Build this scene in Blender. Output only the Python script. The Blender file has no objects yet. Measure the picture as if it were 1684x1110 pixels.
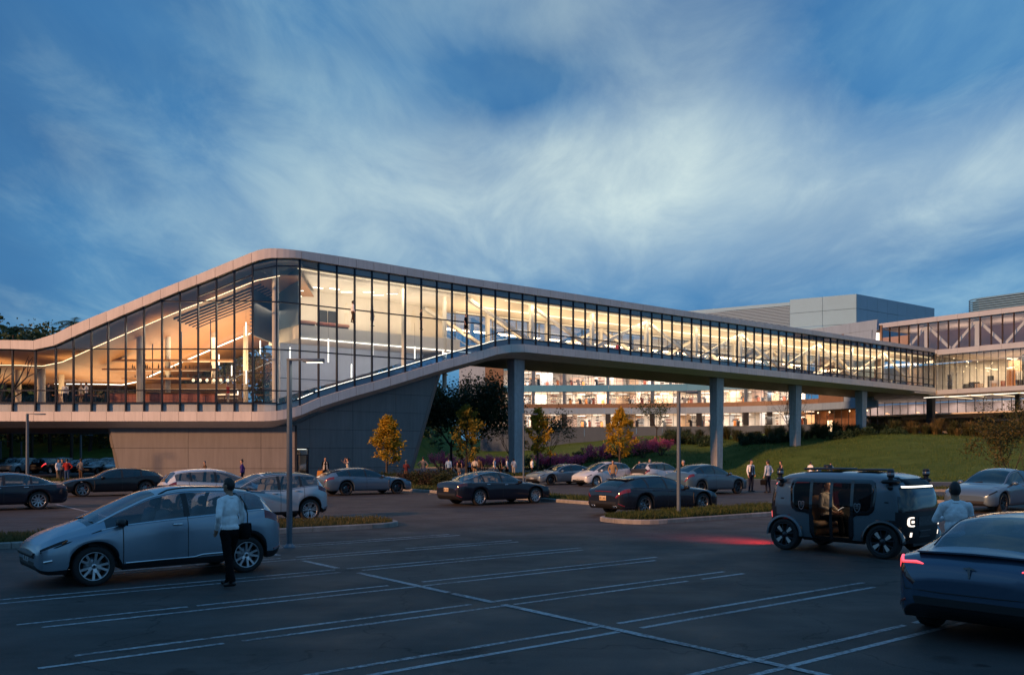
import bpy, bmesh, math, random
import numpy as np
from mathutils import Vector, Matrix, Euler
R = math.radians
random.seed(7)
S = bpy.context.scene
COL = S.collection

# ------------------------------------------------------------------ camera, sky, sun, exposure
F_PX, CX, HZ, CAM_H = 1433.0, 842.0, 744.0, 2.2
cam = bpy.data.cameras.new('camera')
cam.sensor_width = 36.0
cam.lens = F_PX / 1684.0 * 36.0
cam.shift_y = (HZ - 555.0) / 1684.0
cam.clip_start, cam.clip_end = 0.1, 4000
co = bpy.data.objects.new('camera', cam)
COL.objects.link(co)
co.location = (0, 0, CAM_H)
co.rotation_euler = (R(90), 0, 0)
S.camera = co

SUN_EL, SUN_S = R(18), Vector((-0.745, -0.667, 0)).normalized()     # direction towards the sun, seen in plan
SUN_E, SKY_GAIN = 4.2, 1.20

def build_world():
    w = bpy.data.worlds.new('World'); S.world = w; w.use_nodes = True
    nt = w.node_tree; N = nt.nodes; L = nt.links; N.clear()
    def nd(t, **k):
        n = N.new(t)
        for a, b in k.items(): setattr(n, a, b)
        return n
    def math_(op, a, b=None, c=None, clamp=False):
        n = nd('ShaderNodeMath', operation=op, use_clamp=clamp)
        for i, x in enumerate((a, b, c)):
            if x is None: continue
            if isinstance(x, (int, float)): n.inputs[i].default_value = x
            else: L.new(x, n.inputs[i])
        return n.outputs[0]
    def mix(f, a, b):
        n = nd('ShaderNodeMix', data_type='RGBA')
        for i, x in ((0, f), (6, a), (7, b)):
            if isinstance(x, (int, float)): n.inputs[i].default_value = x
            elif isinstance(x, tuple): n.inputs[i].default_value = (*x, 1)
            else: L.new(x, n.inputs[i])
        return n.outputs[2]
    def ss(v, lo, hi):
        n = nd('ShaderNodeMapRange', interpolation_type='SMOOTHSTEP')
        L.new(v, n.inputs[0]); n.inputs[1].default_value = lo; n.inputs[2].default_value = hi
        return n.outputs[0]
    tc = nd('ShaderNodeTexCoord')
    sep = nd('ShaderNodeSeparateXYZ'); L.new(tc.outputs['Generated'], sep.inputs[0])
    x, y, z = sep.outputs
    zc = math_('MAXIMUM', z, 0.0)
    # clouds lie on a flat layer overhead: direction / height
    den = math_('ADD', zc, 0.16)
    px = math_('DIVIDE', x, den); py = math_('DIVIDE', y, den)
    comb = nd('ShaderNodeCombineXYZ'); L.new(px, comb.inputs[0]); L.new(py, comb.inputs[1])
    def noise(scale, detail, rough, rot, sc, loc=(0, 0, 0), dist=0.0):
        m = nd('ShaderNodeMapping'); L.new(comb.outputs[0], m.inputs[0])
        m.inputs['Rotation'].default_value = (0, 0, R(rot)); m.inputs['Scale'].default_value = sc
        m.inputs['Location'].default_value = loc
        n = nd('ShaderNodeTexNoise'); L.new(m.outputs[0], n.inputs[0])
        n.inputs['Scale'].default_value = scale; n.inputs['Detail'].default_value = detail
        n.inputs['Roughness'].default_value = rough; n.inputs['Distortion'].default_value = dist
        return n.outputs[0]
    n1 = noise(0.90, 6, 0.55, -6, (1.0, 0.60, 1), (0.4, 0.2, 0), 0.40)
    n2 = noise(4.4, 8, 0.64, 8, (0.9, 0.46, 1), (3.1, 1.7, 0), 0.5)
    n3 = noise(0.55, 4, 0.5, -20, (1, 0.7, 1), (7.3, 2.2, 0), .3)
    wisps = math_('ADD', math_('MULTIPLY', n1, 0.66), math_('MULTIPLY', n2, 0.34))
    # clear sky behind the clouds
    sky = nd('ShaderNodeTexSky', sky_type='NISHITA', sun_disc=False)
    sky.sun_elevation = SUN_EL; sky.sun_rotation = math.atan2(SUN_S.x, SUN_S.y)
    sky.altitude = 200; sky.dust_density = 0.6; sky.ozone_density = 4.0
    skyc = nd('ShaderNodeMix', data_type='RGBA', blend_type='MULTIPLY'); skyc.inputs[0].default_value = 1
    L.new(sky.outputs[0], skyc.inputs[6]); skyc.inputs[7].default_value = (0.030, 0.062, 0.095, 1)
    # the evening cloud deck: slate blue body, paler thin cloud, pale clearing over the right of the site
    g = ss(zc, 0.0, 0.55)
    body = mix(g, (0.070, 0.215, 0.395), (0.048, 0.185, 0.400))
    pale = mix(ss(wisps, 0.40, 0.72), body, (0.175, 0.365, 0.500))
    dark = mix(math_('MULTIPLY', ss(n3, 0.44, 0.64), 0.7), pale, (0.028, 0.105, 0.255))
    # the clearing where the last high light comes through
    def lobe(az, el, aw, ew, tilt=0.0):
        az0 = math_('SUBTRACT', math_('ARCTAN2', x, y), R(az))
        el0 = math_('SUBTRACT', math_('ARCSINE', zc), R(el))
        e2 = math_('SUBTRACT', el0, math_('MULTIPLY', az0, tilt))
        a = math_('DIVIDE', az0, R(aw)); b = math_('DIVIDE', e2, R(ew))
        return math_('EXPONENT', math_('MULTIPLY', math_('ADD', math_('MULTIPLY', a, a), math_('MULTIPLY', b, b)), -1.0))
    def add(*v):
        r = v[0]
        for q in v[1:]: r = math_('ADD', r, q)
        return r
    wob = math_('MULTIPLY', math_('SUBTRACT', wisps, 0.5), 1.0)
    glow = add(lobe(12, 17.2, 12, 5.6, -0.04), math_('MULTIPLY', lobe(-5, 15.5, 15, 5.5, 0.10), 0.55), math_('MULTIPLY', lobe(30, 16, 9, 3.2, 0.15), 0.62), math_('MULTIPLY', lobe(8, 27, 12, 4, 0.0), 0.22),
               math_('MULTIPLY', lobe(1.5, 22.5, 6.5, 2.8, 0.05), -0.45), math_('MULTIPLY', lobe(24, 23, 6, 4, 0.2), -0.35), wob)
    brk = math_('MULTIPLY', math_('MAXIMUM', glow, 0.0), math_('ADD', 0.62, math_('MULTIPLY', ss(wisps, 0.36, 0.62), 0.50)))
    cl = mix(math_('MINIMUM', brk, 1.0), dark, (0.56, 0.68, 0.66))
    fin = mix(0.88, skyc.outputs[2], cl)
    # below the horizon the dome is dim ground haze
    fin = mix(ss(z, -0.06, 0.0), (0.03, 0.05, 0.08), fin)
    bg = nd('ShaderNodeBackground'); L.new(fin, bg.inputs[0]); bg.inputs[1].default_value = SKY_GAIN
    out = nd('ShaderNodeOutputWorld'); L.new(bg.outputs[0], out.inputs[0])
    w.cycles.sampling_method = 'AUTOMATIC'
build_world()

sl = bpy.data.lights.new('sun', 'SUN'); sl.energy = SUN_E; sl.color = (1.0, 0.49, 0.23); sl.angle = R(3.5)
so = bpy.data.objects.new('sun', sl); COL.objects.link(so)
_d = Vector((SUN_S.x * math.cos(SUN_EL), SUN_S.y * math.cos(SUN_EL), math.sin(SUN_EL)))
so.rotation_euler = _d.to_track_quat('Z', 'Y').to_euler()
so.location = (-60, -40, 40)

S.view_settings.view_transform = 'Standard'
S.view_settings.look = 'None'
S.view_settings.exposure = 0.0
S.view_settings.gamma = 1.0
S.view_settings.use_curve_mapping = False
S.render.engine = 'CYCLES'
S.cycles.transparent_max_bounces = 24
S.cycles.max_bounces = 8
S.cycles.diffuse_bounces = 3
S.cycles.glossy_bounces = 4
S.cycles.transmission_bounces = 6
S.cycles.sample_clamp_indirect = 4.0
S.cycles.caustics_reflective = False
S.cycles.caustics_refractive = False
S.cycles.use_denoising = True

# ------------------------------------------------------------------ helpers
def px_at(x, y, Y):
    """point of the place at depth Y (metres) seen at photograph pixel x, y"""
    return Vector(((x - CX) * Y / F_PX, Y, CAM_H - (y - HZ) * Y / F_PX))
def on_ground(x, y, z=0.0):
    Y = F_PX * (CAM_H - z) / (y - HZ)
    return Vector(((x - CX) * Y / F_PX, Y, z))
def lerp(a, b, t): return a + (b - a) * t
def interp(x, pts):
    if x <= pts[0][0]: return pts[0][1]
    for (x0, y0), (x1, y1) in zip(pts, pts[1:]):
        if x <= x1: return y0 + (y1 - y0) * (x - x0) / (x1 - x0)
    return pts[-1][1]
def smooth_interp(pts):
    """monotone cubic through control points"""
    xs = [p[0] for p in pts]; ys = [p[1] for p in pts]; n = len(xs)
    h = [xs[i+1]-xs[i] for i in range(n-1)]; dl = [(ys[i+1]-ys[i])/h[i] for i in range(n-1)]
    m = [0]*n; m[0] = dl[0]; m[-1] = dl[-1]
    for i in range(1, n-1):
        if dl[i-1]*dl[i] <= 0: m[i] = 0
        else:
            w1, w2 = 2*h[i]+h[i-1], h[i]+2*h[i-1]
            m[i] = (w1+w2)/(w1/dl[i-1]+w2/dl[i])
    def f(x):
        if x <= xs[0]: return ys[0]
        if x >= xs[-1]: return ys[-1]
        i = max(j for j in range(n-1) if xs[j] <= x)
        t = (x-xs[i])/h[i]; a = t*t*(3-2*t)
        return ys[i]*(1-a)+ys[i+1]*a + h[i]*(m[i]*t*(1-t)**2 - m[i+1]*t*t*(1-t))
    return f

class MB:
    def __init__(s): s.v = []; s.f = []; s.mi = []; s.sm = []
    def add(s, vs, fs, mi=0, smooth=False):
        b = len(s.v); s.v += [tuple(v) for v in vs]
        for f in fs:
            s.f.append(tuple(b + i for i in f)); s.mi.append(mi); s.sm.append(smooth)
    def quad(s, a, b, c, d, mi=0): s.add((a, b, c, d), ((0, 1, 2, 3),), mi)
    def poly(s, pts, mi=0): s.add(pts, (tuple(range(len(pts))),), mi)
    def obox(s, o, u, v, w, mi=0):
        o, u, v, w = Vector(o), Vector(u), Vector(v), Vector(w)
        if u.cross(v).dot(w) < 0: u, v = v, u
        p = [o, o+u, o+u+v, o+v, o+w, o+u+w, o+u+v+w, o+v+w]
        s.add(p, ((3, 2, 1, 0), (4, 5, 6, 7), (0, 1, 5, 4), (1, 2, 6, 5), (2, 3, 7, 6), (3, 0, 4, 7)), mi)
    def box(s, a, b, mi=0):
        s.obox(a, (b[0]-a[0], 0, 0), (0, b[1]-a[1], 0), (0, 0, b[2]-a[2]), mi)
    def cbox(s, c, sz, mi=0, M=None, bev=0.0):
        x, y, z = (q/2 for q in sz)
        if bev <= 0:
            p = [Vector((i*x, j*y, k*z)) for k in (-1, 1) for i, j in ((-1, -1), (1, -1), (1, 1), (-1, 1))]
            f = ((3, 2, 1, 0), (4, 5, 6, 7), (0, 1, 5, 4), (1, 2, 6, 5), (2, 3, 7, 6), (3, 0, 4, 7))
        else:
            b = bev; ring = []
            def lay(xx, yy, zz, bb): return [Vector(q) for q in ((-xx+bb, -yy, zz), (xx-bb, -yy, zz), (xx, -yy+bb, zz), (xx, yy-bb, zz), (xx-bb, yy, zz), (-xx+bb, yy, zz), (-xx, yy-bb, zz), (-xx, -yy+bb, zz))]
            p = lay(x-b, y-b, -z, b*.6)+lay(x, y, -z+b, b)+lay(x, y, z-b, b)+lay(x-b, y-b, z, b*.6)
            f = [tuple(reversed(range(8)))]
            for l in range(3):
                for i in range(8):
                    j = (i+1) % 8; f.append((l*8+i, l*8+j, l*8+8+j, l*8+8+i))
            f.append(tuple(24+i for i in range(8)))
        c = Vector(c)
        p = [(M @ q if M else q) + c for q in p]
        s.add(p, f, mi, bev > 0)
    def tube(s, pts, rad, n=8, mi=0, cap=True, smooth=True, flat=1.0):
        pts = [Vector(p) for p in pts]
        if not hasattr(rad, '__len__'): rad = [rad]*len(pts)
        vs = []; up = None
        for i, p in enumerate(pts):
            d = (pts[min(i+1, len(pts)-1)]-pts[max(i-1, 0)])
            d = d.normalized() if d.length > 1e-9 else Vector((0, 0, 1))
            if up is None: up = Vector((0, 0, 1)) if abs(d.z) < .9 else Vector((1, 0, 0))
            a = d.cross(up); a = a.normalized() if a.length > 1e-6 else Vector((1, 0, 0))
            b = a.cross(d).normalized(); up = b
            for k in range(n):
                t = 2*math.pi*k/n
                vs.append(p+(a*math.cos(t)+b*math.sin(t)*flat)*rad[i])
        fs = []
        for i in range(len(pts)-1):
            for k in range(n):
                j = (k+1) % n; fs.append((i*n+k, i*n+n+k, i*n+n+j, i*n+j))
        s.add(vs, fs, mi, smooth)
        if cap:
            s.add(vs[:n], (tuple(range(n)),), mi); s.add(vs[-n:], (tuple(reversed(range(n))),), mi)
    def lathe(s, prof, n=24, mi=0, M=None, smooth=True):
        """prof: (r, h) along local z"""
        vs = []; fs = []
        for r, h in prof:
            for k in range(n):
                t = 2*math.pi*k/n; v = Vector((r*math.cos(t), r*math.sin(t), h)); vs.append(M @ v if M else v)
        for i in range(len(prof)-1):
            for k in range(n):
                j = (k+1) % n; fs.append((i*n+k, i*n+j, i*n+n+j, i*n+n+k))
        s.add(vs, fs, mi, smooth)
    def prism(s, poly, off, mi=0):
        """closed prism: polygon (3-D points) pushed along off"""
        n = len(poly); a = [Vector(p) for p in poly]; b = [p+Vector(off) for p in a]
        s.add(a+b, [tuple(reversed(range(n))), tuple(range(n, 2*n))]+[(i, (i+1) % n, n+(i+1) % n, n+i) for i in range(n)], mi)
    def ball(s, c, r, n=10, m=6, mi=0, M=None, smooth=True):
        if not hasattr(r, '__len__'): r = (r, r, r)
        c = Vector(c); vs = []; fs = []
        for i in range(m+1):
            t = math.pi*i/m
            for k in range(n):
                p = 2*math.pi*k/n
                v = Vector((r[0]*math.sin(t)*math.cos(p), r[1]*math.sin(t)*math.sin(p), r[2]*math.cos(t)))
                vs.append((M @ v if M else v)+c)
        for i in range(m):
            for k in range(n):
                j = (k+1) % n; fs.append((i*n+k, i*n+n+k, i*n+n+j, i*n+j))
        s.add(vs, fs, mi, smooth)
    def mesh(s, name, mats):
        me = bpy.data.meshes.new(name)
        me.from_pydata(s.v, [], s.f)
        if not isinstance(mats, (list, tuple)): mats = [mats]
        for m in mats: me.materials.append(m)
        me.polygons.foreach_set('material_index', s.mi)
        me.polygons.foreach_set('use_smooth', s.sm)
        me.update()
        return me
    def build(s, name, mats, parent=None, loc=None, weld=False):
        me = s.mesh(name, mats)
        if weld:
            bm = bmesh.new(); bm.from_mesh(me); bmesh.ops.remove_doubles(bm, verts=bm.verts, dist=1e-4)
            bmesh.ops.recalc_face_normals(bm, faces=bm.faces); bm.to_mesh(me); bm.free()
        return link(name, me, parent, loc)

def link(name, me, parent=None, loc=None):
    o = bpy.data.objects.new(name, me); COL.objects.link(o)
    if parent: o.parent = parent
    if loc is not None: o.location = loc
    return o
def tag(o, label=None, cat=None, group=None, kind=None):
    if label: o['label'] = label
    if cat: o['category'] = cat
    if group: o['group'] = group
    if kind: o['kind'] = kind
    return o
def thing(name, label, cat, loc=(0, 0, 0), rz=0.0, group=None):
    o = bpy.data.objects.new(name, None); COL.objects.link(o); o.empty_display_size = .2
    o.location = loc; o.rotation_euler = (0, 0, rz)
    return tag(o, label, cat, group)
KIDS = {}
def kids(o): return [c for c in bpy.data.objects if c.parent == o]
def copy_tree(o, parent=None, kidmap=None):
    c = o.copy(); COL.objects.link(c)
    if parent: c.parent = parent
    for ch in (kidmap[o.name] if kidmap and o.name in kidmap else kids(o) if not kidmap else []):
        copy_tree(ch, c, kidmap)
    return c
def kid_map(root):
    m = {}
    def rec(o):
        m[o.name] = kids(o)
        for c in m[o.name]: rec(c)
    rec(root); return m
def light(name, kind, loc, energy, color, size=1.0, size_y=None, aim=None, parent=None, spread=None):
    l = bpy.data.lights.new(name, kind); l.energy = energy; l.color = color
    if kind == 'AREA':
        l.size = size
        if size_y: l.shape = 'RECTANGLE'; l.size_y = size_y
        if spread: l.spread = spread
    else: l.shadow_soft_size = size
    o = bpy.data.objects.new(name, l); COL.objects.link(o); o.location = loc
    if aim is not None: o.rotation_euler = (-Vector(aim)).to_track_quat('Z', 'Y').to_euler()
    if parent: o.parent = parent
    return o

# ------------------------------------------------------------------ materials
MATS = {}
def mat(name, col, rough=0.6, metal=0.0, var=0.0, scale=4.0, bump=0.0, bscale=40.0, emit=None, estr=0.0, coat=0.0, spec=0.5, stretch=None, col2=None, detail=6.0, sheen=0.0):
    if name in MATS: return MATS[name]
    m = bpy.data.materials.new(name); m.use_nodes = True; MATS[name] = m
    nt = m.node_tree; N = nt.nodes; L = nt.links; b = N['Principled BSDF']
    b.inputs['Base Color'].default_value = (*col, 1); b.inputs['Roughness'].default_value = rough
    b.inputs['Metallic'].default_value = metal; b.inputs['Specular IOR Level'].default_value = spec
    if coat: b.inputs['Coat Weight'].default_value = coat; b.inputs['Coat Roughness'].default_value = 0.04
    if sheen: b.inputs['Sheen Weight'].default_value = sheen
    if emit: b.inputs['Emission Color'].default_value = (*emit, 1); b.inputs['Emission Strength'].default_value = estr
    if var or bump or col2:
        tc = N.new('ShaderNodeTexCoord'); mp = N.new('ShaderNodeMapping'); L.new(tc.outputs['Object'], mp.inputs[0])
        if stretch: mp.inputs['Scale'].default_value = stretch
        if var or col2:
            n = N.new('ShaderNodeTexNoise'); L.new(mp.outputs[0], n.inputs[0]); n.inputs['Scale'].default_value = scale; n.inputs['Detail'].default_value = detail; n.inputs['Roughness'].default_value = 0.62
            r = N.new('ShaderNodeValToRGB'); L.new(n.outputs[0], r.inputs[0])
            r.color_ramp.elements[0].position = 0.32; r.color_ramp.elements[1].position = 0.68
            c2 = col2 or tuple(min(1, c*(1+var)) for c in col); c1 = col if col2 else tuple(c*(1-var) for c in col)
            r.color_ramp.elements[0].color = (*c1, 1); r.color_ramp.elements[1].color = (*c2, 1)
            L.new(r.outputs[0], b.inputs['Base Color'])
        if bump:
            n2 = N.new('ShaderNodeTexNoise'); L.new(mp.outputs[0], n2.inputs[0]); n2.inputs['Scale'].default_value = bscale; n2.inputs['Detail'].default_value = 4
            bp = N.new('ShaderNodeBump'); L.new(n2.outputs[0], bp.inputs['Height']); bp.inputs['Strength'].default_value = bump; bp.inputs['Distance'].default_value = 0.02
            L.new(bp.outputs[0], b.inputs['Normal'])
    return m
def weathered(m, amt=.07, streak=.12):
    """each piece a slightly different tone, with faint rain streaks and dust down its face"""
    N = m.node_tree.nodes; L = m.node_tree.links; b = N['Principled BSDF']
    oi = N.new('ShaderNodeObjectInfo'); mr = N.new('ShaderNodeMapRange'); L.new(oi.outputs['Random'], mr.inputs[0]); mr.inputs[3].default_value = 1-amt; mr.inputs[4].default_value = 1+amt
    ge = N.new('ShaderNodeNewGeometry'); mp = N.new('ShaderNodeMapping'); L.new(ge.outputs['Position'], mp.inputs[0]); mp.inputs['Scale'].default_value = (2.6, 2.6, .22)
    n = N.new('ShaderNodeTexNoise'); L.new(mp.outputs[0], n.inputs[0]); n.inputs['Scale'].default_value = 1.6; n.inputs['Detail'].default_value = 7; n.inputs['Roughness'].default_value = .65
    m2 = N.new('ShaderNodeMapRange'); L.new(n.outputs[0], m2.inputs[0]); m2.inputs[1].default_value = .35; m2.inputs[2].default_value = .62; m2.inputs[3].default_value = 1-streak; m2.inputs[4].default_value = 1.0
    mu = N.new('ShaderNodeMath'); mu.operation = 'MULTIPLY'; L.new(mr.outputs[0], mu.inputs[0]); L.new(m2.outputs[0], mu.inputs[1])
    x = N.new('ShaderNodeVectorMath'); x.operation = 'SCALE'; L.new(mu.outputs[0], x.inputs['Scale'])
    lk = b.inputs['Base Color'].links
    if lk: L.new(lk[0].from_socket, x.inputs[0])
    else: x.inputs[0].default_value = b.inputs['Base Color'].default_value[:3]
    L.new(x.outputs[0], b.inputs['Base Color'])
def glass(name, tint=(1, 1, 1), gloss=(1, 1, 1), rough=0.0, ior=1.5, base=0.0, body=None, bodyf=0.0):
    """thin pane: transparent with a Fresnel reflection, and a share of its own body colour"""
    if name in MATS: return MATS[name]
    m = bpy.data.materials.new(name); m.use_nodes = True; MATS[name] = m
    nt = m.node_tree; N = nt.nodes; L = nt.links; N.clear()
    t = N.new('ShaderNodeBsdfTransparent'); t.inputs[0].default_value = (*tint, 1)
    g = N.new('ShaderNodeBsdfGlossy'); g.inputs[0].default_value = (*gloss, 1); g.inputs['Roughness'].default_value = rough
    f = N.new('ShaderNodeFresnel'); ge = N.new('ShaderNodeNewGeometry')
    io = N.new('ShaderNodeMapRange'); L.new(ge.outputs['Backfacing'], io.inputs[0]); io.inputs[3].default_value = ior; io.inputs[4].default_value = 1/ior; L.new(io.outputs[0], f.inputs[0])   # same pane seen from both sides
    add = N.new('ShaderNodeMath'); add.operation = 'ADD'; add.use_clamp = True; L.new(f.outputs[0], add.inputs[0]); add.inputs[1].default_value = base
    a = t.outputs[0]
    if bodyf > 0:
        d = N.new('ShaderNodeBsdfDiffuse'); d.inputs[0].default_value = (*body, 1)
        mx0 = N.new('ShaderNodeMixShader'); mx0.inputs[0].default_value = bodyf; L.new(t.outputs[0], mx0.inputs[1]); L.new(d.outputs[0], mx0.inputs[2]); a = mx0.outputs[0]
    mx = N.new('ShaderNodeMixShader'); L.new(add.outputs[0], mx.inputs[0]); L.new(a, mx.inputs[1]); L.new(g.outputs[0], mx.inputs[2])
    o = N.new('ShaderNodeOutputMaterial'); L.new(mx.outputs[0], o.inputs[0])
    return m
def emis(name, col, s):
    if name in MATS: return MATS[name]
    m = bpy.data.materials.new(name); m.use_nodes = True; MATS[name] = m
    b = m.node_tree.nodes['Principled BSDF']; b.inputs['Base Color'].default_value = (.8, .8, .8, 1)
    b.inputs['Emission Color'].default_value = (*col, 1); b.inputs['Emission Strength'].default_value = s
    return m
def leafmat(name, cols, rough=0.55, trans=0.35):
    """foliage: every leaf its own shade out of cols"""
    if name in MATS: return MATS[name]
    m = bpy.data.materials.new(name); m.use_nodes = True; MATS[name] = m
    nt = m.node_tree; N = nt.nodes; L = nt.links; b = N['Principled BSDF']
    g = N.new('ShaderNodeNewGeometry'); r = N.new('ShaderNodeValToRGB'); L.new(g.outputs['Random Per Island'], r.inputs[0])
    el = r.color_ramp.elements
    el[0].color = (*cols[0], 1); el[1].color = (*cols[-1], 1)
    for i in range(1, len(cols)-1):
        e = el.new(i/(len(cols)-1)); e.color = (*cols[i], 1)
    L.new(r.outputs[0], b.inputs['Base Color']); b.inputs['Roughness'].default_value = rough; b.inputs['Specular IOR Level'].default_value = .3
    tr = N.new('ShaderNodeBsdfTranslucent'); L.new(r.outputs[0], tr.inputs[0])
    mx = N.new('ShaderNodeMixShader'); mx.inputs[0].default_value = trans
    out = N['Material Output']; L.new(b.outputs[0], mx.inputs[1]); L.new(tr.outputs[0], mx.inputs[2]); L.new(mx.outputs[0], out.inputs[0])
    return m

M_DARKFRAME = mat('mullion_metal', (.018, .026, .042), .35, .6)
M_BAND = mat('cream_composite_panel', (.70, .655, .61), .45, 0, .05, .8, .02, 8)
M_WALLP = mat('taupe_wall_panel', (.180, .172, .170), .5, 0, .06, .5, .03, 60)
M_JOINT = mat('panel_joint', (.03, .03, .032), .8)
M_SOFFIT = mat('soffit_bronze', (.09, .075, .065), .5, 0, .1, 2)
M_CONC = mat('concrete', (.48, .48, .49), .75, 0, .12, 3, .15, 30)
M_WHITE = mat('white_paint', (.74, .72, .68), .5, 0, .03, 1)
M_WARMW = mat('warm_interior_white', (.72, .66, .57), .7, 0, .04, 1)
M_GREYW = mat('grey_blue_interior', (.34, .36, .40), .7, 0, .05, 1)
M_WOOD = mat('timber_ceiling', (.36, .17, .06), .5, 0, .25, 3, .03, 20, stretch=(.2, 6, 1))
M_WOODP = mat('timber_cladding', (.20, .125, .08), .6, 0, .25, 3, .03, 20, stretch=(.5, .5, 8))
M_FLOOR = mat('interior_floor', (.35, .28, .22), .35)
M_DARK = mat('dark_interior', (.025, .027, .032), .6)
M_RED = mat('terracotta_tile', (.32, .10, .06), .45, 0, .2, 6)
M_CREAMCOL = mat('cream_column', (.66, .58, .46), .55, 0, .03, 1)
M_GLASS = glass('clear_curtain_glass', (.86, .92, .96), ior=1.5, base=.055)
M_SPAND = glass('blue_spandrel_glass', (.35, .5, .66), ior=1.55, base=.06, body=(.14, .22, .32), bodyf=.55)
M_LED = emis('led_line', (1.0, .90, .74), 2.6)
M_LEDW = emis('led_warm', (1.0, .74, .42), 1.6)
M_COVE = emis('cove_light', (1.0, .74, .42), 3.0)
M_COVE2 = emis('soft_cove_light', (1.0, .74, .42), 1.15)
M_RGL = glass('rear_curtain_glass', (.66, .70, .72), ior=1.5, base=.22)
M_STEEL = mat('galvanised_steel', (.16, .19, .22), .4, .7, .1, 6)

for m_, a_, st_ in ((M_BAND, .05, .12), (M_WALLP, .07, .18), (M_CONC, .05, .25), (M_WOODP, .08, .1)): weathered(m_, a_, st_)
# ------------------------------------------------------------------ ground, hill, kerbs, markings
D = Vector((0.792, 0.610, 0)).normalized()        # along the parking bays and the bridge
E = Vector((D.y, -D.x, 0))                        # across, towards the right and the camera

def asphalt_material():
    m = bpy.data.materials.new('asphalt'); m.use_nodes = True
    N = m.node_tree.nodes; L = m.node_tree.links; b = N['Principled BSDF']
    tc = N.new('ShaderNodeTexCoord')
    def noise(s, d, r=.6, stretch=None):
        n = N.new('ShaderNodeTexNoise'); n.inputs['Scale'].default_value = s; n.inputs['Detail'].default_value = d; n.inputs['Roughness'].default_value = r
        if stretch:
            mp = N.new('ShaderNodeMapping'); L.new(tc.outputs['Object'], mp.inputs[0]); mp.inputs['Scale'].default_value = stretch; mp.inputs['Rotation'].default_value = (0, 0, R(-38)); L.new(mp.outputs[0], n.inputs[0])
        else: L.new(tc.outputs['Object'], n.inputs[0])
        return n.outputs[0]
    def ramp(v, p0, c0, p1, c1):
        r = N.new('ShaderNodeValToRGB'); L.new(v, r.inputs[0]); e = r.color_ramp.elements
        e[0].position, e[1].position = p0, p1; e[0].color = (*c0, 1); e[1].color = (*c1, 1); return r.outputs[0]
    def mul(a, c, f=1.0, bt='MULTIPLY'):
        x = N.new('ShaderNodeMix'); x.data_type = 'RGBA'; x.blend_type = bt; x.inputs[0].default_value = f
        L.new(a, x.inputs[6]); L.new(c, x.inputs[7]); return x.outputs[2]
    big = ramp(noise(.16, 6, .65), .3, (.052, .046, .044), .7, (.082, .072, .068))
    tyre = ramp(noise(.5, 5, .6, (.12, 1.6, 1)), .35, (.72, .72, .72), .6, (1.08, 1.08, 1.08))
    grain = ramp(noise(55, 3, .8), .25, (.55, .55, .55), .75, (1.45, 1.45, 1.45))
    stain = ramp(noise(.9, 7, .7), .28, (.45, .45, .45), .42, (1, 1, 1))
    vo = N.new('ShaderNodeTexVoronoi'); vo.feature = 'DISTANCE_TO_EDGE'; vo.inputs['Scale'].default_value = .16
    wn = N.new('ShaderNodeTexNoise'); wn.inputs['Scale'].default_value = .9; wn.inputs['Detail'].default_value = 6; L.new(tc.outputs['Object'], wn.inputs[0])
    va = N.new('ShaderNodeVectorMath'); va.operation = 'MULTIPLY_ADD'; L.new(wn.outputs['Color'], va.inputs[0]); va.inputs[1].default_value = (2.2, 2.2, 0); L.new(tc.outputs['Object'], va.inputs[2]); L.new(va.outputs[0], vo.inputs['Vector'])
    crack = ramp(vo.outputs['Distance'], .0008, (.42, .42, .42), .004, (1, 1, 1))
    spots = ramp(noise(2.6, 2, .4), .20, (.35, .35, .35), .27, (1, 1, 1))
    c = mul(mul(mul(mul(mul(big, tyre), grain), stain), crack), spots)
    L.new(c, b.inputs['Base Color'])
    rr = ramp(noise(.7, 5), .3, (.55, .55, .55), .7, (.80, .80, .80)); L.new(rr, b.inputs['Roughness'])
    b.inputs['Specular IOR Level'].default_value = .2
    bp = N.new('ShaderNodeBump'); bp.inputs['Strength'].default_value = .35; bp.inputs['Distance'].default_value = .012
    L.new(noise(38, 4, .75), bp.inputs['Height']); L.new(bp.outputs[0], b.inputs['Normal'])
    return m
M_ASPH = asphalt_material()

def paint_material():
    m = bpy.data.materials.new('worn_road_paint'); m.use_nodes = True
    N = m.node_tree.nodes; L = m.node_tree.links; b = N['Principled BSDF']
    tc = N.new('ShaderNodeTexCoord'); n = N.new('ShaderNodeTexNoise'); L.new(tc.outputs['Object'], n.inputs[0]); n.inputs['Scale'].default_value = 14; n.inputs['Detail'].default_value = 7; n.inputs['Roughness'].default_value = .75
    n2 = N.new('ShaderNodeTexNoise'); L.new(tc.outputs['Object'], n2.inputs[0]); n2.inputs['Scale'].default_value = .8; n2.inputs['Detail'].default_value = 3
    ad = N.new('ShaderNodeMath'); ad.operation = 'MULTIPLY_ADD'; L.new(n2.outputs[0], ad.inputs[0]); ad.inputs[1].default_value = .5; L.new(n.outputs[0], ad.inputs[2])
    r = N.new('ShaderNodeValToRGB'); L.new(ad.outputs[0], r.inputs[0]); e = r.color_ramp.elements
    e[0].position = .62; e[1].position = .84; e[0].color = (.10, .10, .105, 1); e[1].color = (.44, .45, .47, 1)
    L.new(r.outputs[0], b.inputs['Base Color']); b.inputs['Roughness'].default_value = .7
    return m
M_PAINT = paint_material()
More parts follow.
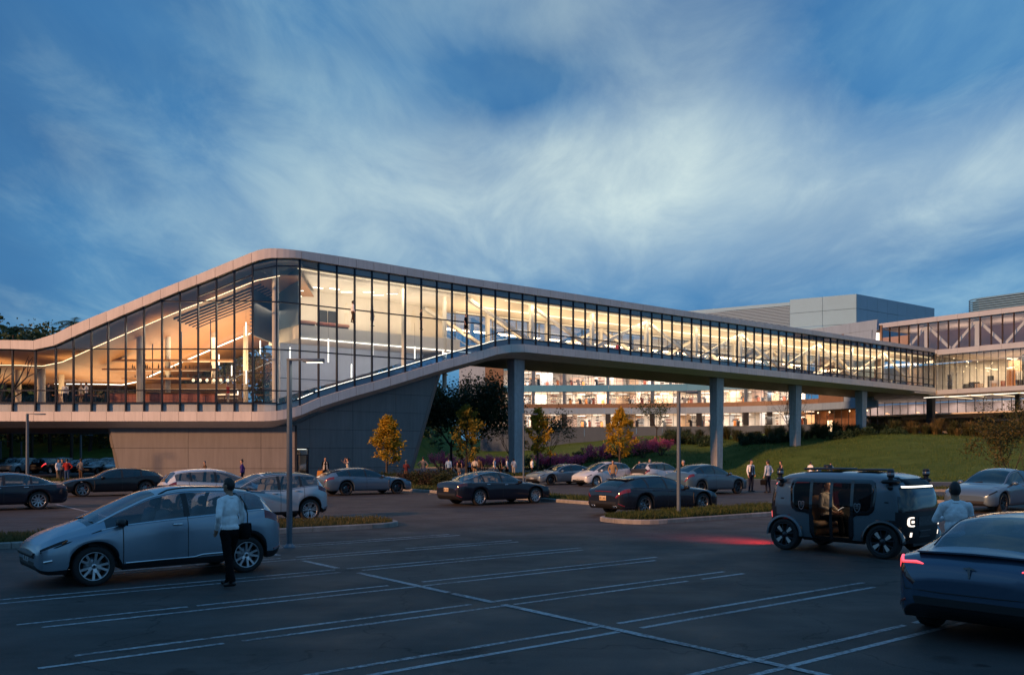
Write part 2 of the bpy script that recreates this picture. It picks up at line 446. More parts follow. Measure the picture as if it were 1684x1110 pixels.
def grass_ground():
    m = bpy.data.materials.new('lawn'); m.use_nodes = True
    N = m.node_tree.nodes; L = m.node_tree.links; b = N['Principled BSDF']
    tc = N.new('ShaderNodeTexCoord')
    def noise(s, d, r=.6):
        n = N.new('ShaderNodeTexNoise'); n.inputs['Scale'].default_value = s; n.inputs['Detail'].default_value = d; n.inputs['Roughness'].default_value = r
        L.new(tc.outputs['Object'], n.inputs[0]); return n.outputs[0]
    def ramp(v, p0, c0, p1, c1):
        r = N.new('ShaderNodeValToRGB'); L.new(v, r.inputs[0]); e = r.color_ramp.elements
        e[0].position, e[1].position = p0, p1; e[0].color = (*c0, 1); e[1].color = (*c1, 1); return r.outputs[0]
    a = ramp(noise(.35, 7, .7), .3, (.048, .095, .020), .7, (.110, .160, .038))
    g = ramp(noise(9, 5, .8), .25, (.5, .5, .5), .75, (1.5, 1.45, 1.3))
    x = N.new('ShaderNodeMix'); x.data_type = 'RGBA'; x.blend_type = 'MULTIPLY'; x.inputs[0].default_value = 1; L.new(a, x.inputs[6]); L.new(g, x.inputs[7])
    L.new(x.outputs[2], b.inputs['Base Color']); b.inputs['Roughness'].default_value = .9; b.inputs['Specular IOR Level'].default_value = .1
    bp = N.new('ShaderNodeBump'); bp.inputs['Strength'].default_value = .9; bp.inputs['Distance'].default_value = .12
    L.new(noise(5, 8, .85), bp.inputs['Height']); L.new(bp.outputs[0], b.inputs['Normal'])
    return m
M_LAWN = grass_ground()
M_KERB = mat('kerb_concrete', (.30, .285, .265), .8, 0, .18, 3, .2, 40)
M_PAVE = mat('sidewalk_concrete', (.27, .26, .245), .8, 0, .12, 1.2, .15, 40)
M_SOIL = mat('soil', (.05, .04, .028), .95, 0, .3, 3, .6, 20)
M_GRASSB = leafmat('grass_blade', [(.030, .060, .012), (.055, .085, .020), (.10, .10, .035), (.045, .075, .016)], .7, .3)
M_GRASSDRY = leafmat('dry_grass_blade', [(.055, .065, .018), (.10, .095, .030), (.16, .13, .055), (.07, .08, .02)], .7, .3)

weathered(M_KERB, .10, .25); weathered(M_PAVE, .08, .15)
g = MB(); g.quad((-1500, -300, 0), (1500, -300, 0), (1500, 2200, 0), (-1500, 2200, 0))
tag(g.build('ground', M_ASPH), kind='structure')

TOE = smooth_interp([(-14, 124), (2, 122), (6, 112), (12, 101), (18, 98), (26, 99), (31, 84), (37, 74), (43, 69), (60, 64), (140, 60)])
SLOPE = smooth_interp([(-10, .09), (13, .10), (25, .155), (37, .105), (49, .130), (66, .105), (120, .1)])
def hill_z(x, y):
    z = -0.3
    if x > -16:
        d = y - TOE(x)
        zz = d * SLOPE(x)
        if zz > 0: zz = 6.4 * (1 - math.exp(-(zz / 6.4) ** 1.15 * 1.25)) if zz < 30 else 6.4
        k = min(1, max(0, (x + 16) / 5)); z = max(z, zz * k - .3 * (1 - k)) if d > -3 else z
    if x < -12:
        d = y - 112 - .05 * (x + 30)
        k = min(1, max(0, (-12 - x) / 6))
        if d > 0: z = max(z, k * (min(.17 * d, 11)) - .3 * (1 - k))
    if x > -16: z += 0.10 * math.sin(x * .33 + 1) * math.sin(y * .27) * (1 if z > .5 else 0)
    return z
hm = MB(); nx, ny = 170, 110
hv = []; hx = [-190 + 2.3 * i for i in range(nx)]; hy = [57 + 2.0 * j for j in range(ny)]
for y in hy:
    for x in hx: hv.append((x, y, hill_z(x, y)))
hf = []
for j in range(ny - 1):
    for i in range(nx - 1):
        q = (j*nx+i, j*nx+i+1, j*nx+nx+i+1, j*nx+nx+i)
        if max(hv[k][2] for k in q) > -.05: hf.append(q)
hm.add(hv, hf, 0, True)
tag(hm.build('hill', M_LAWN), kind='structure')

def flat_sheet(name, pts, z, m):
    b = MB(); b.poly([(p[0], p[1], z) for p in pts]); o = b.build(name, m)
    me = o.data
    if me.polygons[0].normal.z < 0: me.flip_normals()
    return tag(o, kind='structure')
flat_sheet('lawn', [(5, 85), (12, 81), (18, 74), (24, 67.5), (34, 64), (48, 61), (90, 58), (90, 110), (30, 106), (14, 102), (7, 96)], .02, M_LAWN)

def resample(poly, step):
    out = []
    n = len(poly)
    for i in range(n):
        a, b = Vector(poly[i]), Vector(poly[(i+1) % n]); k = max(1, round((b-a).length/step))
        for j in range(k): out.append(a.lerp(b, j/k))
    return out
def round_poly(poly, r, n=6):
    out = []; m = len(poly)
    for i in range(m):
        p, a, b = Vector(poly[i]), Vector(poly[i-1]), Vector(poly[(i+1) % m])
        da, db = (a-p).normalized(), (b-p).normalized(); ang = da.angle(db)
        t = min(r/math.tan(ang/2), (a-p).length*.48, (b-p).length*.48)
        s, e = p+da*t, p+db*t
        for k in range(n+1):
            u = k/n; out.append(s*(1-u)**2 + p*2*u*(1-u) + e*u*u)
    return out
def inset(poly, d):
    n = len(poly); out = []
    area = sum(poly[i].x*poly[(i+1) % n].y-poly[(i+1) % n].x*poly[i].y for i in range(n))
    sg = 1 if area > 0 else -1
    for i in range(n):
        a, p, b = poly[i-1], poly[i], poly[(i+1) % n]
        t = (b-a).normalized(); nn = Vector((-t.y, t.x))*sg
        out.append(p+nn*d)
    return out
def in_poly(x, y, poly):
    c = False; n = len(poly)
    for i in range(n):
        a, b = poly[i], poly[i-1]
        if (a.y > y) != (b.y > y) and x < (b.x-a.x)*(y-a.y)/(b.y-a.y)+a.x: c = not c
    return c
def grass_blades(name, poly, z, n, hmin, hmax, m, lean=.5, width=.012, keep=None):
    b = MB(); xs = [p.x for p in poly]; ys = [p.y for p in poly]; k = 0; tries = 0
    while k < n and tries < n*12:
        tries += 1
        x, y = random.uniform(min(xs), max(xs)), random.uniform(min(ys), max(ys))
        if not in_poly(x, y, poly): continue
        cl = .55+.45*math.sin(x*2.1+math.sin(y*1.7)*2)*math.sin(y*2.6+x)
        h = random.uniform(hmin, hmax)*(.65+.5*cl); a = random.uniform(0, 6.28); t = random.uniform(0, 6.28); l = random.uniform(.1, lean)*h
        w = width*random.uniform(.7, 1.5)
        dx, dy = math.cos(a)*w, math.sin(a)*w; ox, oy = math.cos(t)*l, math.sin(t)*l
        b.add([(x-dx, y-dy, z), (x+dx, y+dy, z), (x+dx*.6+ox*.35, y+dy*.6+oy*.35, z+h*.6), (x+ox, y+oy, z+h)], ((0, 1, 2), (0, 2, 3)))
        k += 1
    return tag(b.build(name, m), kind='stuff')
def island(poly2, r, blades, hmin, hmax, m, stone=1.8, width=.012):
    """raised bed: kerb stones round a sheet of soil with grass"""
    P = resample(round_poly([Vector(p[:2]) for p in poly2], r), .3)
    base = MB(); I = inset(P, .14); n = len(P)
    base.poly([(p.x, p.y, .10) for p in I]); o = base.build('traffic_island', M_SOIL)
    if o.data.polygons[0].normal.z < 0: o.data.flip_normals()
    tag(o, kind='structure')
    acc = 0; run = [0]
    def stone_obj(idx):
        b = MB()
        ps = [P[i % n] for i in idx]; qs = [I[i % n] for i in idx]
        # trimmed at both ends to leave a joint
        for arr in (ps, qs):
            a, c = arr[0], arr[1]; arr[0] = a+(c-a)*.02
            a, c = arr[-1], arr[-2]; arr[-1] = a+(c-a)*.02
        vs = []; k = len(ps)
        for p, q in zip(ps, qs):
            t = (q-p)
            vs += [(p.x, p.y, -.02), (p.x, p.y, .115), (p.x+t.x*.18, p.y+t.y*.18, .14), (q.x, q.y, .14), (q.x, q.y, .05)]
        fs = []
        for i in range(k-1):
            for j in range(4): fs.append((i*5+j, i*5+j+1, i*5+5+j+1, i*5+5+j))
        fs += [(0, 1, 2, 3, 4), tuple((k-1)*5+j for j in (4, 3, 2, 1, 0))]
        b.add(vs, fs)
        b.build('kerb_stone', M_KERB, o, weld=True)
    for i in range(n):
        acc += (P[(i+1) % n]-P[i]).length; run.append(i+1)
        if acc > stone or i == n-1:
            if len(run) > 1: stone_obj(run)
            run = [i+1]; acc = 0
    if blades: grass_blades('grass', I, .10, blades, hmin, hmax, m, width=width)
    return o

# near left island: along the bays, rounded end at the right
A0, A1 = Vector((-15.5, 17.2, 0)), Vector((-3.0, 25.9, 0))
dA = (A1-A0).normalized(); nA = Vector((-dA.y, dA.x, 0))
island([A0, A1, A1+nA*2.6, A0+nA*2.6], 1.3, 16000, .07, .20, M_GRASSDRY, width=.011)
# right island carrying the second lamp
B0 = Vector((3.9, 26.3, 0)); B1 = B0+D*9.5
nD = Vector((-D.y, D.x, 0))
island([B0, B1, B1+nD*2.4, B0+nD*2.4], 1.2, 13000, .10, .26, M_GRASSB, width=.012)
# island across the bays in the middle
C0, C1 = Vector((-13.5, 60.5, 0)), Vector((4.1, 35.6, 0))
island([C0, C1, C1+D*2.3, C0+D*2.3], 1.1, 9000, .10, .24, M_GRASSB, width=.02)
# strips by the far lane on the right
G0 = Vector((17.6, 49.6, 0)); island([G0, G0+Vector((26, -2.5, 0)), G0+Vector((26, .2, 0)), G0+Vector((0.4, 2.9, 0))], 1.2, 3500, .10, .22, M_GRASSB, width=.025)
H0 = Vector((17.2, 38.6, 0)); island([H0, H0+Vector((6, -3.4, 0)), H0+Vector((7, -1.6, 0)), H0+Vector((1, 1.8, 0))], .8, 2500, .10, .22, M_GRASSB, width=.02)
# strip behind the far parked cars and under the first column
island([(-3.2, 76.6, 0), (5.8, 75.2, 0), (6.2, 80.6, 0), (-3.4, 82.5, 0)], .9, 3500, .15, .4, M_GRASSB, width=.04)
# strip under the hall on the left
island([(-47, 62.5, 0), (-30.5, 62.5, 0), (-30.5, 65.0, 0), (-47, 65.0, 0)], .9, 2500, .15, .35, M_GRASSB, width=.03)

# sidewalk in front of the building, of separate slabs, and the far path
sw = MB(); sw.box((-31, 61.6, -.02), (-9.5, 67.5, .09)); sw = tag(sw.build('sidewalk', M_JOINT), kind='structure')
for i in range(11):
    for j in range(3):
        b = MB(); x0 = -31+i*1.955; y0 = 61.6+j*1.96
        b.box((x0+.012, y0+.012 if j else y0-.003, .0), (x0+1.94, y0+1.945, .10+random.uniform(0, .004))); b.build('paving_slab', M_PAVE, sw)
flat_sheet('path', [(-6, 86), (5, 83.6), (12, 79.5), (18, 72.5), (24, 66), (34, 62.5), (48, 59.5), (90, 56.5), (90, 58), (48, 61), (34, 64), (24, 67.5), (18, 74), (12, 81), (5, 85), (-6, 88)], .012, M_PAVE)

# drive kerb at the foot of the bank
kb = MB(); kp = [(x, TOE(x)-.4, 0) for x in [-13+1.5*i for i in range(20)]]
for a, b_ in zip(kp, kp[1:]):
    kb = MB(); v = Vector(b_)-Vector(a); kb.obox(a, v*.985, Vector((-v.y, v.x, 0)).normalized()*.22, (0, 0, .15))
    tag(kb.build('kerb_stone', M_KERB), kind='structure')

# bay markings
def line(a, b, w=.10, z=.004, wob=True):
    a, b = Vector(a), Vector(b); v = (b-a); n = Vector((-v.y, v.x, 0)).normalized()*w/2; k = max(2, int(v.length/.25))
    m = MB(); vs = []
    for i in range(k+1):
        p = a+v*(i/k); j = 1+random.uniform(-.10, .10) if wob else 1
        vs += [p-n*j+Vector((0, 0, z)), p+n*j+Vector((0, 0, z))]
    m.add(vs, [(2*i, 2*i+2, 2*i+3, 2*i+1) for i in range(k)])
    o = m.build('parking_line', M_PAINT)
    if o.data.polygons[0].normal.z < 0: o.data.flip_normals()
    return tag(o, kind='structure')
K0 = Vector((2.694, 9.085, 0)); STEP = Vector((-.627, .779, 0))*2.31
rnd = random.Random(3)
for k in range(-3, 7):
    c = K0+STEP*k
    for sgn, off in ((1, .19), (-1, -.19)):
        o = STEP.normalized()*off
        for side, ln in ((1, 5.8), (-1, 6.0)):
            if k > 4 and side < 0: ln = 4.0
            L0 = rnd.uniform(.0, .35) if k != 0 else 0
            L1 = ln+rnd.uniform(-.5, .3)
            cuts = [(L0, L1)]
            if rnd.random() < .4:
                q = rnd.uniform(.25, .8)*ln; cuts = [(L0, q), (q+rnd.uniform(.12, .4), L1)]
            for a, b in cuts: line(c+o+D*side*a, c+o+D*side*b, .085)
crs = [(-3.0, 1.0), (1.0, 1.95), (2.05, 2.5), (2.55, 3.8), (4.15, 4.8), (5.3, 6.1)]
for a, b in crs: line(K0+STEP*a, K0+STEP*b, .12, .008)
line(on_ground(92, 829), on_ground(143, 841), .12, .004)
line(on_ground(147, 842), on_ground(240, 866), .12, .004)
line(on_ground(1255, 826), on_ground(1300, 824), .12, .004)
# far lot lines
for i in range(6): line((-47+i*2.7, 52, 0), (-44+i*2.7, 56.2, 0), .12)
# ------------------------------------------------------------------ glass hall and bridge
O = Vector((1.0, 80.0, 0))
def BP(s, t=0.0, z=0.0): return O + D*s - E*t + Vector((0, 0, z))      # along the bridge, t metres inwards from its glass
CS = -23.6
FY = (O + D*CS).y                                                       # depth of the frontal left facade
CORNER = O + D*CS
pane_px = [-330, -288, -246, -204, -162, -119, -76, -28, 21, 58.6, 92, 121, 150.5, 178, 207, 237, 266.5, 296, 326, 356, 385.5, 415.5]
STN = []                                                                # (point, outward normal, along)
for p in pane_px: STN.append((Vector(((p-CX)*FY/F_PX, FY, 0)), Vector((0, -1, 0))))
cut = (STN[-1][0]-CORNER).length
a0, a1 = STN[-1][0], CORNER + D*cut
def arc(t):
    p = a0*(1-t)**2 + CORNER*2*t*(1-t) + a1*t*t
    n = Vector((0, -1, 0)).lerp(E, t).normalized(); return p, n
ARC = {}
STN.append(arc(.5)); STN.append((a1, E.copy()))
N_LEFT = len(pane_px)
S1 = CS+cut
for k in range(1, 64): STN.append((O + D*(S1+(76-S1)/63*k), E.copy()))
NS = len(STN)
def sub(i, n=None):
    """points along panel i..i+1"""
    if i in (N_LEFT-1, N_LEFT):
        t0 = 0 if i == N_LEFT-1 else .5
        return [arc(t0+.5*k/4) for k in range(5)]
    return [STN[i], STN[i+1]]
TOPY = [(-400, 560), (0, 560), (72, 561), (98, 547), (151, 524), (204, 503), (265, 477.6), (325, 454), (386, 429), (417, 416.5), (432, 411.5), (448, 410), (482, 412.5), (516, 417), (577, 426), (664, 440.5), (758, 456.5), (800, 463), (855, 471)]
BANDY = [(-400, 574), (0, 574), (70, 576), (92, 569), (125, 554), (178, 530.6), (238, 505), (295, 481), (356, 457.5), (414, 434), (432, 428), (448, 425.5), (482, 425.5), (516, 431), (577, 440.5), (664, 454), (758, 468.5), (855, 483)]
FTOPY = [(-400, 677), (430, 677), (452, 676), (470, 673), (490, 668), (516, 656.5), (546, 647), (577, 637.5), (607, 629.5), (633, 622), (662, 613.5), (713, 598), (762, 584.5), (789, 577.5), (811, 570.8), (832, 567), (855, 566)]
def zfun(tab, zend):
    f = smooth_interp(tab)
    z855 = None
    def g(p):
        px = CX+F_PX*p.x/p.y
        s = (p-O).dot(D)
        if px <= 855: return CAM_H+(HZ-f(px))*p.y/F_PX
        p8 = None
        s8 = g.s8
        return lerp(g.z8, zend, (s-s8)/(76-s8))
    r = (855-CX)/F_PX; s8 = (r*O.y-O.x)/(D.x-r*D.y); p8 = O+D*s8
    g.s8 = s8; g.z8 = CAM_H+(HZ-f(855))*p8.y/F_PX
    return g
z_top, z_band, z_fas = zfun(TOPY, 17.15), zfun(BANDY, 16.65), zfun(FTOPY, 11.55)
def z_ftop(p): return z_fas(p)
FH = .72                                                                 # fascia height
hall = thing('glass_hall', 'glass hall with sloping cream roofline, warm timber ceiling and ramp rising over a taupe wall', 'building', (CORNER.x, CORNER.y, 0))
bridge = thing('glass_bridge', 'long lit glass footbridge on grey columns joining the two buildings', 'bridge', (O.x, O.y, 0))
def rel(o, parent):                                                      # world-built parts under an Empty that is not at the origin
    o.parent = parent; o.matrix_parent_inverse = Matrix.Translation(-Vector(parent.location)); return o
SPLIT = N_LEFT + 1 + 13                                                  # panels up to here belong to the hall
def owner(i): return hall if i < SPLIT else bridge
V3 = lambda p, z: Vector((p.x, p.y, z))
def band_panel(name, i, zlo, zhi, out, depth, m, gap=.012):
    S_ = sub(i); b = MB(); vs = []; k = len(S_)
    for j, (p, n) in enumerate(S_):
        if j == 0: q = p+(S_[1][0]-p).normalized()*gap
        elif j == k-1: q = p+(S_[-2][0]-p).normalized()*gap
        else: q = p
        lo, hi = zlo(p), zhi(p)
        vs += [V3(q+n*out, lo), V3(q+n*out, hi), V3(q+n*(out-depth), hi), V3(q+n*(out-depth), lo)]
    fs = []
    for j in range(k-1):
        for c in range(4):
            d = (c+1) % 4; fs.append((j*4+c, j*4+4+c, j*4+4+d, j*4+d))
    fs += [(0, 1, 2, 3), tuple((k-1)*4+c for c in (3, 2, 1, 0))]
    b.add(vs, fs)
    return rel(b.build(name, m, weld=True), owner(i))
for i in range(NS-1):
    band_panel('roof_panel', i, lambda p: z_band(p), lambda p: z_top(p), .32, .30, M_BAND)
    band_panel('fascia_panel', i, lambda p: z_ftop(p)-FH, lambda p: z_ftop(p), .30, .28, M_BAND)
# mullions
for i in range(NS):
    p, n = STN[i]; t = Vector((-n.y, n.x, 0)); zb, zt = z_ftop(p)-.02, z_band(p)+.05
    b = MB(); b.obox(V3(p-t*.05-n*.10, zb), t*.10, n*.20, (0, 0, zt-zb))
    rel(b.build('mullion', M_DARKFRAME), hall if i <= SPLIT else bridge)
# levels of the horizontal bars and the panes between them
FLOORZ = 5.95
def levels(i):
    p, q = STN[i][0], STN[i+1][0]
    L = [(z_ftop(p), z_ftop(q))]
    if i < N_LEFT: L.append((FLOORZ, FLOORZ))
    else: L.append((z_ftop(p)+.48, z_ftop(q)+.48))
    for zz in (6.87, 9.98, 13.57):
        s = ((p+q)/2-O).dot(D)
        if zz == 13.57 and i >= N_LEFT and s > -4:
            L.append((z_ftop(p)+1.2, z_ftop(q)+1.2))
        else: L.append((zz, zz))
    dd = .55 if i >= N_LEFT-1 else .85
    L.append((z_band(p)-dd, z_band(q)-dd)); L.append((z_band(p), z_band(q)))
    lo, hi = L[0], L[-1]; out = [lo]
    for a, c in L[1:]:
        a = min(max(a, lo[0]), hi[0]); c = min(max(c, lo[1]), hi[1])
        if (a-out[-1][0])+(c-out[-1][1]) > .25: out.append((a, c))
    if (hi[0]-out[-1][0])+(hi[1]-out[-1][1]) > .02:
        out[-1] = hi if (hi[0]-out[-1][0])+(hi[1]-out[-1][1]) < .3 else out[-1]
    return out
rng = random.Random(5)
bars = {hall: MB(), bridge: MB()}
for i in range(NS-1):
    L = levels(i); S_ = sub(i); k = len(S_)
    for li in range(len(L)-1):
        (a0_, a1_), (b0_, b1_) = L[li], L[li+1]
        if max(b0_-a0_, b1_-a1_) < .06: continue
        b = MB(); vs = []
        jx, jy = rng.uniform(-.004, .004), rng.uniform(-.003, .003)          # panes never sit perfectly true
        for j, (p, n) in enumerate(S_):
            t = j/(k-1); vs += [V3(p+n*jx*(t-.5)*2, lerp(a0_, a1_, t)), V3(p+n*(jx*(t-.5)*2+jy), lerp(b0_, b1_, t))]
        b.add(vs, [(2*j, 2*j+2, 2*j+3, 2*j+1) for j in range(k-1)])
        lowsp = li == 0 and i >= N_LEFT and a0_ > 5.0
        topsp = li == len(L)-2 and i >= N_LEFT+2
        rel(b.build('spandrel_pane' if (lowsp or topsp) else 'pane', M_SPAND if (lowsp or topsp) else M_GLASS), owner(i))
        if li > 0:
            for (p, n), (q, nq), j in zip(S_, S_[1:], range(k-1)):
                t0, t1 = j/(k-1), (j+1)/(k-1); z0, z1 = lerp(a0_, a1_, t0), lerp(a0_, a1_, t1)
                w = .045
                for (P_, N_, zz), (Q_, M__, zy) in (((p, n, z0), (q, nq, z1)),):
                    vv = [V3(P_+N_*.05, zz-w), V3(P_+N_*.05, zz+w), V3(P_-N_*.06, zz+w), V3(P_-N_*.06, zz-w), V3(Q_+M__*.05, zy-w), V3(Q_+M__*.05, zy+w), V3(Q_-M__*.06, zy+w), V3(Q_-M__*.06, zy-w)]
                    bars[owner(i)].add(vv, ((0, 4, 5, 1), (1, 5, 6, 2), (2, 6, 7, 3), (3, 7, 4, 0)))
for o_, b in bars.items(): tag(rel(b.build('transom', M_DARKFRAME), o_), kind='stuff')

# roof deck, ceiling, floor and soffit as strips between the front line and a back line
def back(i):
    p, n = STN[i]
    if i < N_LEFT: return Vector((p.x, 88.0, 0))
    s = (p-O).dot(D)
    if s < -6: return Vector((lerp(STN[N_LEFT-1][0].x, -10.6, (s-CS)/(-6-CS)), lerp(88.0, 86.0, (s-CS)/(-6-CS)), 0))
    return p - E*9.5
def strip(name, par, i0, i1, zf, zb, inset_, m, f_front=None):
    b = MB(); vs = []
    for i in range(i0, i1+1):
        p, n = STN[i]; q = back(i); d = (q-p).normalized(); a = p+d*inset_
        vs += [V3(a, zf(p)), V3(q, zb(p))]
    b.add(vs, [(2*j, 2*j+2, 2*j+3, 2*j+1) for j in range(i1-i0)])
    return rel(b.build(name, m), par)
for par, i0, i1 in ((hall, 0, SPLIT), (bridge, SPLIT, NS-1)):
    strip('roof_deck', par, i0, i1, lambda p: z_top(p)-.12, lambda p: z_top(p)-.12, -.2, M_SOFFIT)
    strip('soffit', par, i0, i1, lambda p: z_ftop(p)-FH-.46, lambda p: z_ftop(p)-FH-.46, 1.25, M_SOFFIT)
    b = MB(); vs = []
    for i in range(i0, i1+1):
        for p, n in (sub(i) if i < i1 and len(sub(i)) > 2 else [STN[i]]):
            vs += [V3(p+n*.30, z_ftop(p)-FH), V3(p-n*1.25, z_ftop(p)-FH-.46)]
    b.add(vs, [(2*j, 2*j+2, 2*j+3, 2*j+1) for j in range(len(vs)//2-1)], 0, True)
    rel(b.build('soffit_edge', M_BAND), par)
strip('floor_slab', hall, 0, N_LEFT+1, lambda p: FLOORZ, lambda p: FLOORZ, .12, M_FLOOR)
b = MB(); vs = []
for i in range(0, N_LEFT+1):
    for p, n in sub(i): vs += [V3(p-n*.12, z_ftop(p)), V3(p-n*.12, FLOORZ)]
b.add(vs, [(2*j, 2*j+2, 2*j+3, 2*j+1) for j in range(len(vs)//2-1)]); rel(b.build('floor_edge', M_BAND), hall)
strip('ramp_floor', hall, N_LEFT+1, SPLIT, lambda p: z_ftop(p)+.46, lambda p: z_ftop(p)+.46, .12, M_FLOOR)
strip('bridge_floor', bridge, SPLIT, NS-1, lambda p: z_ftop(p)+.46, lambda p: z_ftop(p)+.46, .12, M_FLOOR)
strip('timber_ceiling', hall, 0, N_LEFT+1, lambda p: z_band(p)-1.05, lambda p: z_band(p)-1.35, .9, M_WOOD)
strip('ceiling_margin', hall, 0, N_LEFT+1, lambda p: z_band(p)-.1, lambda p: z_band(p)-.1, .12, M_WARMW)
strip('ceiling', hall, N_LEFT+1, SPLIT, lambda p: z_band(p)-.62, lambda p: z_band(p)-.72, .12, M_WARMW)
strip('ceiling', bridge, SPLIT, NS-1, lambda p: z_band(p)-.62, lambda p: z_band(p)-.72, .12, M_WARMW)
# luminous lines: edge of the timber ceiling, foot of the ramp, edge of the mezzanine, bridge coves
def run(name, par, pts, w, h, m):
    b = MB()
    for a, c in zip(pts, pts[1:]):
        v = c-a; hrz = Vector((-v.y, v.x, 0)).normalized()*w; b.obox(a-hrz/2, v, hrz, (0, 0, h))
    return rel(b.build(name, m), par)
lft = range(6, N_LEFT+1)
run('light_line', hall, [V3(STN[i][0]+Vector((0, .95, 0)), z_band(STN[i][0])-1.12) for i in lft], .05, .03, M_COVE)
run('light_line', hall, [V3(STN[i][0]+Vector((0, 14.5, 0)), z_band(STN[i][0])-1.52) for i in lft], .22, .06, M_LED)
run('light_line', hall, [V3(STN[i][0]-E*.35, z_ftop(STN[i][0])+.50) for i in range(N_LEFT+1, SPLIT+1)], .08, .05, M_LED)
run('light_line', hall, [V3(STN[i][0]-E*.35, z_band(STN[i][0])-.68) for i in range(N_LEFT+1, SPLIT+1)], .10, .05, M_COVE2)
for t in (.55, 8.6):
    run('light_line', bridge, [V3(STN[i][0]-E*t, z_band(STN[i][0])-.74) for i in range(SPLIT, NS)], .16, .06, M_COVE2)
run('light_line', bridge, [V3(STN[i][0]-E*4.5, z_band(STN[i][0])-.80) for i in range(SPLIT, NS)], .5, .06, M_COVE2)

# left hall: columns, back glazing, cafe
def hall_col(x, y, z1, r=.26, z0=FLOORZ):
    b = MB(); b.lathe([(r, z0), (r, z1)], 14, M=Matrix.Translation((x, y, 0))); return rel(b.build('interior_column', M_CREAMCOL), hall)
for px_, Y_ in ((-110, 71), (-30, 71), (30, 70.5), (68, 68.5), (101, 74), (231, 69), (276, 72), (352, 76), (404, 78)):
    p = px_at(px_, HZ, Y_); zt = z_band(Vector(((px_-CX)*FY/F_PX, FY, 0)))-1.1
    hall_col(p.x, p.y, zt, .30 if px_ in (231, 68) else .22)
for i in range(0, 42):
    x = -56+i*1.0
    if x > -19: break
    zt = z_band(Vector((x, FY, 0)))-1.36; b = MB(); b.box((x-.04, 87.7, FLOORZ), (x+.04, 87.85, zt)); rel(b.build('rear_mullion', M_DARKFRAME), hall)
b = MB()
for z in (7.0, 8.6, 10.2, 11.8, 13.4):
    xs_ = [x for x in np.arange(-56, -19, .5) if z_band(Vector((x, FY, 0)))-1.4 > z]
    if xs_: b.box((xs_[0], 87.68, z-.04), (-19, 87.8, z+.04))
tag(rel(b.build('rear_transom', M_DARKFRAME), hall), kind='stuff')
for i in range(6):
    x0, x1 = -56+i*6.2, -56+i*6.2+6.15; za, zb_ = (z_band(Vector((x, FY, 0)))-1.36 for x in (x0, x1)); b = MB(); b.quad((x0, 87.9, FLOORZ), (x1, 87.9, FLOORZ), (x1, 87.9, zb_), (x0, 87.9, za)); rel(b.build('rear_pane', M_GLASS), hall)
# return wall of the mezzanine: dark louvres seen end-on from the hall
lo_ = Vector((-20.4, 68.4, 0)); hi_ = Vector((-20.0, 82.0, 0))
b = MB(); b.obox(V3(lo_, 11.4), hi_-lo_, (.15, 0, 0), (0, 0, 4.4)); rel(b.build('louvre_wall', M_DARK), hall)
for k in range(15):
    b = MB(); b.obox(V3(lo_-Vector((.16, 0, 0)), 11.5+k*.29), hi_-lo_, (.15, 0, 0), (0, 0, .09)); rel(b.build('louvre', M_GREYW), hall)
# slats under the top of the timber ceiling
for k in range(7):
    i0, i1 = N_LEFT-6, N_LEFT
    b = MB()
    pts = [V3(STN[i][0]+Vector((0, 2.2+k*.8, 0)), z_band(STN[i][0])-1.20) for i in range(i0, i1)]
    for a, c in zip(pts, pts[1:]): b.obox(a, c-a, (0, .1, 0), (0, 0, .12))
    rel(b.build('ceiling_slat', M_DARK), hall)
# cafe counter with tiled front, shelves and hanging rack
def cafe_thing(name, label, cat): return thing(name, label, cat, (0, 0, 0))
ct = thing('cafe_counter', 'long cafe counter with red tiled front inside the glass hall', 'counter', (-28, 70, FLOORZ))
b = MB(); b.box((-4.4, -.35, .98), (4.4, .55, 1.06)); b.build('counter_top', mat('dark_timber', (.07, .04, .025), .4), ct)
b = MB(); b.box((-4.2, -.2, 0), (4.2, .4, .975)); b.build('counter_body', M_DARK, ct)
for i in range(28):
    for j in range(2):
        b = MB(); b.box((-4.2+i*.3+.01, -.24, .05+j*.46), (-4.2+i*.3+.29, -.203, .49+j*.46)); b.build('tile', M_RED, ct)
rk = thing('hanging_shelf', 'timber shelf rack with bottles hanging over the cafe counter', 'shelf', (-28.5, 72, 8.2))
for z, x0, x1 in ((0, -3.6, 4.6), (.75, -5.2, 4.2), (1.5, -4.4, 5.4)):
    b = MB(); b.box((x0, -.4, z), (x1, .4, z+.16)); b.build('shelf', mat('rack_timber', (.26, .12, .05), .5, 0, .2, 4), rk)
for x in (-3.4, -1.2, 1.2, 3.6):
    b = MB(); b.box((x-.03, -.03, .1), (x+.03, .03, 5.2)); b.build('hanger', M_DARKFRAME, rk)
bt = MB(); rr = random.Random(9)
for z in (.16, .91):
    for i in range(26):
        x = rr.uniform(-3.4, 3.9); h = rr.uniform(.2, .42); bt.lathe([(.05, z), (.05, z+h*.6), (.02, z+h*.75), (.02, z+h)], 5, M=Matrix.Translation((x, rr.uniform(-.3, .2), 0)))
tag(bt.build('bottle_row', mat('bottle_glass', (.10, .08, .04), .15), rk), kind='stuff')
bw = thing('back_bar', 'back bar cabinet with lit glass shelves behind the cafe counter', 'cabinet', (-28, 75.5, FLOORZ))
b = MB(); b.box((-4.5, 0, 0), (4.5, .5, 2.2)); b.build('cabinet_body', M_WOODP, bw)
for z in (.9, 1.3, 1.7):
    b = MB(); b.box((-4.3, -.28, z), (4.3, -.01, z+.05)); b.build('shelf', M_CREAMCOL, bw)
b = MB(); b.box((-4.3, -.06, 1.24), (4.3, -.02, 1.28)); b.build('light_strip', M_COVE, bw)
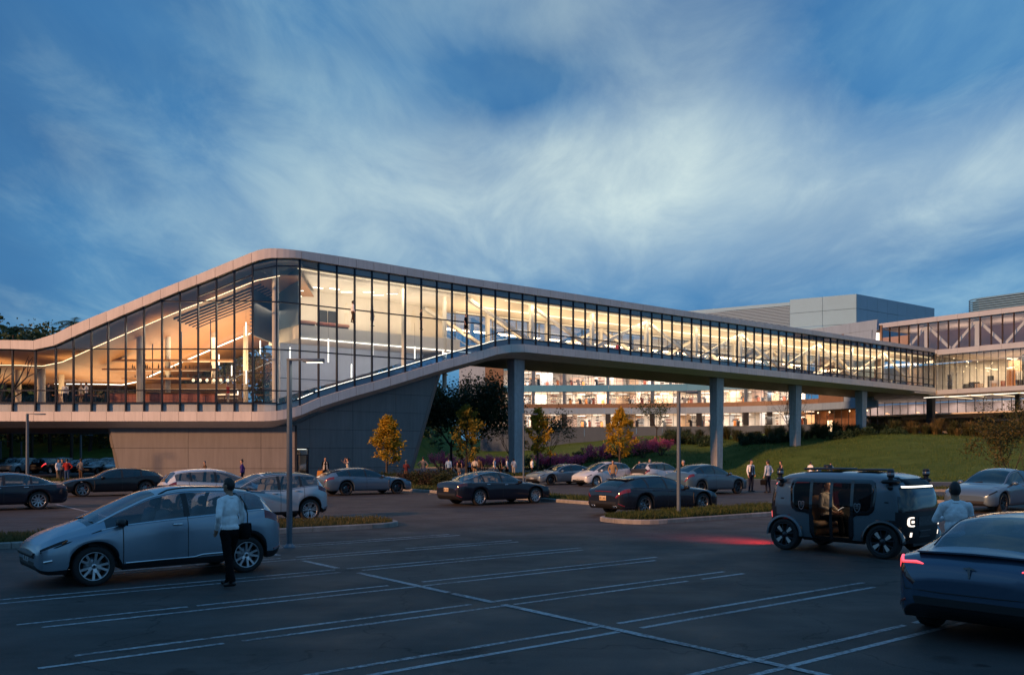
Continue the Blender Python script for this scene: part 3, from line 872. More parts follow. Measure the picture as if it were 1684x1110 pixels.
ORD = ('first', 'second', 'third', 'fourth', 'fifth', 'sixth', 'seventh', 'eighth', 'ninth', 'tenth', 'eleventh', 'twelfth', 'thirteenth', 'fourteenth', 'fifteenth', 'sixteenth', 'seventeenth')
def place_table(x, y, m, lab):
    t = thing('cafe_table', lab, 'table', (x, y, FLOORZ), 0, 'cafe tables by the window')
    b = MB(); b.lathe([(0, .74), (.38, .74), (.38, .71), (0, .71)], 12); b.build('table_top', m, t)
    b = MB(); b.lathe([(.03, .71), (.03, .03), (.22, .02), (.22, 0)], 8); b.build('pedestal', M_DARKFRAME, t)
for k, x in enumerate((-35.6, -34, -32.9, -24, -22.6, -21.6)): place_table(x, 68.2+.2*(x % 2), M_RED, ORD[k]+' small round cafe table from the left behind the glazing')
for k, (px_, y0_, y1_, Y_) in enumerate(sorted(((404.5, 530, 552, 70), (428, 560, 582, 72), (405, 609, 631, 69), (360, 583, 600, 74), (381, 601, 618, 73), (477, 571, 590, 68.5), (540, 557, 596, 69), (578, 599, 621, 70), (613, 564, 584, 71), (682, 570, 590, 74), (391, 641, 650, 75)))):
    a, c = px_at(px_, y0_, Y_), px_at(px_, y1_, Y_)
    t = thing('pendant_light', ORD[k]+' slim glowing tube pendant from the left in the glass hall', 'pendant light', tuple(c), 0, 'tube pendants in the glass hall')
    b = MB(); b.tube([(0, 0, 0), (0, 0, a.z-c.z)], .045, 8); b.build('tube', M_LED, t)
    b = MB(); b.tube([(0, 0, a.z-c.z), (0, 0, a.z-c.z+2.0)], .008, 4); b.build('cord', M_DARK, t)
# lamps over the bar
for i in range(7):
    x = -25.6+i*.55
    t = thing('bar_lamp', ORD[i]+' small round bar lamp from the left over the cafe counter', 'lamp', (x, 70, 8.0), 0, 'bar lamps over the counter')
    b = MB(); b.ball((0, 0, 0), .13, 8, 5); b.build('globe', M_LEDW, t); b = MB(); b.tube([(0, 0, .1), (0, 0, 1.2)], .012, 4); b.build('stem', M_DARK, t)

# ramp side: mezzanine, walls, lights
MZ0, MZ1 = 11.35, 12.40
def bslab(name, s0, s1, t0, t1, z0, z1, m, par=hall):
    b = MB(); b.obox(BP(s0, t0, z0), D*(s1-s0), -E*(t1-t0), (0, 0, z1-z0)); return rel(b.build(name, m), par)
bslab('mezzanine_slab', -20.6, -5.2, 2.6, 9.0, MZ0, MZ1, M_WARMW)
bslab('light_line', -20.6, -4.0, 2.55, 2.65, MZ0-.06, MZ0-.003, M_LED)
wl = [BP(-20.5, 8.2), BP(-4.4, 8.2), BP(-3.3, 8.4), BP(-2.6, 8.9), BP(-2.3, 9.35)]
b = MB(); vs = []
for p in wl: vs += [V3(p, MZ1), V3(p, 17)]
b.add(vs, [(2*j, 2*j+2, 2*j+3, 2*j+1) for j in range(len(wl)-1)], 0, True); rel(b.build('mezzanine_wall', M_WARMW), hall)
ss_ = list(np.linspace(-20.6, -4.6, 17))
poly = [BP(q, 6.6, z_ftop(O+D*q)+.40) for q in ss_ if z_ftop(O+D*q)+.45 < MZ0]; poly = poly+[V3(poly[-1], MZ0-.01), V3(poly[0], MZ0-.01)]
b = MB(); b.prism(poly, -E*.15); rel(b.build('lower_wall', M_GREYW), hall)
bslab('lower_wall_joint', -20.6, -13.5, 6.56, 6.6, 8.4, 8.45, M_JOINT)
bslab('mezzanine_end', -20.75, -20.6, 2.6, 9, MZ1+.01, 17, mat('blue_grey_screen', (.16, .22, .28), .5))
for s in (-16.4, -15.5): bslab('doorway', s, s+.8, 8.1, 8.15, MZ1+.01, MZ1+2.3, M_DARK)
for px_, Y_ in ((453, 67.2), (664, 74.5), (731, 78)):
    p = px_at(px_, HZ, Y_); hall_col(p.x, p.y, z_band(O+D*-18)-.6 if px_ < 500 else 16.4, .2 if px_ > 500 else .26, 5.3 if px_ < 500 else 8)
rr = random.Random(4)
for k, (px_, y_) in enumerate(((465, 474), (480, 469), (490, 479), (492, 489), (523, 474), (550, 476), (570, 481), (606, 481), (622, 486), (645, 484))):
    p = px_at(px_, y_, 72); a = rr.choice((0, .7, 2.2))
    t = thing('ceiling_light', ORD[k]+' slim linear light from the left under the mezzanine ceiling', 'ceiling light', tuple(p), a, 'linear lights over the mezzanine')
    b = MB(); b.box((-.45, -.04, 0), (.45, .04, .05)); b.build('tube', M_LED, t)
    b = MB(); b.box((-.45, -.05, .051), (.45, .05, .08)); b.build('housing', M_WHITE, t)
for s, lab in ((-19.8, 'long low coral bench seat at the left end of the mezzanine'), (-18.1, 'dark red bench seat in the middle of the mezzanine'), (-16.8, 'coral bench seat beside the mezzanine doorway')):
    p = BP(s, 3.2, MZ1); t = thing('bench_seat', lab, 'bench', tuple(p), math.atan2(D.y, D.x), 'mezzanine benches')
    mm = M_RED if s == -18.1 else mat('coral_upholstery', (.50, .24, .15), .7)
    b = MB(); b.cbox((0, 0, .30), (1.5, .6, .26), 0, None, .06); b.build('cushion', mm, t)
    b = MB(); b.cbox((0, 0, .085), (1.3, .45, .165)); b.build('plinth', M_DARK, t)

# bridge: trusses, rear glazing
bay = (76-2.1)/10*1.0
BAY = 7.75
posts = [1.8+BAY*k for k in range(10)]
zf_ = lambda s: z_ftop(O+D*s)+.46
zc_ = lambda s: z_band(O+D*s)-.70
def beam(name, par, a, c, w, m):
    v = c-a; sd = E*w; up = v.cross(E).normalized()*w
    b = MB(); b.obox(a-sd/2-up/2, v, sd, up); return rel(b.build(name, m), par)
for t in (1.0, 8.0):
    for k, s in enumerate(posts):
        beam('truss_post', bridge, BP(s, t, zf_(s)), BP(s, t, zc_(s)), .34, M_WHITE)
        if k < len(posts)-1:
            s2 = posts[k+1]
            if k % 2 == 1: beam('truss_brace', bridge, BP(s+.1, t, zf_(s)+.1), BP(s2-.1, t, zc_(s2)-.15), .30, M_WHITE)
            else: beam('truss_brace', bridge, BP(s+.1, t, zc_(s)-.15), BP(s2-.1, t, zf_(s2)+.1), .30, M_WHITE)
    beam('truss_brace', bridge, BP(-5.6, t, zc_(-5.6)-.15), BP(1.7, t, zf_(1.7)+.1), .30, M_WHITE)
for k in range(0, 52):
    s = -4.2+1.55*k
    b = MB(); p = BP(s, 9.45, zf_(s)); b.obox(p-D*.035, D*.07, -E*.15, (0, 0, 4.0)); rel(b.build('rear_mullion', M_DARKFRAME), bridge)
for k in range(10):
    s = -4.2+BAY*k; b = MB(); b.quad(BP(s, 9.4, zf_(s)-.4), BP(s+BAY-.05, 9.4, zf_(s)-.4), BP(s+BAY-.05, 9.4, zc_(s)+.6), BP(s, 9.4, zc_(s)+.6)); rel(b.build('rear_pane', M_RGL), bridge)
b = MB()
for k in range(0, 51):
    s = -4.2+1.55*k
    b.obox(BP(s, 9.42, zf_(s)+.74), D*1.55, -E*.06, (0, 0, .05))
tag(rel(b.build('handrail', M_DARKFRAME), bridge), kind='stuff')
# low seating along the bridge, tiny in view
rr = random.Random(12)
for k in range(16):
    s = 3+k*4.3+rr.uniform(-1, 1); t = rr.uniform(5.4, 7.2); p = BP(s, t, zf_(s))
    mm = rr.choice((M_RED, M_DARK, mat('coral_upholstery', (.5, .24, .15)), M_GREYW))
    o = thing('lounge_chair', ORD[k]+' low lounge chair along the glass bridge from its hall end', 'chair', tuple(p), rr.uniform(0, 6), 'lounge chairs along the bridge')
    b = MB(); b.cbox((0, 0, .3), (.7, .7, .28), 0, None, .05); b.build('seat', mm, o)
    b = MB(); b.cbox((0, .3, .66), (.7, .14, .42), 0, None, .04); b.build('backrest', mm, o)
    b = MB()
    for x in (-.28, .28):
        for y in (-.28, .28): b.box((x-.02, y-.02, 0), (x+.02, y+.02, .155))
    b.build('leg_frame', M_DARKFRAME, o)
# bridge columns
def column(s, t, z0, z1, w, d, parent):
    b = MB(); c = BP(s, t, z0); vs = []
    top = .56; m_ = w
    for zz, k in ((z0, .80), (z1, 1.0)):
        for i, j in ((-1, -1), (1, -1), (1, 1), (-1, 1)): vs.append(BP(s, t, zz)+D*(i*w/2*k)+(-E)*(j*d/2*k))
    b.add(vs, ((3, 2, 1, 0), (4, 5, 6, 7), (0, 1, 5, 4), (1, 2, 6, 5), (2, 3, 7, 6), (3, 0, 4, 7)))
    o = b.build('column', M_CONC); rel(o, parent)
    bm = bmesh.new(); bm.from_mesh(o.data); bmesh.ops.bevel(bm, geom=bm.edges[:], offset=.04, segments=1, affect='EDGES'); bmesh.ops.recalc_face_normals(bm, faces=bm.faces); bm.to_mesh(o.data); bm.free()
    g = MB(); c0 = BP(s, t, 0)+E*(d/2*.97)
    return o
for s, z0 in ((.9, 0), (30.1, -.2), (45.3, 2.9), (60.4, 5.6)):
    column(s, 2.2, z0-.4, z_ftop(O+D*s)-FH-.40, 1.25, 1.15, bridge)

# taupe plinth: frontal wall under the hall
PW = 67.0
zj = [0, .98, 2.55, 4.25]
xj = [-30.8, -24.9, -19.3, -16.7]
bk = MB(); bk.box((-30.3, PW+.05, 0), (-16.6, PW+.3, 4.3)); rel(bk.build('wall_core', M_JOINT), hall)
for i in range(3):
    for j in range(3):
        x0, x1 = xj[i]+.012, xj[i+1]-.012; z0, z1 = zj[j]+.012, zj[j+1]-.012
        def lx(z): return -30.0-(.23*(z-.0)) if i == 0 else x0       # the left end leans out as it rises
        b = MB(); b.prism([(lx(z0), PW, z0), (x1, PW, z0), (x1, PW, z1), (lx(z1), PW, z1)], (0, .045, 0)); rel(b.build('wall_panel', M_WALLP), hall)
for j in range(3):
    z0, z1 = zj[j]+.012, zj[j+1]-.012
    a, c = -30.02-.23*z0, -30.02-.23*z1
    b = MB(); b.prism([(a, PW, z0), (c, PW, z1), (c-.62, PW+1.0, z1), (a-.62-.05, PW+1.0, z0)], (.02, .05, 0)); rel(b.build('wall_panel', M_WALLP), hall)
b = MB(); b.prism([(-30.6, PW+1.0, 0), (-31.65, PW+1.0, 4.3), (-31.65, PW+12, 4.3), (-30.6, PW+12, 0)], (.2, 0, 0)); rel(b.build('side_wall', M_WALLP), hall)
# angled wall under the ramp, leaning end at the right
def clip(poly, a, bq, c):                                               # keep a*s+b*z<=c
    out = []
    for i in range(len(poly)):
        p, q = poly[i], poly[(i+1) % len(poly)]; fp, fq = a*p[0]+bq*p[1]-c, a*q[0]+bq*q[1]-c
        if fp <= 0: out.append(p)
        if fp*fq < 0: t = fp/(fp-fq); out.append((p[0]+(q[0]-p[0])*t, p[1]+(q[1]-p[1])*t))
    return out
TW = 1.3
sj = [-22.8, -20.35, -16.6, -12.6, -6.0]; zj2 = [0, .98, 2.57, 4.03, 5.55, 7.1, 9.6]
zs_ = lambda s: z_ftop(O+D*s)-FH-.30
sA, sB = -20.0, -8.5; kk = (zs_(sB)-zs_(sA))/(sB-sA)
er = lambda z: -11.5+.335*z                                              # leaning right end
def wallclip(poly):
    poly = clip(poly, 1, -.335, -11.5)
    poly = clip(poly, -kk, 1, zs_(sA)-kk*sA)
    return poly
core = wallclip([(-22.8, 0), (-5, 0), (-5, 9.6), (-22.8, 9.6)])
DS0, DS1, DZ = -22.3, -20.45, 2.57
for poly in (clip(core, 1, 0, DS0), clip(core, -1, 0, -DS1), clip(clip(clip(core, -1, 0, -DS0), 1, 0, DS1), 0, -1, -DZ)):
    if len(poly) > 2:
        b = MB(); b.prism([BP(s, TW+.05, z) for s, z in poly], -E*.4); rel(b.build('wall_core', M_JOINT), hall)
for i in range(len(sj)-1):
    for j in range(len(zj2)-1):
        if i == 0 and j < 2: continue
        poly = wallclip([(sj[i]+.012, zj2[j]+.012), (sj[i+1]-.012, zj2[j]+.012), (sj[i+1]-.012, zj2[j+1]-.012), (sj[i]+.012, zj2[j+1]-.012)])
        if len(poly) > 2:
            b = MB(); b.prism([BP(s, TW, z) for s, z in poly], -E*.045); rel(b.build('wall_panel', M_WALLP), hall)
for a, c in ((-22.8, DS0), (DS1, -20.36)):
    b = MB(); b.prism([BP(s, TW, z) for s, z in ((a, 0), (c, 0), (c, DZ-.012), (a, DZ-.012))], -E*.045); rel(b.build('wall_panel', M_WALLP), hall)
# rounded nose of the leaning end
b = MB(); vs = []; nz = 8; na = 8; RN = .55
for k in range(nz+1):
    z = 9.5*k/nz
    for j in range(na+1):
        a = math.pi*j/na; vs.append(BP(er(z)+.02+RN*1.3*math.sin(a), TW+RN*1.6-RN*1.6*math.cos(a), min(z, 9.4)))
b.add(vs, [(k*(na+1)+j, k*(na+1)+j+1, (k+1)*(na+1)+j+1, (k+1)*(na+1)+j) for k in range(nz) for j in range(na)], 0, True); rel(b.build('wall_nose', M_WALLP), hall)
b = MB(); b.prism([BP(er(0)-.02, TW+RN*3.2, 0), BP(er(9.4)-.02, TW+RN*3.2, 9.4), BP(er(9.4)-6, TW+9, 9.4), BP(er(0)-6, TW+9, 0)], D*.2); rel(b.build('side_wall', M_WALLP), hall)
# entrance
dr = thing('entrance_door', 'dark framed glass double door under the ramp', 'door', tuple(BP(DS0, TW, 0)), math.atan2(D.y, D.x)); del dr['category']; del dr['label']
rel(dr, hall)
wd = DS1-DS0
def dbox(n, x0, x1, y0, y1, z0, z1, m):
    b = MB(); b.box((x0, y0, z0), (x1, y1, z1)); return b.build(n, m, dr)
dbox('jamb', 0, .07, -.03, .4, 0, 2.56, M_DARKFRAME); dbox('jamb', wd-.07, wd, -.03, .4, 0, 2.56, M_DARKFRAME)
dbox('lintel', .07, wd-.07, -.02, .4, 2.48, 2.56, M_DARKFRAME); dbox('transom_bar', .07, wd-.07, .02, .12, 1.98, 2.05, M_DARKFRAME)
dbox('downlight', .1, .8, .1, .3, 2.44, 2.478, M_LED); dbox('downlight', 1.0, 1.7, .1, .3, 2.44, 2.478, M_LED)
for x0 in (.09, .93):
    dbox('leaf_stile', x0, x0+.08, .04, .10, .02, 1.975, M_DARKFRAME); dbox('leaf_stile', x0+.75, x0+.83, .04, .10, .02, 1.975, M_DARKFRAME)
    dbox('leaf_rail', x0+.08, x0+.75, .04, .10, .02, .14, M_DARKFRAME)
    dbox('door_pane', x0+.08, x0+.75, .065, .075, .14, 1.975, M_GLASS)
    dbox('handle', x0+(.66 if x0 < .5 else .12), x0+(.70 if x0 < .5 else .16), .0, .03, .8, 1.3, M_STEEL)
dbox('fanlight_pane', .07, wd-.07, .065, .075, 2.05, 2.48, M_GLASS)
dbox('lobby_wall', -.6, wd+.6, 2.4, 2.5, 0, 2.6, mat('lobby_wall', (.25, .15, .08), .5)); dbox('lobby_floor', 0, wd, .1, 2.4, .0, .10, M_FLOOR); dbox('lobby_ceiling', -.4, wd+.4, .35, 2.5, 2.57, 2.62, M_WARMW)
dbox('lobby_side', -.4, -.35, .4, 2.5, 0, 2.6, M_DARK); dbox('lobby_side', wd+.35, wd+.4, .4, 2.5, 0, 2.6, M_DARK)

# lamps of the lit interiors
WARM = (1.0, .66, .34); SOFT = (1.0, .80, .58)
for x, z, e in ((-46, 7.0, 450), (-36.5, 7.2, 600), (-29.5, 8.2, 1100), (-23.5, 9.5, 1300)):
    light('hall_uplight', 'AREA', (x, 76, z), e, WARM, 6, 12, (0, 0, 1))
for x, z, e in ((-44, 8.9, 380), (-35, 9.0, 450), (-27, 12.2, 700), (-21.6, 14, 500)):
    light('hall_downlight', 'AREA', (x, 73, z), e, SOFT, 4, 8, (0, 0, -1))
for s, e in ((-18, 220), (-13, 220), (-8, 190)):
    light('mezzanine_light', 'AREA', tuple(BP(s, 5.2, 13.2)), e*.6, SOFT, 3, 4, (0, 0, 1))
    light('mezzanine_downlight', 'AREA', tuple(BP(s, 1.4, 15.9)), e*.9, SOFT, 4, 1.5, -E*.8+Vector((0, 0, -1)))
    light('ramp_light', 'AREA', tuple(BP(s, 2.7, MZ0-.12)), e*.75, (.95, .88, .84), 4, 1, -E*.9+Vector((0, 0, -1)))
for k in range(10):
    s = -1.5+7.6*k
    light('bridge_uplight', 'AREA', tuple(BP(s, 4.7, zf_(s)+1.0)), 330, WARM, 4, 6, (0, 0, 1))
    light('bridge_downlight', 'AREA', tuple(BP(s, .45, zc_(s)-.12)), 200, WARM, 7, .3, -E*.7+Vector((0, 0, -1)))
light('lobby_lamp', 'AREA', tuple(BP(-21.4, TW+1.3, 2.5)), 40, SOFT, 1, 1, (0, 0, -1))
# ------------------------------------------------------------------ curved office building behind the bridge
ZP = smooth_interp([(700, 156), (830, 153), (1000, 152), (1150, 149), (1250, 145), (1330, 139), (1400, 132), (1460, 127)])
def OP(px, z=0.0, dy=0.0):
    Y = ZP(px); return Vector(((px-CX)*Y/F_PX, Y+dy, z))
office = thing('office_building', 'curved office building with white bands and lit ribbon windows behind the footbridge', 'building', tuple(OP(1050)))
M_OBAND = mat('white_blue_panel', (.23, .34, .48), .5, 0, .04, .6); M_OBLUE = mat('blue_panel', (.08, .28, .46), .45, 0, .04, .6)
M_OGLASS = glass('office_glass', (.93, .95, .97), ior=1.45, base=.02)
M_OWALL = mat('office_interior_white', (.78, .73, .68), .7, 0, .03, .5)
M_OPIER = mat('blue_grey_pier', (.10, .15, .22), .5)
M_LIGHTPANEL = emis('ceiling_panel_light', (1.0, .86, .70), 2.2)
weathered(M_OBAND, .05, .10)
def oband(name, p0, p1, z0, z1, m, thick=.5, out=0.0, step=44):
    n = max(1, round((p1-p0)/step))
    for k in range(n):
        a, c = p0+(p1-p0)*k/n, p0+(p1-p0)*(k+1)/n
        b = MB(); q0, q1 = OP(a, z0, -out), OP(c, z0, -out); v = (q1-q0); t = v.normalized()*.015
        nn = Vector((-v.y, v.x, 0)).normalized()*thick
        b.obox(q0+t, v-2*t, nn, (0, 0, z1-z0)); rel(b.build(name, m), office)
ZL = [6.75, 8.9, 9.95, 10.7, 12.8, 13.95, 16.6, 18.0, 20.3, 21.75]
oband('base_wall', 790, 1346, 2.0, 6.7, mat('grey_base_wall', (.06, .09, .13), .7, 0, .06, .5), .5, -.1)
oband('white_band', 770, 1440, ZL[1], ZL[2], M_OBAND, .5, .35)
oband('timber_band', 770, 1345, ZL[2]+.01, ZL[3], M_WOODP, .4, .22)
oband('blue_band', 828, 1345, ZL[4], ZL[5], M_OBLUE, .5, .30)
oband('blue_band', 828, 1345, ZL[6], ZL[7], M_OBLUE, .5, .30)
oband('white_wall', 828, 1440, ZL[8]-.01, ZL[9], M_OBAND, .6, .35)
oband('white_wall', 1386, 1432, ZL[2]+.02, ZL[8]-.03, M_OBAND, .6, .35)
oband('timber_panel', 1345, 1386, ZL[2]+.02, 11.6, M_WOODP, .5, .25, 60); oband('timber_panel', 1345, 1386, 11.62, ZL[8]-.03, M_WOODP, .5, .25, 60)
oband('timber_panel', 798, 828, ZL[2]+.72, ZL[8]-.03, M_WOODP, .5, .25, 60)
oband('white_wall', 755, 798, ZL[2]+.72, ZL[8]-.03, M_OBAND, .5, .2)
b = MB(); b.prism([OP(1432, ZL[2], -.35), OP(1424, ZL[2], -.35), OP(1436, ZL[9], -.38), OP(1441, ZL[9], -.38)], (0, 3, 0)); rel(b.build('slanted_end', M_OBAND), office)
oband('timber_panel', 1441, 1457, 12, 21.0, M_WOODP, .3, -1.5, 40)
b = MB(); b.box(OP(1444, 17.6, 1.1), OP(1452, 19.9, 1.25)); rel(b.build('window', M_LIGHTPANEL), office)
piers = [877, 928, 1000, 1073, 1150, 1227, 1266, 1313]
rr = random.Random(21)
for fi, (z0, z1) in enumerate(((ZL[0], ZL[1]), (ZL[3], ZL[4]), (ZL[5], ZL[6]), (ZL[7], ZL[8]))):
    # ceiling, floor, rear wall of the storey
    pts = [OP(p) for p in range(800, 1356, 37)]
    for nm, zz, m in (('storey_floor', z0-.05, M_FLOOR), ('storey_ceiling', z1+.02, M_OWALL)):
        b = MB(); vs = []
        for p in pts: vs += [V3(p, zz), V3(p+Vector((0, 10, 0)), zz)]
        b.add(vs, [(2*j, 2*j+2, 2*j+3, 2*j+1) for j in range(len(pts)-1)]); rel(b.build(nm, m), office)
    b = MB(); vs = []
    for p in pts: vs += [V3(p+Vector((0, 8.5, 0)), z0-.05), V3(p+Vector((0, 8.5, 0)), z1+.02)]
    b.add(vs, [(2*j, 2*j+2, 2*j+3, 2*j+1) for j in range(len(pts)-1)]); rel(b.build('rear_wall', M_OWALL), office)
    # panes between thin mullions
    nP = 50
    mm = MB()
    for k in range(nP):
        a, c = 828+(1345-828)*k/nP, 828+(1345-828)*(k+1)/nP
        if fi == 0 and a < 800: continue
        b = MB(); b.quad(OP(a, z0), OP(c, z0), OP(c, z1), OP(a, z1)); rel(b.build('pane', M_OGLASS), office)
        q = OP(a, z0, -.05); mm.box(q-Vector((.03, .03, 0)), q+Vector((.03, .08, z1-z0)))
    if fi in (1, 2):
        for k in range(25):
            a, c = OP(828+(1345-828)*k/25, z0+.62, -.03), OP(828+(1345-828)*(k+1)/25, z0+.62, -.03); mm.obox(a, c-a, (0, .06, 0), (0, 0, .05))
    tag(rel(mm.build('mullion', M_OPIER), office), kind='stuff')
    for p in piers:
        b = MB(); q = OP(p, z0, -.12); w = .26 if fi else .42
        b.box(q-Vector((w, 0, 0)), q+Vector((w, .6, z1-z0))); rel(b.build('pier', M_OPIER if fi else M_DARK), office)
    # partitions, furniture and lights of the storey
    fur = MB(); cl = [M_DARK, M_RED, mat('orange_accent', (.55, .22, .06)), M_GREYW, mat('tan_partition', (.52, .36, .24)), mat('blush_partition', (.62, .45, .38)), M_WHITE]
    for k in range(24):
        px_ = rr.uniform(832, 1340); dy = rr.uniform(2.5, 8.2); q = OP(px_, z0, dy); w = rr.uniform(.4, 2.4)
        fur.box(q, q+Vector((w, .15, (z1-z0)*rr.choice((1, 1, .75)))), rr.choice((3, 4, 5, 6, 5)))
    for k in range(34):
        px_ = rr.uniform(832, 1340); dy = rr.uniform(.6, 6); q = OP(px_, z0, dy); w = rr.uniform(.5, 1.8); h = rr.uniform(.65, .85)
        fur.box(q+Vector((0, 0, h-.06)), q+Vector((w, .7, h)), rr.choice((0, 6, 0)))
        fur.box(q+Vector((w*.3, .3, h+.01)), q+Vector((w*.3+.5, .35, h+.4)), 0)
        fur.box(q+Vector((w*.4, -.4, .0)), q+Vector((w*.4+.45, .0, .95)), rr.choice((0, 0, 1, 2, 3)))
    for k in range(22):                                                  # stocked shelves
        px_ = rr.uniform(835, 1340) if k % 3 else rr.uniform(850, 900); q = OP(px_, z0, 8.2)
        for j in range(4): fur.box(q+Vector((rr.uniform(0, .3), -.25, .3+j*.5)), q+Vector((rr.uniform(.5, 1.5), .0, .48+j*.5)), rr.choice((0, 1, 2, 4)))
    for k in range(22):
        px_ = rr.uniform(832, 1340); q = OP(px_, z1-rr.uniform(.35, 1.2), rr.uniform(1, 5)); fur.box(q, q+Vector((rr.uniform(1.2, 2.6), .06, .07)), 0)
    tag(rel(fur.build('furniture', cl), office), kind='stuff')
    for k in range(22):
        px_ = 836+k*23.5; q = OP(px_, z1-.14, 1.6+(k % 3)*1.9)
        b = MB(); b.box(q, q+Vector((1.5, .35, .05))); rel(b.build('ceiling_light', M_LIGHTPANEL), office)
    for k in range(5):
        q = OP(880+k*105, z1-.3, 4.2); light('office_lamp', 'AREA', tuple(q), (900, 1300, 1300, 300)[fi], (1, .83, .66), 7, 5, (0, .25, -1))
# recess with the shop front at the right end of the ground floor
b = MB(); b.quad(OP(1346, ZL[0]-1, 7), OP(1450, ZL[0]-1, 7), OP(1450, ZL[1], 7), OP(1346, ZL[1], 7)); rel(b.build('recess_wall', mat('recess_brown', (.10, .05, .03), .6)), office)
b = MB(); b.quad(OP(1346, ZL[1]-.02), OP(1450, ZL[1]-.02), OP(1450, ZL[1]-.02, 7), OP(1346, ZL[1]-.02, 7)); rel(b.build('recess_ceiling', M_DARK), office)
for p in range(1350, 1450, 12):
    b = MB(); q = OP(p, 5.5, .6); b.box(q, q+Vector((.08, .08, ZL[1]-5.52))); rel(b.build('recess_post', M_DARK), office)
for p in (1356, 1372, 1404, 1415, 1428, 1438):
    b = MB(); b.ball(OP(p, ZL[1]-.35, rr.uniform(.5, 3)), .12, 6, 4); rel(b.build('spot_lamp', M_COVE), office)
for p in (1360, 1405, 1432): light('recess_lamp', 'AREA', tuple(OP(p, ZL[1]-.2, 4)), 130, (1, .45, .15), 3, 2, (0, .5, -1))
b = MB(); q = OP(1379, 7.55, 5.2); b.box(q, q+Vector((2.0, .1, .85))); sg = rel(b.build('shop_sign', mat('sign_board', (.10, .03, .02), .5)), office)
fc = bpy.data.curves.new('sign_lettering', 'FONT'); fc.body = 'Shop'; fc.size = .78; fc.extrude = .03; fc.align_x = 'CENTER'; fc.align_y = 'CENTER'
fc.materials.append(emis('sign_glow', (1.0, .62, .35), 5)); ft = bpy.data.objects.new('lettering_curve', fc); COL.objects.link(ft); bpy.context.view_layer.update()
fme = bpy.data.meshes.new_from_object(ft.evaluated_get(bpy.context.evaluated_depsgraph_get())); bpy.data.objects.remove(ft); fo = bpy.data.objects.new('lettering', fme); COL.objects.link(fo)
fo.parent = sg; fo.matrix_parent_inverse = Matrix.Translation(-Vector(office.location)); fo.location = q+Vector((1.0, -.05, .44)); fo.rotation_euler = (R(90), 0, 0)
for p in (1385, 1390):
    b = MB(); b.box(OP(p-4, 5.6, 5.3), OP(p, 7.3, 5.35)); rel(b.build('shop_window', M_LEDW), office)

# rooftop plant volumes
plant = thing('rooftop_plant_room', 'pale panelled rooftop box with a fine louvred wall above the office building', 'building', (59.3, 150, 22))
cc, cl_, cr_ = Vector((59.3, 150, 0)), Vector((31.0, 167, 0)), Vector((80, 165, 0))
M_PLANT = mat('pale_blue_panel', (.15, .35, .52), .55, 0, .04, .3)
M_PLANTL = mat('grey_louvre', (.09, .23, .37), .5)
nL, nR = 6, 8; ZB = (21.8, 24.4, 27.0, 29.5)
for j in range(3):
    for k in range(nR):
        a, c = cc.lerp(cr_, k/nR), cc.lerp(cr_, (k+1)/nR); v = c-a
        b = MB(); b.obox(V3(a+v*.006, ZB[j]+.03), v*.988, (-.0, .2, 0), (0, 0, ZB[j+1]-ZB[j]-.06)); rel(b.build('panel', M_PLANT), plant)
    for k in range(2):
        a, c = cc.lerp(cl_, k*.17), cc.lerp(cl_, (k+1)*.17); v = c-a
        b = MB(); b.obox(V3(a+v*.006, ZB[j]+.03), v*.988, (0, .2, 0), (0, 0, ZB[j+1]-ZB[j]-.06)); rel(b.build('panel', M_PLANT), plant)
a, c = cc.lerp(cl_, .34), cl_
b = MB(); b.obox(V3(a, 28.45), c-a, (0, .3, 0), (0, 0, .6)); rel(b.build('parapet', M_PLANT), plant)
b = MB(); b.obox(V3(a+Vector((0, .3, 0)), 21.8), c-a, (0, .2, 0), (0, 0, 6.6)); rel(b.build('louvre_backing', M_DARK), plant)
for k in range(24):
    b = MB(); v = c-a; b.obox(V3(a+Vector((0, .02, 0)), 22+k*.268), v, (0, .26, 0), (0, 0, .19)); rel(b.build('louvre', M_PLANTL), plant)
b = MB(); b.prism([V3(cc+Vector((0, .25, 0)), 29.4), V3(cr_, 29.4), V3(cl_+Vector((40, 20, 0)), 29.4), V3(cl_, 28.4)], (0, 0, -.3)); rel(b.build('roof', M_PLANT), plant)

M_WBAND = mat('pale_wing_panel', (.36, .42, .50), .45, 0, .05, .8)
# ------------------------------------------------------------------ right building met by the bridge
W0 = O + D*76
def RP(t, u=0.0, z=0.0): return W0 + E*t + D*u + Vector((0, 0, z))
rb = thing('glazed_wing', 'two storey glazed wing with white truss frames at the right end of the footbridge', 'building', tuple(RP(8)))
M_RGLASS = glass('sky_reflecting_glass', (.80, .88, .95), ior=1.6, base=.10)
def rbox(name, t0, t1, u0, u1, z0, z1, m):
    b = MB(); b.obox(RP(t0, u0, z0), E*(t1-t0), D*(u1-u0), (0, 0, z1-z0)); return rel(b.build(name, m), rb)
T0, T1, TP = -8.2, 27.0, 1.45
n = round((T1-T0)/TP); TP = (T1-T0)/n
for k in range(0, n, 2):
    a, c = T0+k*TP, min(T1, T0+(k+2)*TP)
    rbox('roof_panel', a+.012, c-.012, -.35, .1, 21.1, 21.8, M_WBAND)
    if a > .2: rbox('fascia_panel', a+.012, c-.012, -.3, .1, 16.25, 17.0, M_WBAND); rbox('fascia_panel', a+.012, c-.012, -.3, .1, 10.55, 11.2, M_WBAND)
    else: rbox('fascia_panel', a+.012, c-.012, -.3, .1, 16.45, 17.0, M_WBAND)
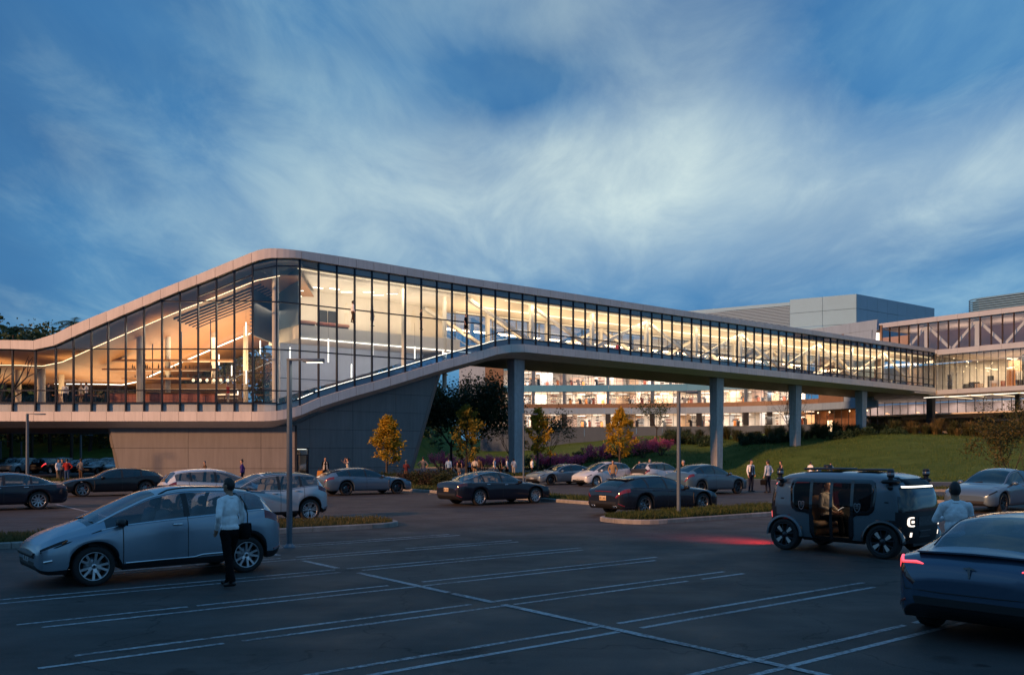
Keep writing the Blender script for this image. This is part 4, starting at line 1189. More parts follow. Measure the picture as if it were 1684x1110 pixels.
for k in range(n+1):
    t = T0+k*TP; rbox('mullion', t-.06, t+.06, -.12, .14, 17.0, 21.1, mat('bronze_mullion', (.05, .03, .025), .4, .5))
    if k < n:
        b = MB(); b.quad(RP(t, .02, 17.0), RP(t+TP, .02, 17.0), RP(t+TP, .02, 21.1), RP(t, .02, 21.1)); rel(b.build('pane', M_RGLASS), rb)
tt = [.3+.95*k for k in range(29)]
for k, t in enumerate(tt[:-1]):
    rbox('mullion', t-.025, t+.025, -.05, .08, 11.2, 16.25, M_DARKFRAME)
    for z0, z1 in ((11.2, 15.1), (15.1, 16.25)):
        b = MB(); b.quad(RP(t, .02, z0), RP(t+.95, .02, z0), RP(t+.95, .02, z1), RP(t, .02, z1)); rel(b.build('pane', M_RGLASS), rb)
rbox('transom', .3, 26.9, -.06, .06, 15.07, 15.13, M_WBAND)
# rounded left end of the upper storey
b = MB(); vs = []
for j in range(9):
    a = math.pi/2*j/8; p = RP(T0-1.8*math.sin(a), 1.8-1.8*math.cos(a)); vs += [V3(p, 17.0), V3(p, 21.1)]
b.add(vs, [(2*j, 2*j+2, 2*j+3, 2*j+1) for j in range(8)], 0, True); rel(b.build('curved_pane', M_RGLASS), rb)
for z0, z1 in ((21.1, 21.8), (16.45, 17.0)):
    b = MB(); vs = []
    for j in range(9):
        a = math.pi/2*j/8; p = RP(T0-2.1*math.sin(a), 1.75-2.1*math.cos(a)); vs += [V3(p, z0), V3(p, z1)]
    b.add(vs, [(2*j, 2*j+2, 2*j+3, 2*j+1) for j in range(8)], 0, True); rel(b.build('curved_band', M_WBAND), rb)
rbox('roof_slab', T0, T1, .1, 14, 21.3, 21.6, M_SOFFIT); rbox('storey_floor', T0, T1, .1, 14, 16.5, 16.9, M_FLOOR); rbox('storey_floor', .3, T1, .1, 14, 10.6, 11.1, M_FLOOR); rbox('storey_ceiling', T0, T1, .2, 14, 20.9, 20.99, M_WARMW)
rbox('storey_ceiling', .3, T1, .2, 14, 16.10, 16.2, M_OWALL)
rbox('rear_wall', -16, 12, 9, 9.2, 17.0, 20.9, mat('dusky_rear_wall', (.42, .30, .26), .7)); rbox('rear_wall', -16, T1, 11.5, 11.7, 11.12, 16.1, M_OWALL)
for k, t in enumerate((-5.2, -1.6, 2.0, 5.6, 9.2, 12.8, 16.4, 20, 23.6)):
    if k % 2: rbox('truss_post', t-.3, t+.3, .9, 1.3, 17.0, 20.9, M_WHITE)
    t2 = t+3.6
    z0, z1 = (17.2, 20.7) if k % 2 == 0 else (20.7, 17.2)
    va, vb = RP(t+.2, 1.1, z0), RP(t2-.2, 1.1, z1); v = vb-va; up = v.cross(D).normalized()*.38
    b = MB(); b.obox(va-up/2-D*.14, v, D*.28, up); rel(b.build('truss_brace', M_WHITE), rb)
rr = random.Random(31)
fur = MB(); cl2 = [M_DARK, M_RED, mat('orange_accent', (.55, .22, .06)), M_GREYW, mat('tan_partition', (.52, .36, .24)), M_WHITE]
for k in range(60):
    t, u = rr.uniform(.6, 26), rr.uniform(1, 11); h = rr.choice((.8, 1.1, 1.2, 2.4)); w = rr.uniform(.3, 1.4)
    fur.obox(RP(t, u, 11.11), E*w, D*.5, (0, 0, h), rr.choice((0, 0, 1, 2, 4, 5)))
fur.obox(RP(9.4, 6, 11.11), E*1.4, D*.3, (0, 0, 4.9), 0); fur.obox(RP(11.6, 7, 11.11), E*1.2, D*.3, (0, 0, 4.9), 3)
fur.obox(RP(6.4, 9, 11.11), E*2.8, D*.3, (0, 0, 4.4), 4)
tag(rel(fur.build('furniture', cl2), rb), kind='stuff')
lm = MB()
for k in range(90):
    q = RP(rr.uniform(.6, 26), rr.uniform(1, 11), 16.0-rr.uniform(.2, 2.2)); lm.box(q, q+Vector((rr.choice((.12, .12, .7)), .10, .07)))
tag(rel(lm.build('ceiling_spot', M_COVE), rb), kind='stuff')
for k in range(5):
    t = -5+k*6.5; light('wing_lamp', 'AREA', tuple(RP(t, 5, 19.0)), 90, (1, .62, .45), 3, 4, (0, 0, 1))
    if t > 0: light('wing_lamp', 'AREA', tuple(RP(t, 6, 15.9)), 900, (1, .68, .38), 4, 5, (0, 0, -1))
# open level under the wing, its glass front set back
rbox('soffit', -3, T1, -.25, 15, 10.38, 10.5, M_SOFFIT)
rbox('bridge_head_soffit', -3.5, .3, -6, 0, 10.6, 10.75, M_BAND)
for t, u0, u1 in ((1.2, .5, 9.0), (4.5, .8, 6), (7.5, .5, 10), (11, .6, 9), (14.5, .6, 9), (18, .6, 9)):
    b = MB(); b.obox(RP(t-3.5, u0+1, 10.28), E*3.4, D*.12, (0, 0, .06)); rel(b.build('light_line', M_LED), rb)
    b = MB(); b.obox(RP(t, u0, 10.25), E*.10, D*(u1-u0), (0, 0, .06)); rel(b.build('light_line', M_LEDW), rb)
for k in range(44):
    t = -30+1.3*k; rbox('lower_mullion', t-.03, t+.03, 9.9, 10.05, 5.5, 10.35, M_DARKFRAME)
    b = MB(); b.quad(RP(t, 10, 5.5), RP(t+1.3, 10, 5.5), RP(t+1.3, 10, 10.35), RP(t, 10, 10.35)); rel(b.build('lower_pane', M_RGLASS), rb)
rbox('lower_rear_wall', -34, T1, 16, 16.2, 5, 10.3, mat('grey_pink_wall', (.45, .38, .37), .7))
rbox('lower_soffit', -30, -3, 1, 15, 10.4, 10.5, M_SOFFIT); rbox('lower_floor', -30, T1, 6, 16, 7.95, 8.15, M_BAND); rbox('lower_band', -10, 4, 9.6, 9.88, 7.5, 7.95, M_BAND); rbox('lower_band', 4, T1, 9.65, 9.88, 6.9, 7.1, M_BAND)
rbox('lower_ground', -34, T1, 4, 16.2, 5.0, 5.4, M_PAVE)
for t, u, w in ((-2.4, 2.5, .9), (8.5, 6, .5), (15.5, 6, .5)): rbox('support', t, t+w, u, u+w, 5.0, 10.37, M_DARK)
for va, vb in ((RP(10.2, 5.5, 9.9), RP(11.2, 5.5, 7.0)), (RP(11.2, 5.5, 7.0), RP(14, 5.5, 6.8)), (RP(10.2, 5.5, 9.9), RP(14.5, 5.5, 10.2))):
    v = vb-va; up = v.cross(D).normalized()*.25; b = MB(); b.obox(va, v, D*.3, up); rel(b.build('entrance_frame', M_WHITE), rb)
for k in range(6): light('lower_lamp', 'AREA', tuple(RP(-18+k*7, 13, 10.2)), 300, (1, .74, .60), 4, 4, (0, 0, -1))
# louvred plant on its roof
pl = thing('louvred_roof_plant', 'grey louvred plant enclosure with a rounded end on the roof of the glazed wing', 'plant enclosure', tuple(RP(6, 6, 21.6)))
for k in range(9):
    b = MB(); z = 21.7+k*.33; vs = []
    pts = [RP(24, 5), RP(4, 5)]+[RP(4-2.2*math.sin(math.pi*j/8), 7.2-2.2*math.cos(math.pi*j/8)) for j in range(1, 9)]+[RP(24, 9.4)]
    for p in pts: vs += [V3(p, z), V3(p, z+.22)]
    b.add(vs, [(2*j, 2*j+2, 2*j+3, 2*j+1) for j in range(len(pts)-1)]); rel(b.build('louvre', M_PLANTL), pl)
b = MB(); pts2 = [RP(24, 5.25), RP(4, 5.25), RP(2.2, 7.2), RP(4, 9.2), RP(24, 9.2)]; b.prism([V3(p, 21.6) for p in pts2], (0, 0, 2.9)); rel(b.build('core', M_DARK), pl)

# ------------------------------------------------------------------ unseen block behind the camera, added to shade the near bays
nb = thing('added_shade_block', 'plain concrete block out of view behind the camera, added to shade the near bays', 'building', (-60, -30, 0))
NB_H = 19.8
b = MB(); b.box((-66, -16, 0), (46, 14, NB_H)); b.build('wall', M_CONC, nb)
for j in range(4):
    for k in range(17):
        b = MB(); x = -64+k*6.5; b.box((x, 13.9, 1.2+j*3.6), (x+4.4, 14.06, 3.2+j*3.6)); b.build('window', M_DARK, nb)

# ------------------------------------------------------------------ street lamps
M_POLE = mat('lamp_pole_paint', (.10, .135, .17), .45, .3, .06, 4)
def street_lamp(px_, ybase, ytop, label, lit=False, arm=.78, Y=None, w=.07, ang=0.0):
    p = on_ground(px_, ybase) if Y is None else Vector(((px_-CX)*Y/F_PX, Y, 0))
    h = CAM_H+(HZ-ytop)*p.y/F_PX
    t = thing('street_lamp', label, 'street lamp', tuple(p), ang, 'street lamps over the car park')
    b = MB(); b.tube([(0, 0, .0), (0, 0, h-.05)], [w, w*.88], 12); b.build('pole', M_POLE, t)
    b = MB(); b.lathe([(w*2.1, 0), (w*2.1, .02), (w*1.5, .05), (w*1.05, .09)], 12); b.build('base_plate', M_POLE, t)
    b = MB(); b.cbox((arm*.48, 0, h-.02), (arm+.1, .07, .05), 0, None, .012); b.build('arm', M_POLE, t)
    b = MB(); b.cbox((arm*.72, 0, h-.055), (arm*.62, .19, .055), 0, None, .015); hd = b.build('lamp_head', M_POLE, t)
    b = MB(); b.box((arm*.52, -.07, h-.092), (arm*.98, .07, h-.084)); b.build('lens', M_LED if lit else M_GREYW, hd)
    return t, p, h
t_, p_, h_ = street_lamp(476, 900, 590, 'tall lamp post with its lit head beside the silver hatchback', True)
light('lamp_light', 'AREA', (p_.x+.58, p_.y, h_-.11), 9, (1, .86, .66), .3, .12, (0, 0, -1))
street_lamp(1116, 853, 643, 'unlit lamp post standing in the grass island behind the dark wagon', arm=.62)
street_lamp(861, 800, 629+51, 'thin lamp post in front of the first bridge column', arm=.9, w=.06)
street_lamp(45, 782, 680, 'lamp post with a long arm beside the dark tree trunk on the left', arm=1.25, w=.11, Y=61)
street_lamp(133, 771, 715, 'lamp post standing among the cars parked under the hall', arm=1.6, w=.16)
street_lamp(35, 760, 726, 'distant lamp post left of the dark tree trunk', arm=1.2, w=.15, Y=120)
street_lamp(1, 760, 725, 'distant lamp post at the left edge of the far car park', arm=1.2, w=.15, Y=118)
# ------------------------------------------------------------------ trees and planting
M_BARK = mat('bark', (.060, .045, .034), .9, 0, .35, 9, .6, 30, stretch=(1, 1, .25))
M_BARKD = mat('dark_bark', (.03, .024, .02), .9, 0, .35, 5, .6, 20, stretch=(1, 1, .25))
L_YEL = leafmat('yellow_leaf', [(.42, .23, .012), (.60, .35, .020), (.50, .33, .03), (.26, .22, .03), (.62, .40, .03)], .5, .4)
L_YGR = leafmat('yellow_green_leaf', [(.15, .15, .02), (.26, .21, .03), (.40, .27, .03), (.14, .14, .025)], .5, .4)
L_DRK = leafmat('dark_green_leaf', [(.018, .045, .022), (.034, .068, .030), (.045, .082, .032), (.024, .052, .03)], .5, .25)
L_BARE = leafmat('sparse_leaf', [(.05, .045, .03), (.08, .055, .03), (.03, .035, .02)], .6, .25)
L_PINK = leafmat('pink_blossom', [(.70, .10, .24), (.80, .18, .32), (.60, .08, .22), (.85, .28, .40)], .6, .45)
L_HEDGE = leafmat('hedge_leaf', [(.020, .034, .012), (.045, .060, .016), (.035, .045, .012), (.06, .07, .02)], .5, .25)
L_HEDGR = leafmat('russet_hedge_leaf', [(.035, .022, .016), (.055, .03, .02), (.03, .03, .014)], .5, .25)
L_TUFT = leafmat('tuft_blade', [(.030, .045, .016), (.055, .065, .022), (.10, .085, .03), (.04, .055, .018)], .7, .3)
L_TUFTD = leafmat('tan_tuft_blade', [(.16, .11, .04), (.22, .15, .06), (.10, .09, .03), (.13, .10, .035)], .7, .3)

def grow(b, p, d, ln, r, depth, rnd, tips, up=.25, split=(2, 3), spread=.55, shrink=.72, n=6, wob=.10):
    """tapering limb that wanders and forks"""
    pts = [Vector(p)]; k = 3; dd = Vector(d)
    for i in range(k):
        dd = (dd+Vector((rnd.uniform(-1, 1), rnd.uniform(-1, 1), rnd.uniform(-.4, 1)*up*2))*wob*1.6).normalized()
        pts.append(pts[-1]+dd*ln/k)
    r1 = r*.62
    b.tube(pts, [lerp(r, r1, i/k) for i in range(k+1)], n, cap=False)
    if depth <= 1:
        for i in (1, 2, 3): tips.append((pts[i], dd))
    if depth == 0: return
    for j in range(rnd.randint(*split)):
        a = rnd.uniform(0, 6.283); s = dd.cross(Vector((math.cos(a), math.sin(a), .3))).normalized()
        nd_ = (dd+s*spread*rnd.uniform(.6, 1.25)+Vector((0, 0, up))).normalized()
        q = pts[-1] if j == 0 or depth < 2 else pts[rnd.choice((1, 2, 3))]
        grow(b, q, nd_, ln*shrink*rnd.uniform(.8, 1.15), r1*.8, depth-1, rnd, tips, up, split, spread, shrink, max(3, n-1), wob)
def leaves(b, pts, n, spread, size, rnd, keep=None, aspect=.55):
    for i in range(n):
        p, d = rnd.choice(pts)
        q = p+Vector((rnd.gauss(0, spread), rnd.gauss(0, spread), rnd.gauss(0, spread*.8)))
        if keep and not keep(q): continue
        a = Vector((rnd.gauss(0, 1), rnd.gauss(0, 1), rnd.gauss(0, .7))).normalized()
        c = a.cross(Vector((rnd.gauss(0, 1), rnd.gauss(0, 1), rnd.gauss(0, 1)))).normalized()
        s = size*rnd.uniform(.6, 1.35)
        m_ = a.cross(c)*s*.12
        b.add((q-a*s*.5, q+c*s*aspect*.5+m_, q+a*s*.5, q-c*s*aspect*.5+m_), ((0, 1, 2), (0, 2, 3)))
def street_tree(name, label, cat, loc, h, trunk_h, rx, seed, leafm, nl, lsize, dens=.28, group=None, barkm=None, tr=None, egg=True, low=None):
    """upright tree: straight stem, ascending limbs all round it, crown of an egg shape"""
    rnd = random.Random(seed); t = thing(name, label, cat, loc, 0, group)
    b = MB(); tr = tr or h*.012+.03; tips = []
    st = [Vector((0, 0, 0))]; k = 7
    for i in range(1, k+1): st.append(Vector((rnd.gauss(0, .025)*h*.2*i/k, rnd.gauss(0, .025)*h*.2*i/k, h*.93*i/k)))
    b.tube(st, [tr*(1-.88*i/k)+.008 for i in range(k+1)], 8, cap=False)
    b.build('trunk', barkm or M_BARK, t)
    lb = MB(); zc = trunk_h
    nb_ = 30
    for i in range(nb_):
        f = (i+.5)/nb_; z = lerp(trunk_h*.92, h*.9, f**.9); u = z/(h*.93)*k; j = min(k-1, int(u)); p = st[j].lerp(st[j+1], u-j)
        a = i*2.4+rnd.uniform(-.4, .4)
        w = max(.10, (1-f)**.75*min(1, .55+f*2.2))*1.12
        ln = rx*w*rnd.uniform(.75, 1.12)
        up = rnd.uniform(.5, .95)+f*.6
        d = Vector((math.cos(a), math.sin(a), up)).normalized()
        grow(lb, p, d, ln*.62, tr*.34*(1-.6*f), 2, rnd, tips, up=.16, split=(2, 3), spread=.5, shrink=.62, n=5)
    tips += [(st[-1], Vector((0, 0, 1))), (st[-2], Vector((0, 0, 1)))]
    lb.build('limbs', barkm or M_BARK, t)
    cb = MB(); leaves(cb, tips, nl, dens*.72, lsize, rnd); tag(cb.build('crown', leafm, t), kind='stuff')
    return t
def wide_tree(name, label, cat, loc, h, seed, leafm, nl, lsize, lean=(0, 0), depth=4, spread=.6, dens=.35, group=None, barkm=None, tr=None, up=.2, first=.35, shrink=.74):
    rnd = random.Random(seed); t = thing(name, label, cat, loc, 0, group); b = MB(); tips = []
    tr = tr or h*.022
    top = Vector((lean[0]*h*.3, lean[1]*h*.3, h*first))
    b.tube([(0, 0, -.1), (lean[0]*h*.12, lean[1]*h*.12, h*first*.5), top], [tr, tr*.85, tr*.75], 9, cap=False)
    b.build('trunk', barkm or M_BARKD, t)
    lb = MB()
    for j in range(5):
        a = j*1.257+rnd.uniform(-.3, .3); d = Vector((math.cos(a)*spread*1.3, math.sin(a)*spread*1.3, 1)).normalized()
        grow(lb, top-Vector((0, 0, rnd.uniform(0, h*.08))), d, h*.26, tr*.5, depth-1, rnd, tips, up=up, spread=spread, shrink=shrink, n=6)
    lb.build('limbs', barkm or M_BARKD, t)
    if nl:
        cb = MB(); leaves(cb, tips, nl, dens, lsize, rnd); tag(cb.build('crown', leafm, t), kind='stuff')
    return t

def gz(x, y): return max(0, hill_z(x, y))
def at_px(px_, Y): return (px_-CX)*Y/F_PX
def hgt(ytop, Y, z0=0): return CAM_H+(HZ-ytop)*Y/F_PX-z0
# the yellow street trees
for px_, Y, yt, yb, rx, seed, lm, nl, lab in (
        (636, 63, 678, 766, 1.60, 3, L_YEL, 3000, 'rounded golden young tree in front of the grey ramp wall'),
        (767, 77, 658, 768, 2.2, 8, L_YGR, 2600, 'slender yellow green tree between the ramp end and the first column'),
        (884, 83, 664, 758, 1.9, 5, L_YEL, 2800, 'golden young tree partly hidden behind the first bridge column'),
        (1019, 84, 664, 756, 2.0, 11, L_YEL, 3300, 'bright golden young tree at the foot of the grass bank')):
    X = at_px(px_, Y); z0 = gz(X, Y); h = hgt(yt, Y, z0)
    street_tree('yellow_tree', lab, 'tree', (X, Y, z0), h, max(.8, hgt(yb, Y, z0)), rx, seed, lm, nl, .24, .20, 'young yellow street trees')
X = at_px(1664, 47); wide_tree('young_tree', 'sparse green and yellow tree standing at the right edge of the lawn', 'tree', (X, 47, 0), 5.4, 17, leafmat('olive_leaf', [(.035, .05, .016), (.07, .075, .02), (.17, .12, .025), (.03, .045, .016)], .5, .35), 5200, .13, (.0, 0), 5, .55, .22, None, M_BARK, .06, .22, .14, .78)
# big dark trees by the ramp end, and thin ones against the office
for px_, Y, yt, seed, nl, dens, lab in ((742, 93, 618, 21, 9000, .75, 'large dark green tree behind the end of the ramp wall'), (776, 96, 612, 33, 8000, .7, 'tall dark tree spreading towards the first column')):
    X = at_px(px_, Y); wide_tree('dark_tree', lab, 'tree', (X, Y, 0), hgt(yt, Y)*.92, seed, L_DRK, nl, .34, (0, 0), 5, .6, dens, 'dark trees behind the ramp', tr=.16)
for px_, Y, yt, seed, nl, lab in ((838, 100, 672, 41, 900, 'thin dark tree with few leaves left of the first column'), (905, 104, 672, 43, 1500, 'small dark tree right of the first column'), (1080, 128, 650, 47, 900, 'nearly bare tree in front of the lit ground floor windows')):
    X = at_px(px_, Y); z0 = gz(X, Y); wide_tree('thin_tree', lab, 'tree', (X, Y, z0-.1), hgt(yt, Y, z0)*.95, seed, L_DRK if nl > 800 else L_BARE, nl, .26, (0, 0), 5, .55, .35, 'thin trees by the office', tr=.09)
X = at_px(1298, 118); z0 = gz(X, 118); wide_tree('bare_tree', 'bare branching tree between the second and third bridge columns', 'tree', (X, 118, z0-.1), hgt(634, 118, z0), 53, L_BARE, 260, .2, (0, 0), 6, .5, .25, None, M_BARK, .13, .26, .3, .76)

# pink flowering shrubs along the bank
def pink_shrub(px_, ybase, ytop, Y, seed, lab):
    rnd = random.Random(seed); X = at_px(px_, Y); z0 = gz(X, Y); h = (ybase-ytop)*Y/F_PX
    t = thing('flowering_shrub', lab, 'shrub', (X, Y, z0-.05), 0, 'pink flowering shrubs along the bank')
    lb = MB(); tips = []
    for j in range(9):
        a = j*.7+rnd.uniform(-.2, .2); d = Vector((math.cos(a)*.75, math.sin(a)*.75, rnd.uniform(.7, 1.3))).normalized()
        grow(lb, (math.cos(a)*.1, math.sin(a)*.1, 0), d, h*.42, .05, 3, rnd, tips, up=.1, spread=.42, shrink=.72, n=4)
    lb.build('stems', M_BARK, t); cb = MB(); leaves(cb, tips, 1700, .14, .17, rnd); tag(cb.build('blossom', L_PINK, t), kind='stuff')
for k, a in enumerate(((727, 762, 730, 100, 'pink flowering shrub just right of the leaning wall end'), (752, 764, 740, 104, 'small pink shrub half hidden behind the yellow green tree'), (796, 757, 729, 106, 'wide pink shrub under the dark tree'), (823, 758, 735, 108, 'dull pink shrub left of the first column'), (842, 758, 736, 110, 'pink shrub right beside the first column'),
        (893, 752, 722, 110, 'pink shrub behind the golden tree next to the column'), (917, 747, 719, 108, 'bright pink shrub at the lower edge of the bank'), (951, 744, 720, 110, 'low pink shrub in the middle of the row'), (982, 742, 709, 111, 'tall pink shrub left of the bright golden tree'), (1057, 736, 701, 113, 'tall pink shrub right of the bright golden tree'), (1087, 731, 702, 114, 'rightmost pink shrub at the end of the row'))):
    pink_shrub(*a[:4], 60+k, a[4])

# hedge bushes by the parking
def bush(name, label, cat, x, y, z, rx, ry, h, lm, n, ls, seed, group=None, lobes=7):
    rnd = random.Random(seed); t = thing(name, label, cat, (x, y, z), 0, group); b = MB(); pts = []
    for j in range(lobes*30):
        u = rnd.uniform(-1, 1); v = rnd.uniform(-1, 1); w = rnd.uniform(.05, 1)
        if u*u+v*v+(w*.85)**4 > 1.05: continue
        pts.append((Vector((u*rx, v*ry, w*h*(.82+.25*math.sin(u*5+seed)*math.sin(v*4)))), None))
    sb = MB()
    for j in range(6): sb.tube([(rnd.uniform(-.2, .2)*rx, rnd.uniform(-.2, .2)*ry, -.05), (rnd.uniform(-.7, .7)*rx, rnd.uniform(-.7, .7)*ry, h*.7)], [.03, .01], 4)
    sb.build('stems', M_BARKD, t)
    leaves(b, pts, n, .12, ls, rnd); tag(b.build('foliage', lm, t), kind='stuff'); return t
for k, (px_, Y, rx, h, lm, lab) in enumerate(((633, 60, .9, .75, L_HEDGE, 'low green bush under the rounded golden tree'), (652, 59, .9, .8, L_HEDGE, 'green bush right of the golden tree trunk'), (676, 58, 1.0, .95, L_HEDGR, 'russet bush at the left of the hedge'), (692, 57.6, .8, .9, L_HEDGE, 'bright green bush in the middle of the hedge'), (709, 57.2, 1.05, 1.05, L_HEDGR, 'large russet bush in the hedge'), (731, 56.6, 1.0, 1.05, L_HEDGE, 'dark green bush at the right end of the hedge'))):
    bush('hedge_bush', lab, 'bush', at_px(px_, Y), Y, .02, rx, .9, h, lm, 2600, .12, 80+k, 'hedge bushes by the parking')
# ornamental grass tufts along the top of the bank (a few shared shapes, each tuft its own object)
def tuft_mesh(seed, n, h, lean, m, w=.03):
    rnd = random.Random(seed); b = MB()
    for i in range(n):
        a = rnd.uniform(0, 6.283); l = rnd.uniform(.15, lean)*h; hh = h*rnd.uniform(.55, 1.05); c = a+1.57
        o = Vector((rnd.gauss(0, .10), rnd.gauss(0, .10), 0)); dx = Vector((math.cos(c), math.sin(c), 0))*w
        p1 = o+Vector((math.cos(a)*l*.3, math.sin(a)*l*.3, hh*.6)); p2 = o+Vector((math.cos(a)*l*.75, math.sin(a)*l*.75, hh*.95)); p3 = o+Vector((math.cos(a)*l*1.25, math.sin(a)*l*1.25, hh*.86))
        b.add((o-dx, o+dx, p1+dx*.8, p1-dx*.8, p2+dx*.5, p2-dx*.5, p3), ((0, 1, 2, 3), (3, 2, 4, 5), (5, 4, 6)))
    return b.mesh('grass_tuft', m)
TM = [tuft_mesh(1, 150, 1.5, .8, L_TUFT), tuft_mesh(2, 150, 1.7, .95, L_TUFT), tuft_mesh(3, 140, 1.8, .75, L_TUFTD), tuft_mesh(4, 160, 1.2, 1.1, L_TUFTD), tuft_mesh(5, 160, 1.3, .7, L_TUFT)]
rnd = random.Random(77); TUFTS = []
crest = smooth_interp([(1105, 722), (1150, 716), (1220, 707), (1340, 704), (1450, 700), (1560, 700), (1640, 698), (1720, 696)])
for row in range(4):
    for k in range(34):
        px_ = 1100+k*18.5+rnd.uniform(-8, 8); Y = 117+row*3.2+rnd.uniform(-1.2, 1.2)+ (8 if px_ < 1200 else 0)
        if px_ > 1660: continue
        if abs(px_-1441) < 16 and row < 1: continue
        X = at_px(px_, Y); z0 = gz(X, Y)
        dry = px_ > 1470 and rnd.random() < .65
        o = link('ornamental_grass', rnd.choice(TM[2:4] if dry else (TM[0], TM[1], TM[4], TM[0], TM[3] if rnd.random() < .3 else TM[4])))
        s = rnd.uniform(.75, 1.25)*(1.15 if dry else 1.0); o.location = (X, Y, z0-.05); o.scale = (s, s, s*rnd.uniform(.85, 1.15)); o.rotation_euler = (0, 0, rnd.uniform(0, 6.28))
        tag(o, 'tan ornamental grass clump on the crest of the bank' if dry else 'green ornamental grass clump on the crest of the bank', 'ornamental grass', 'ornamental grasses along the crest')
BORD = ('first', 'second', 'third', 'fourth', 'fifth', 'sixth', 'seventh', 'eighth', 'ninth', 'tenth', 'eleventh', 'twelfth', 'thirteenth', 'fourteenth', 'fifteenth', 'sixteenth', 'seventeenth')
for k, (px_, Y, h) in enumerate(sorted(((1168, 122, 1.5), (1235, 114, 1.3), (1262, 115, 1.2), (1290, 117, 1.3), (1385, 114, 1.2), (1420, 116, 1.3), (1470, 116, 1.1), (1120, 127, 2.0), (1108, 128, 2.2), (1140, 126, 1.7), (860, 108, 2.2), (900, 112, 2.0), (935, 113, 1.8), (965, 114, 1.9), (1005, 116, 1.7), (1035, 116, 1.9), (1070, 118, 1.6)))):
    X = at_px(px_, Y); bush('dark_bush', 'dark green bush on the bank, '+BORD[k]+' from the left', 'bush', X, Y, gz(X, Y)-.1, 1.7, 1.2, h, L_DRK, 1500, .24, 120+k, 'dark bushes along the bank')

# longer tufts of turf over the bank and lawn
hb2 = MB(); hr_ = random.Random(44); k = 0
while k < 26000:
    X = hr_.uniform(2, 70); Y = hr_.uniform(60, 128)
    px_ = CX+F_PX*X/Y
    if not 850 < px_ < 1740: continue
    z = max(.02, hill_z(X, Y))
    if z < .05 and Y < 97-1.45*max(0, X-6) and not (Y > 84 and X < 20): continue
    if z < .05 and Y < 68: continue
    c_ = math.sin(X*.9+math.sin(Y*.5)*2)*math.sin(Y*.8+X*.3)
    if hr_.random() > .45+.5*c_: continue
    h = hr_.uniform(.10, .26); a = hr_.uniform(0, 6.28); w = .035; dx, dy = math.cos(a)*w, math.sin(a)*w; ox, oy = hr_.uniform(-.1, .1), hr_.uniform(-.1, .1)
    hb2.add([(X-dx, Y-dy, z-.03), (X+dx, Y+dy, z-.03), (X+ox, Y+oy, z+h)], ((0, 1, 2),)); k += 1
tag(hb2.build('turf', leafmat('turf_blade', [(.045, .095, .02), (.075, .125, .03), (.11, .145, .04), (.05, .10, .02)], .8, .3)), 'rough turf over the grass bank', 'grass', kind='stuff')

# ------------------------------------------------------------------ wood on the left, seen under and above the hall
fr = random.Random(15)
for k in range(15):
    px_ = -60+k*24+fr.uniform(-9, 9); Y = fr.uniform(122, 142); X = at_px(px_, Y); z0 = gz(X, Y)
    h = fr.uniform(17, 19.5) if k < 6 else fr.uniform(12.5, 14.5)
    wide_tree('woodland_tree', 'tall dark evergreen of the wood out of view at the left, added to shade the bank', 'tree', (X, Y, z0-.2), h, 200+k, L_DRK, 4200, .62, (fr.uniform(-.2, .2), 0), 4, .6, 1.05, 'trees of the wood on the left', M_BARKD, .28, .18, .36)
for k, (X, Y) in enumerate(((-56, 80), (-59, 86), (-55, 85), (-62, 80), (-64, 92), (-70, 97), (-66, 103), (-74, 90), (-78, 104), (-72, 110), (-84, 98))):  # wood carried on out of view, added to shade the bank
    wide_tree('woodland_tree', 'tall dark evergreen of the wood out of view at the left, added to shade the bank', 'tree', (X, Y, -.1), 17+k % 3, 240+k, L_DRK, 3600, .8, (0, 0), 4, .6, 1.3, 'trees of the wood on the left', M_BARKD, .3, .18, .2)
b = MB(); wr = random.Random(2); pts = []
for i in range(420):
    X = wr.uniform(-160, -14); Y = wr.uniform(140, 175); pts.append((Vector((X, Y, gz(X, Y)+wr.uniform(0, 11.5))), None))
for i in range(260):
    Y = wr.uniform(74, 125); X = -.64*Y-wr.uniform(2, 34); pts.append((Vector((X, Y, gz(X, Y)+wr.uniform(.5, 16))), None))  # leaf masses out of view, added to keep the sun off the bank
leaves(b, pts, 42000, 1.7, 1.1, wr); tag(b.build('forest', L_DRK), 'dense dark wood on the rising ground at the left', 'forest', kind='stuff')
b = MB(); pts = []
for i in range(900):  # dark leaves added to darken the slope between the trunks
    X = wr.uniform(-130, -18); Y = wr.uniform(127, 150); pts.append((Vector((X, Y, gz(X, Y)+wr.uniform(0, 2.6))), None))
leaves(b, pts, 15000, .7, .6, wr); tag(b.build('undergrowth', L_DRK), 'dark undergrowth added to darken the slope below the trees of the wood', 'undergrowth', kind='stuff')
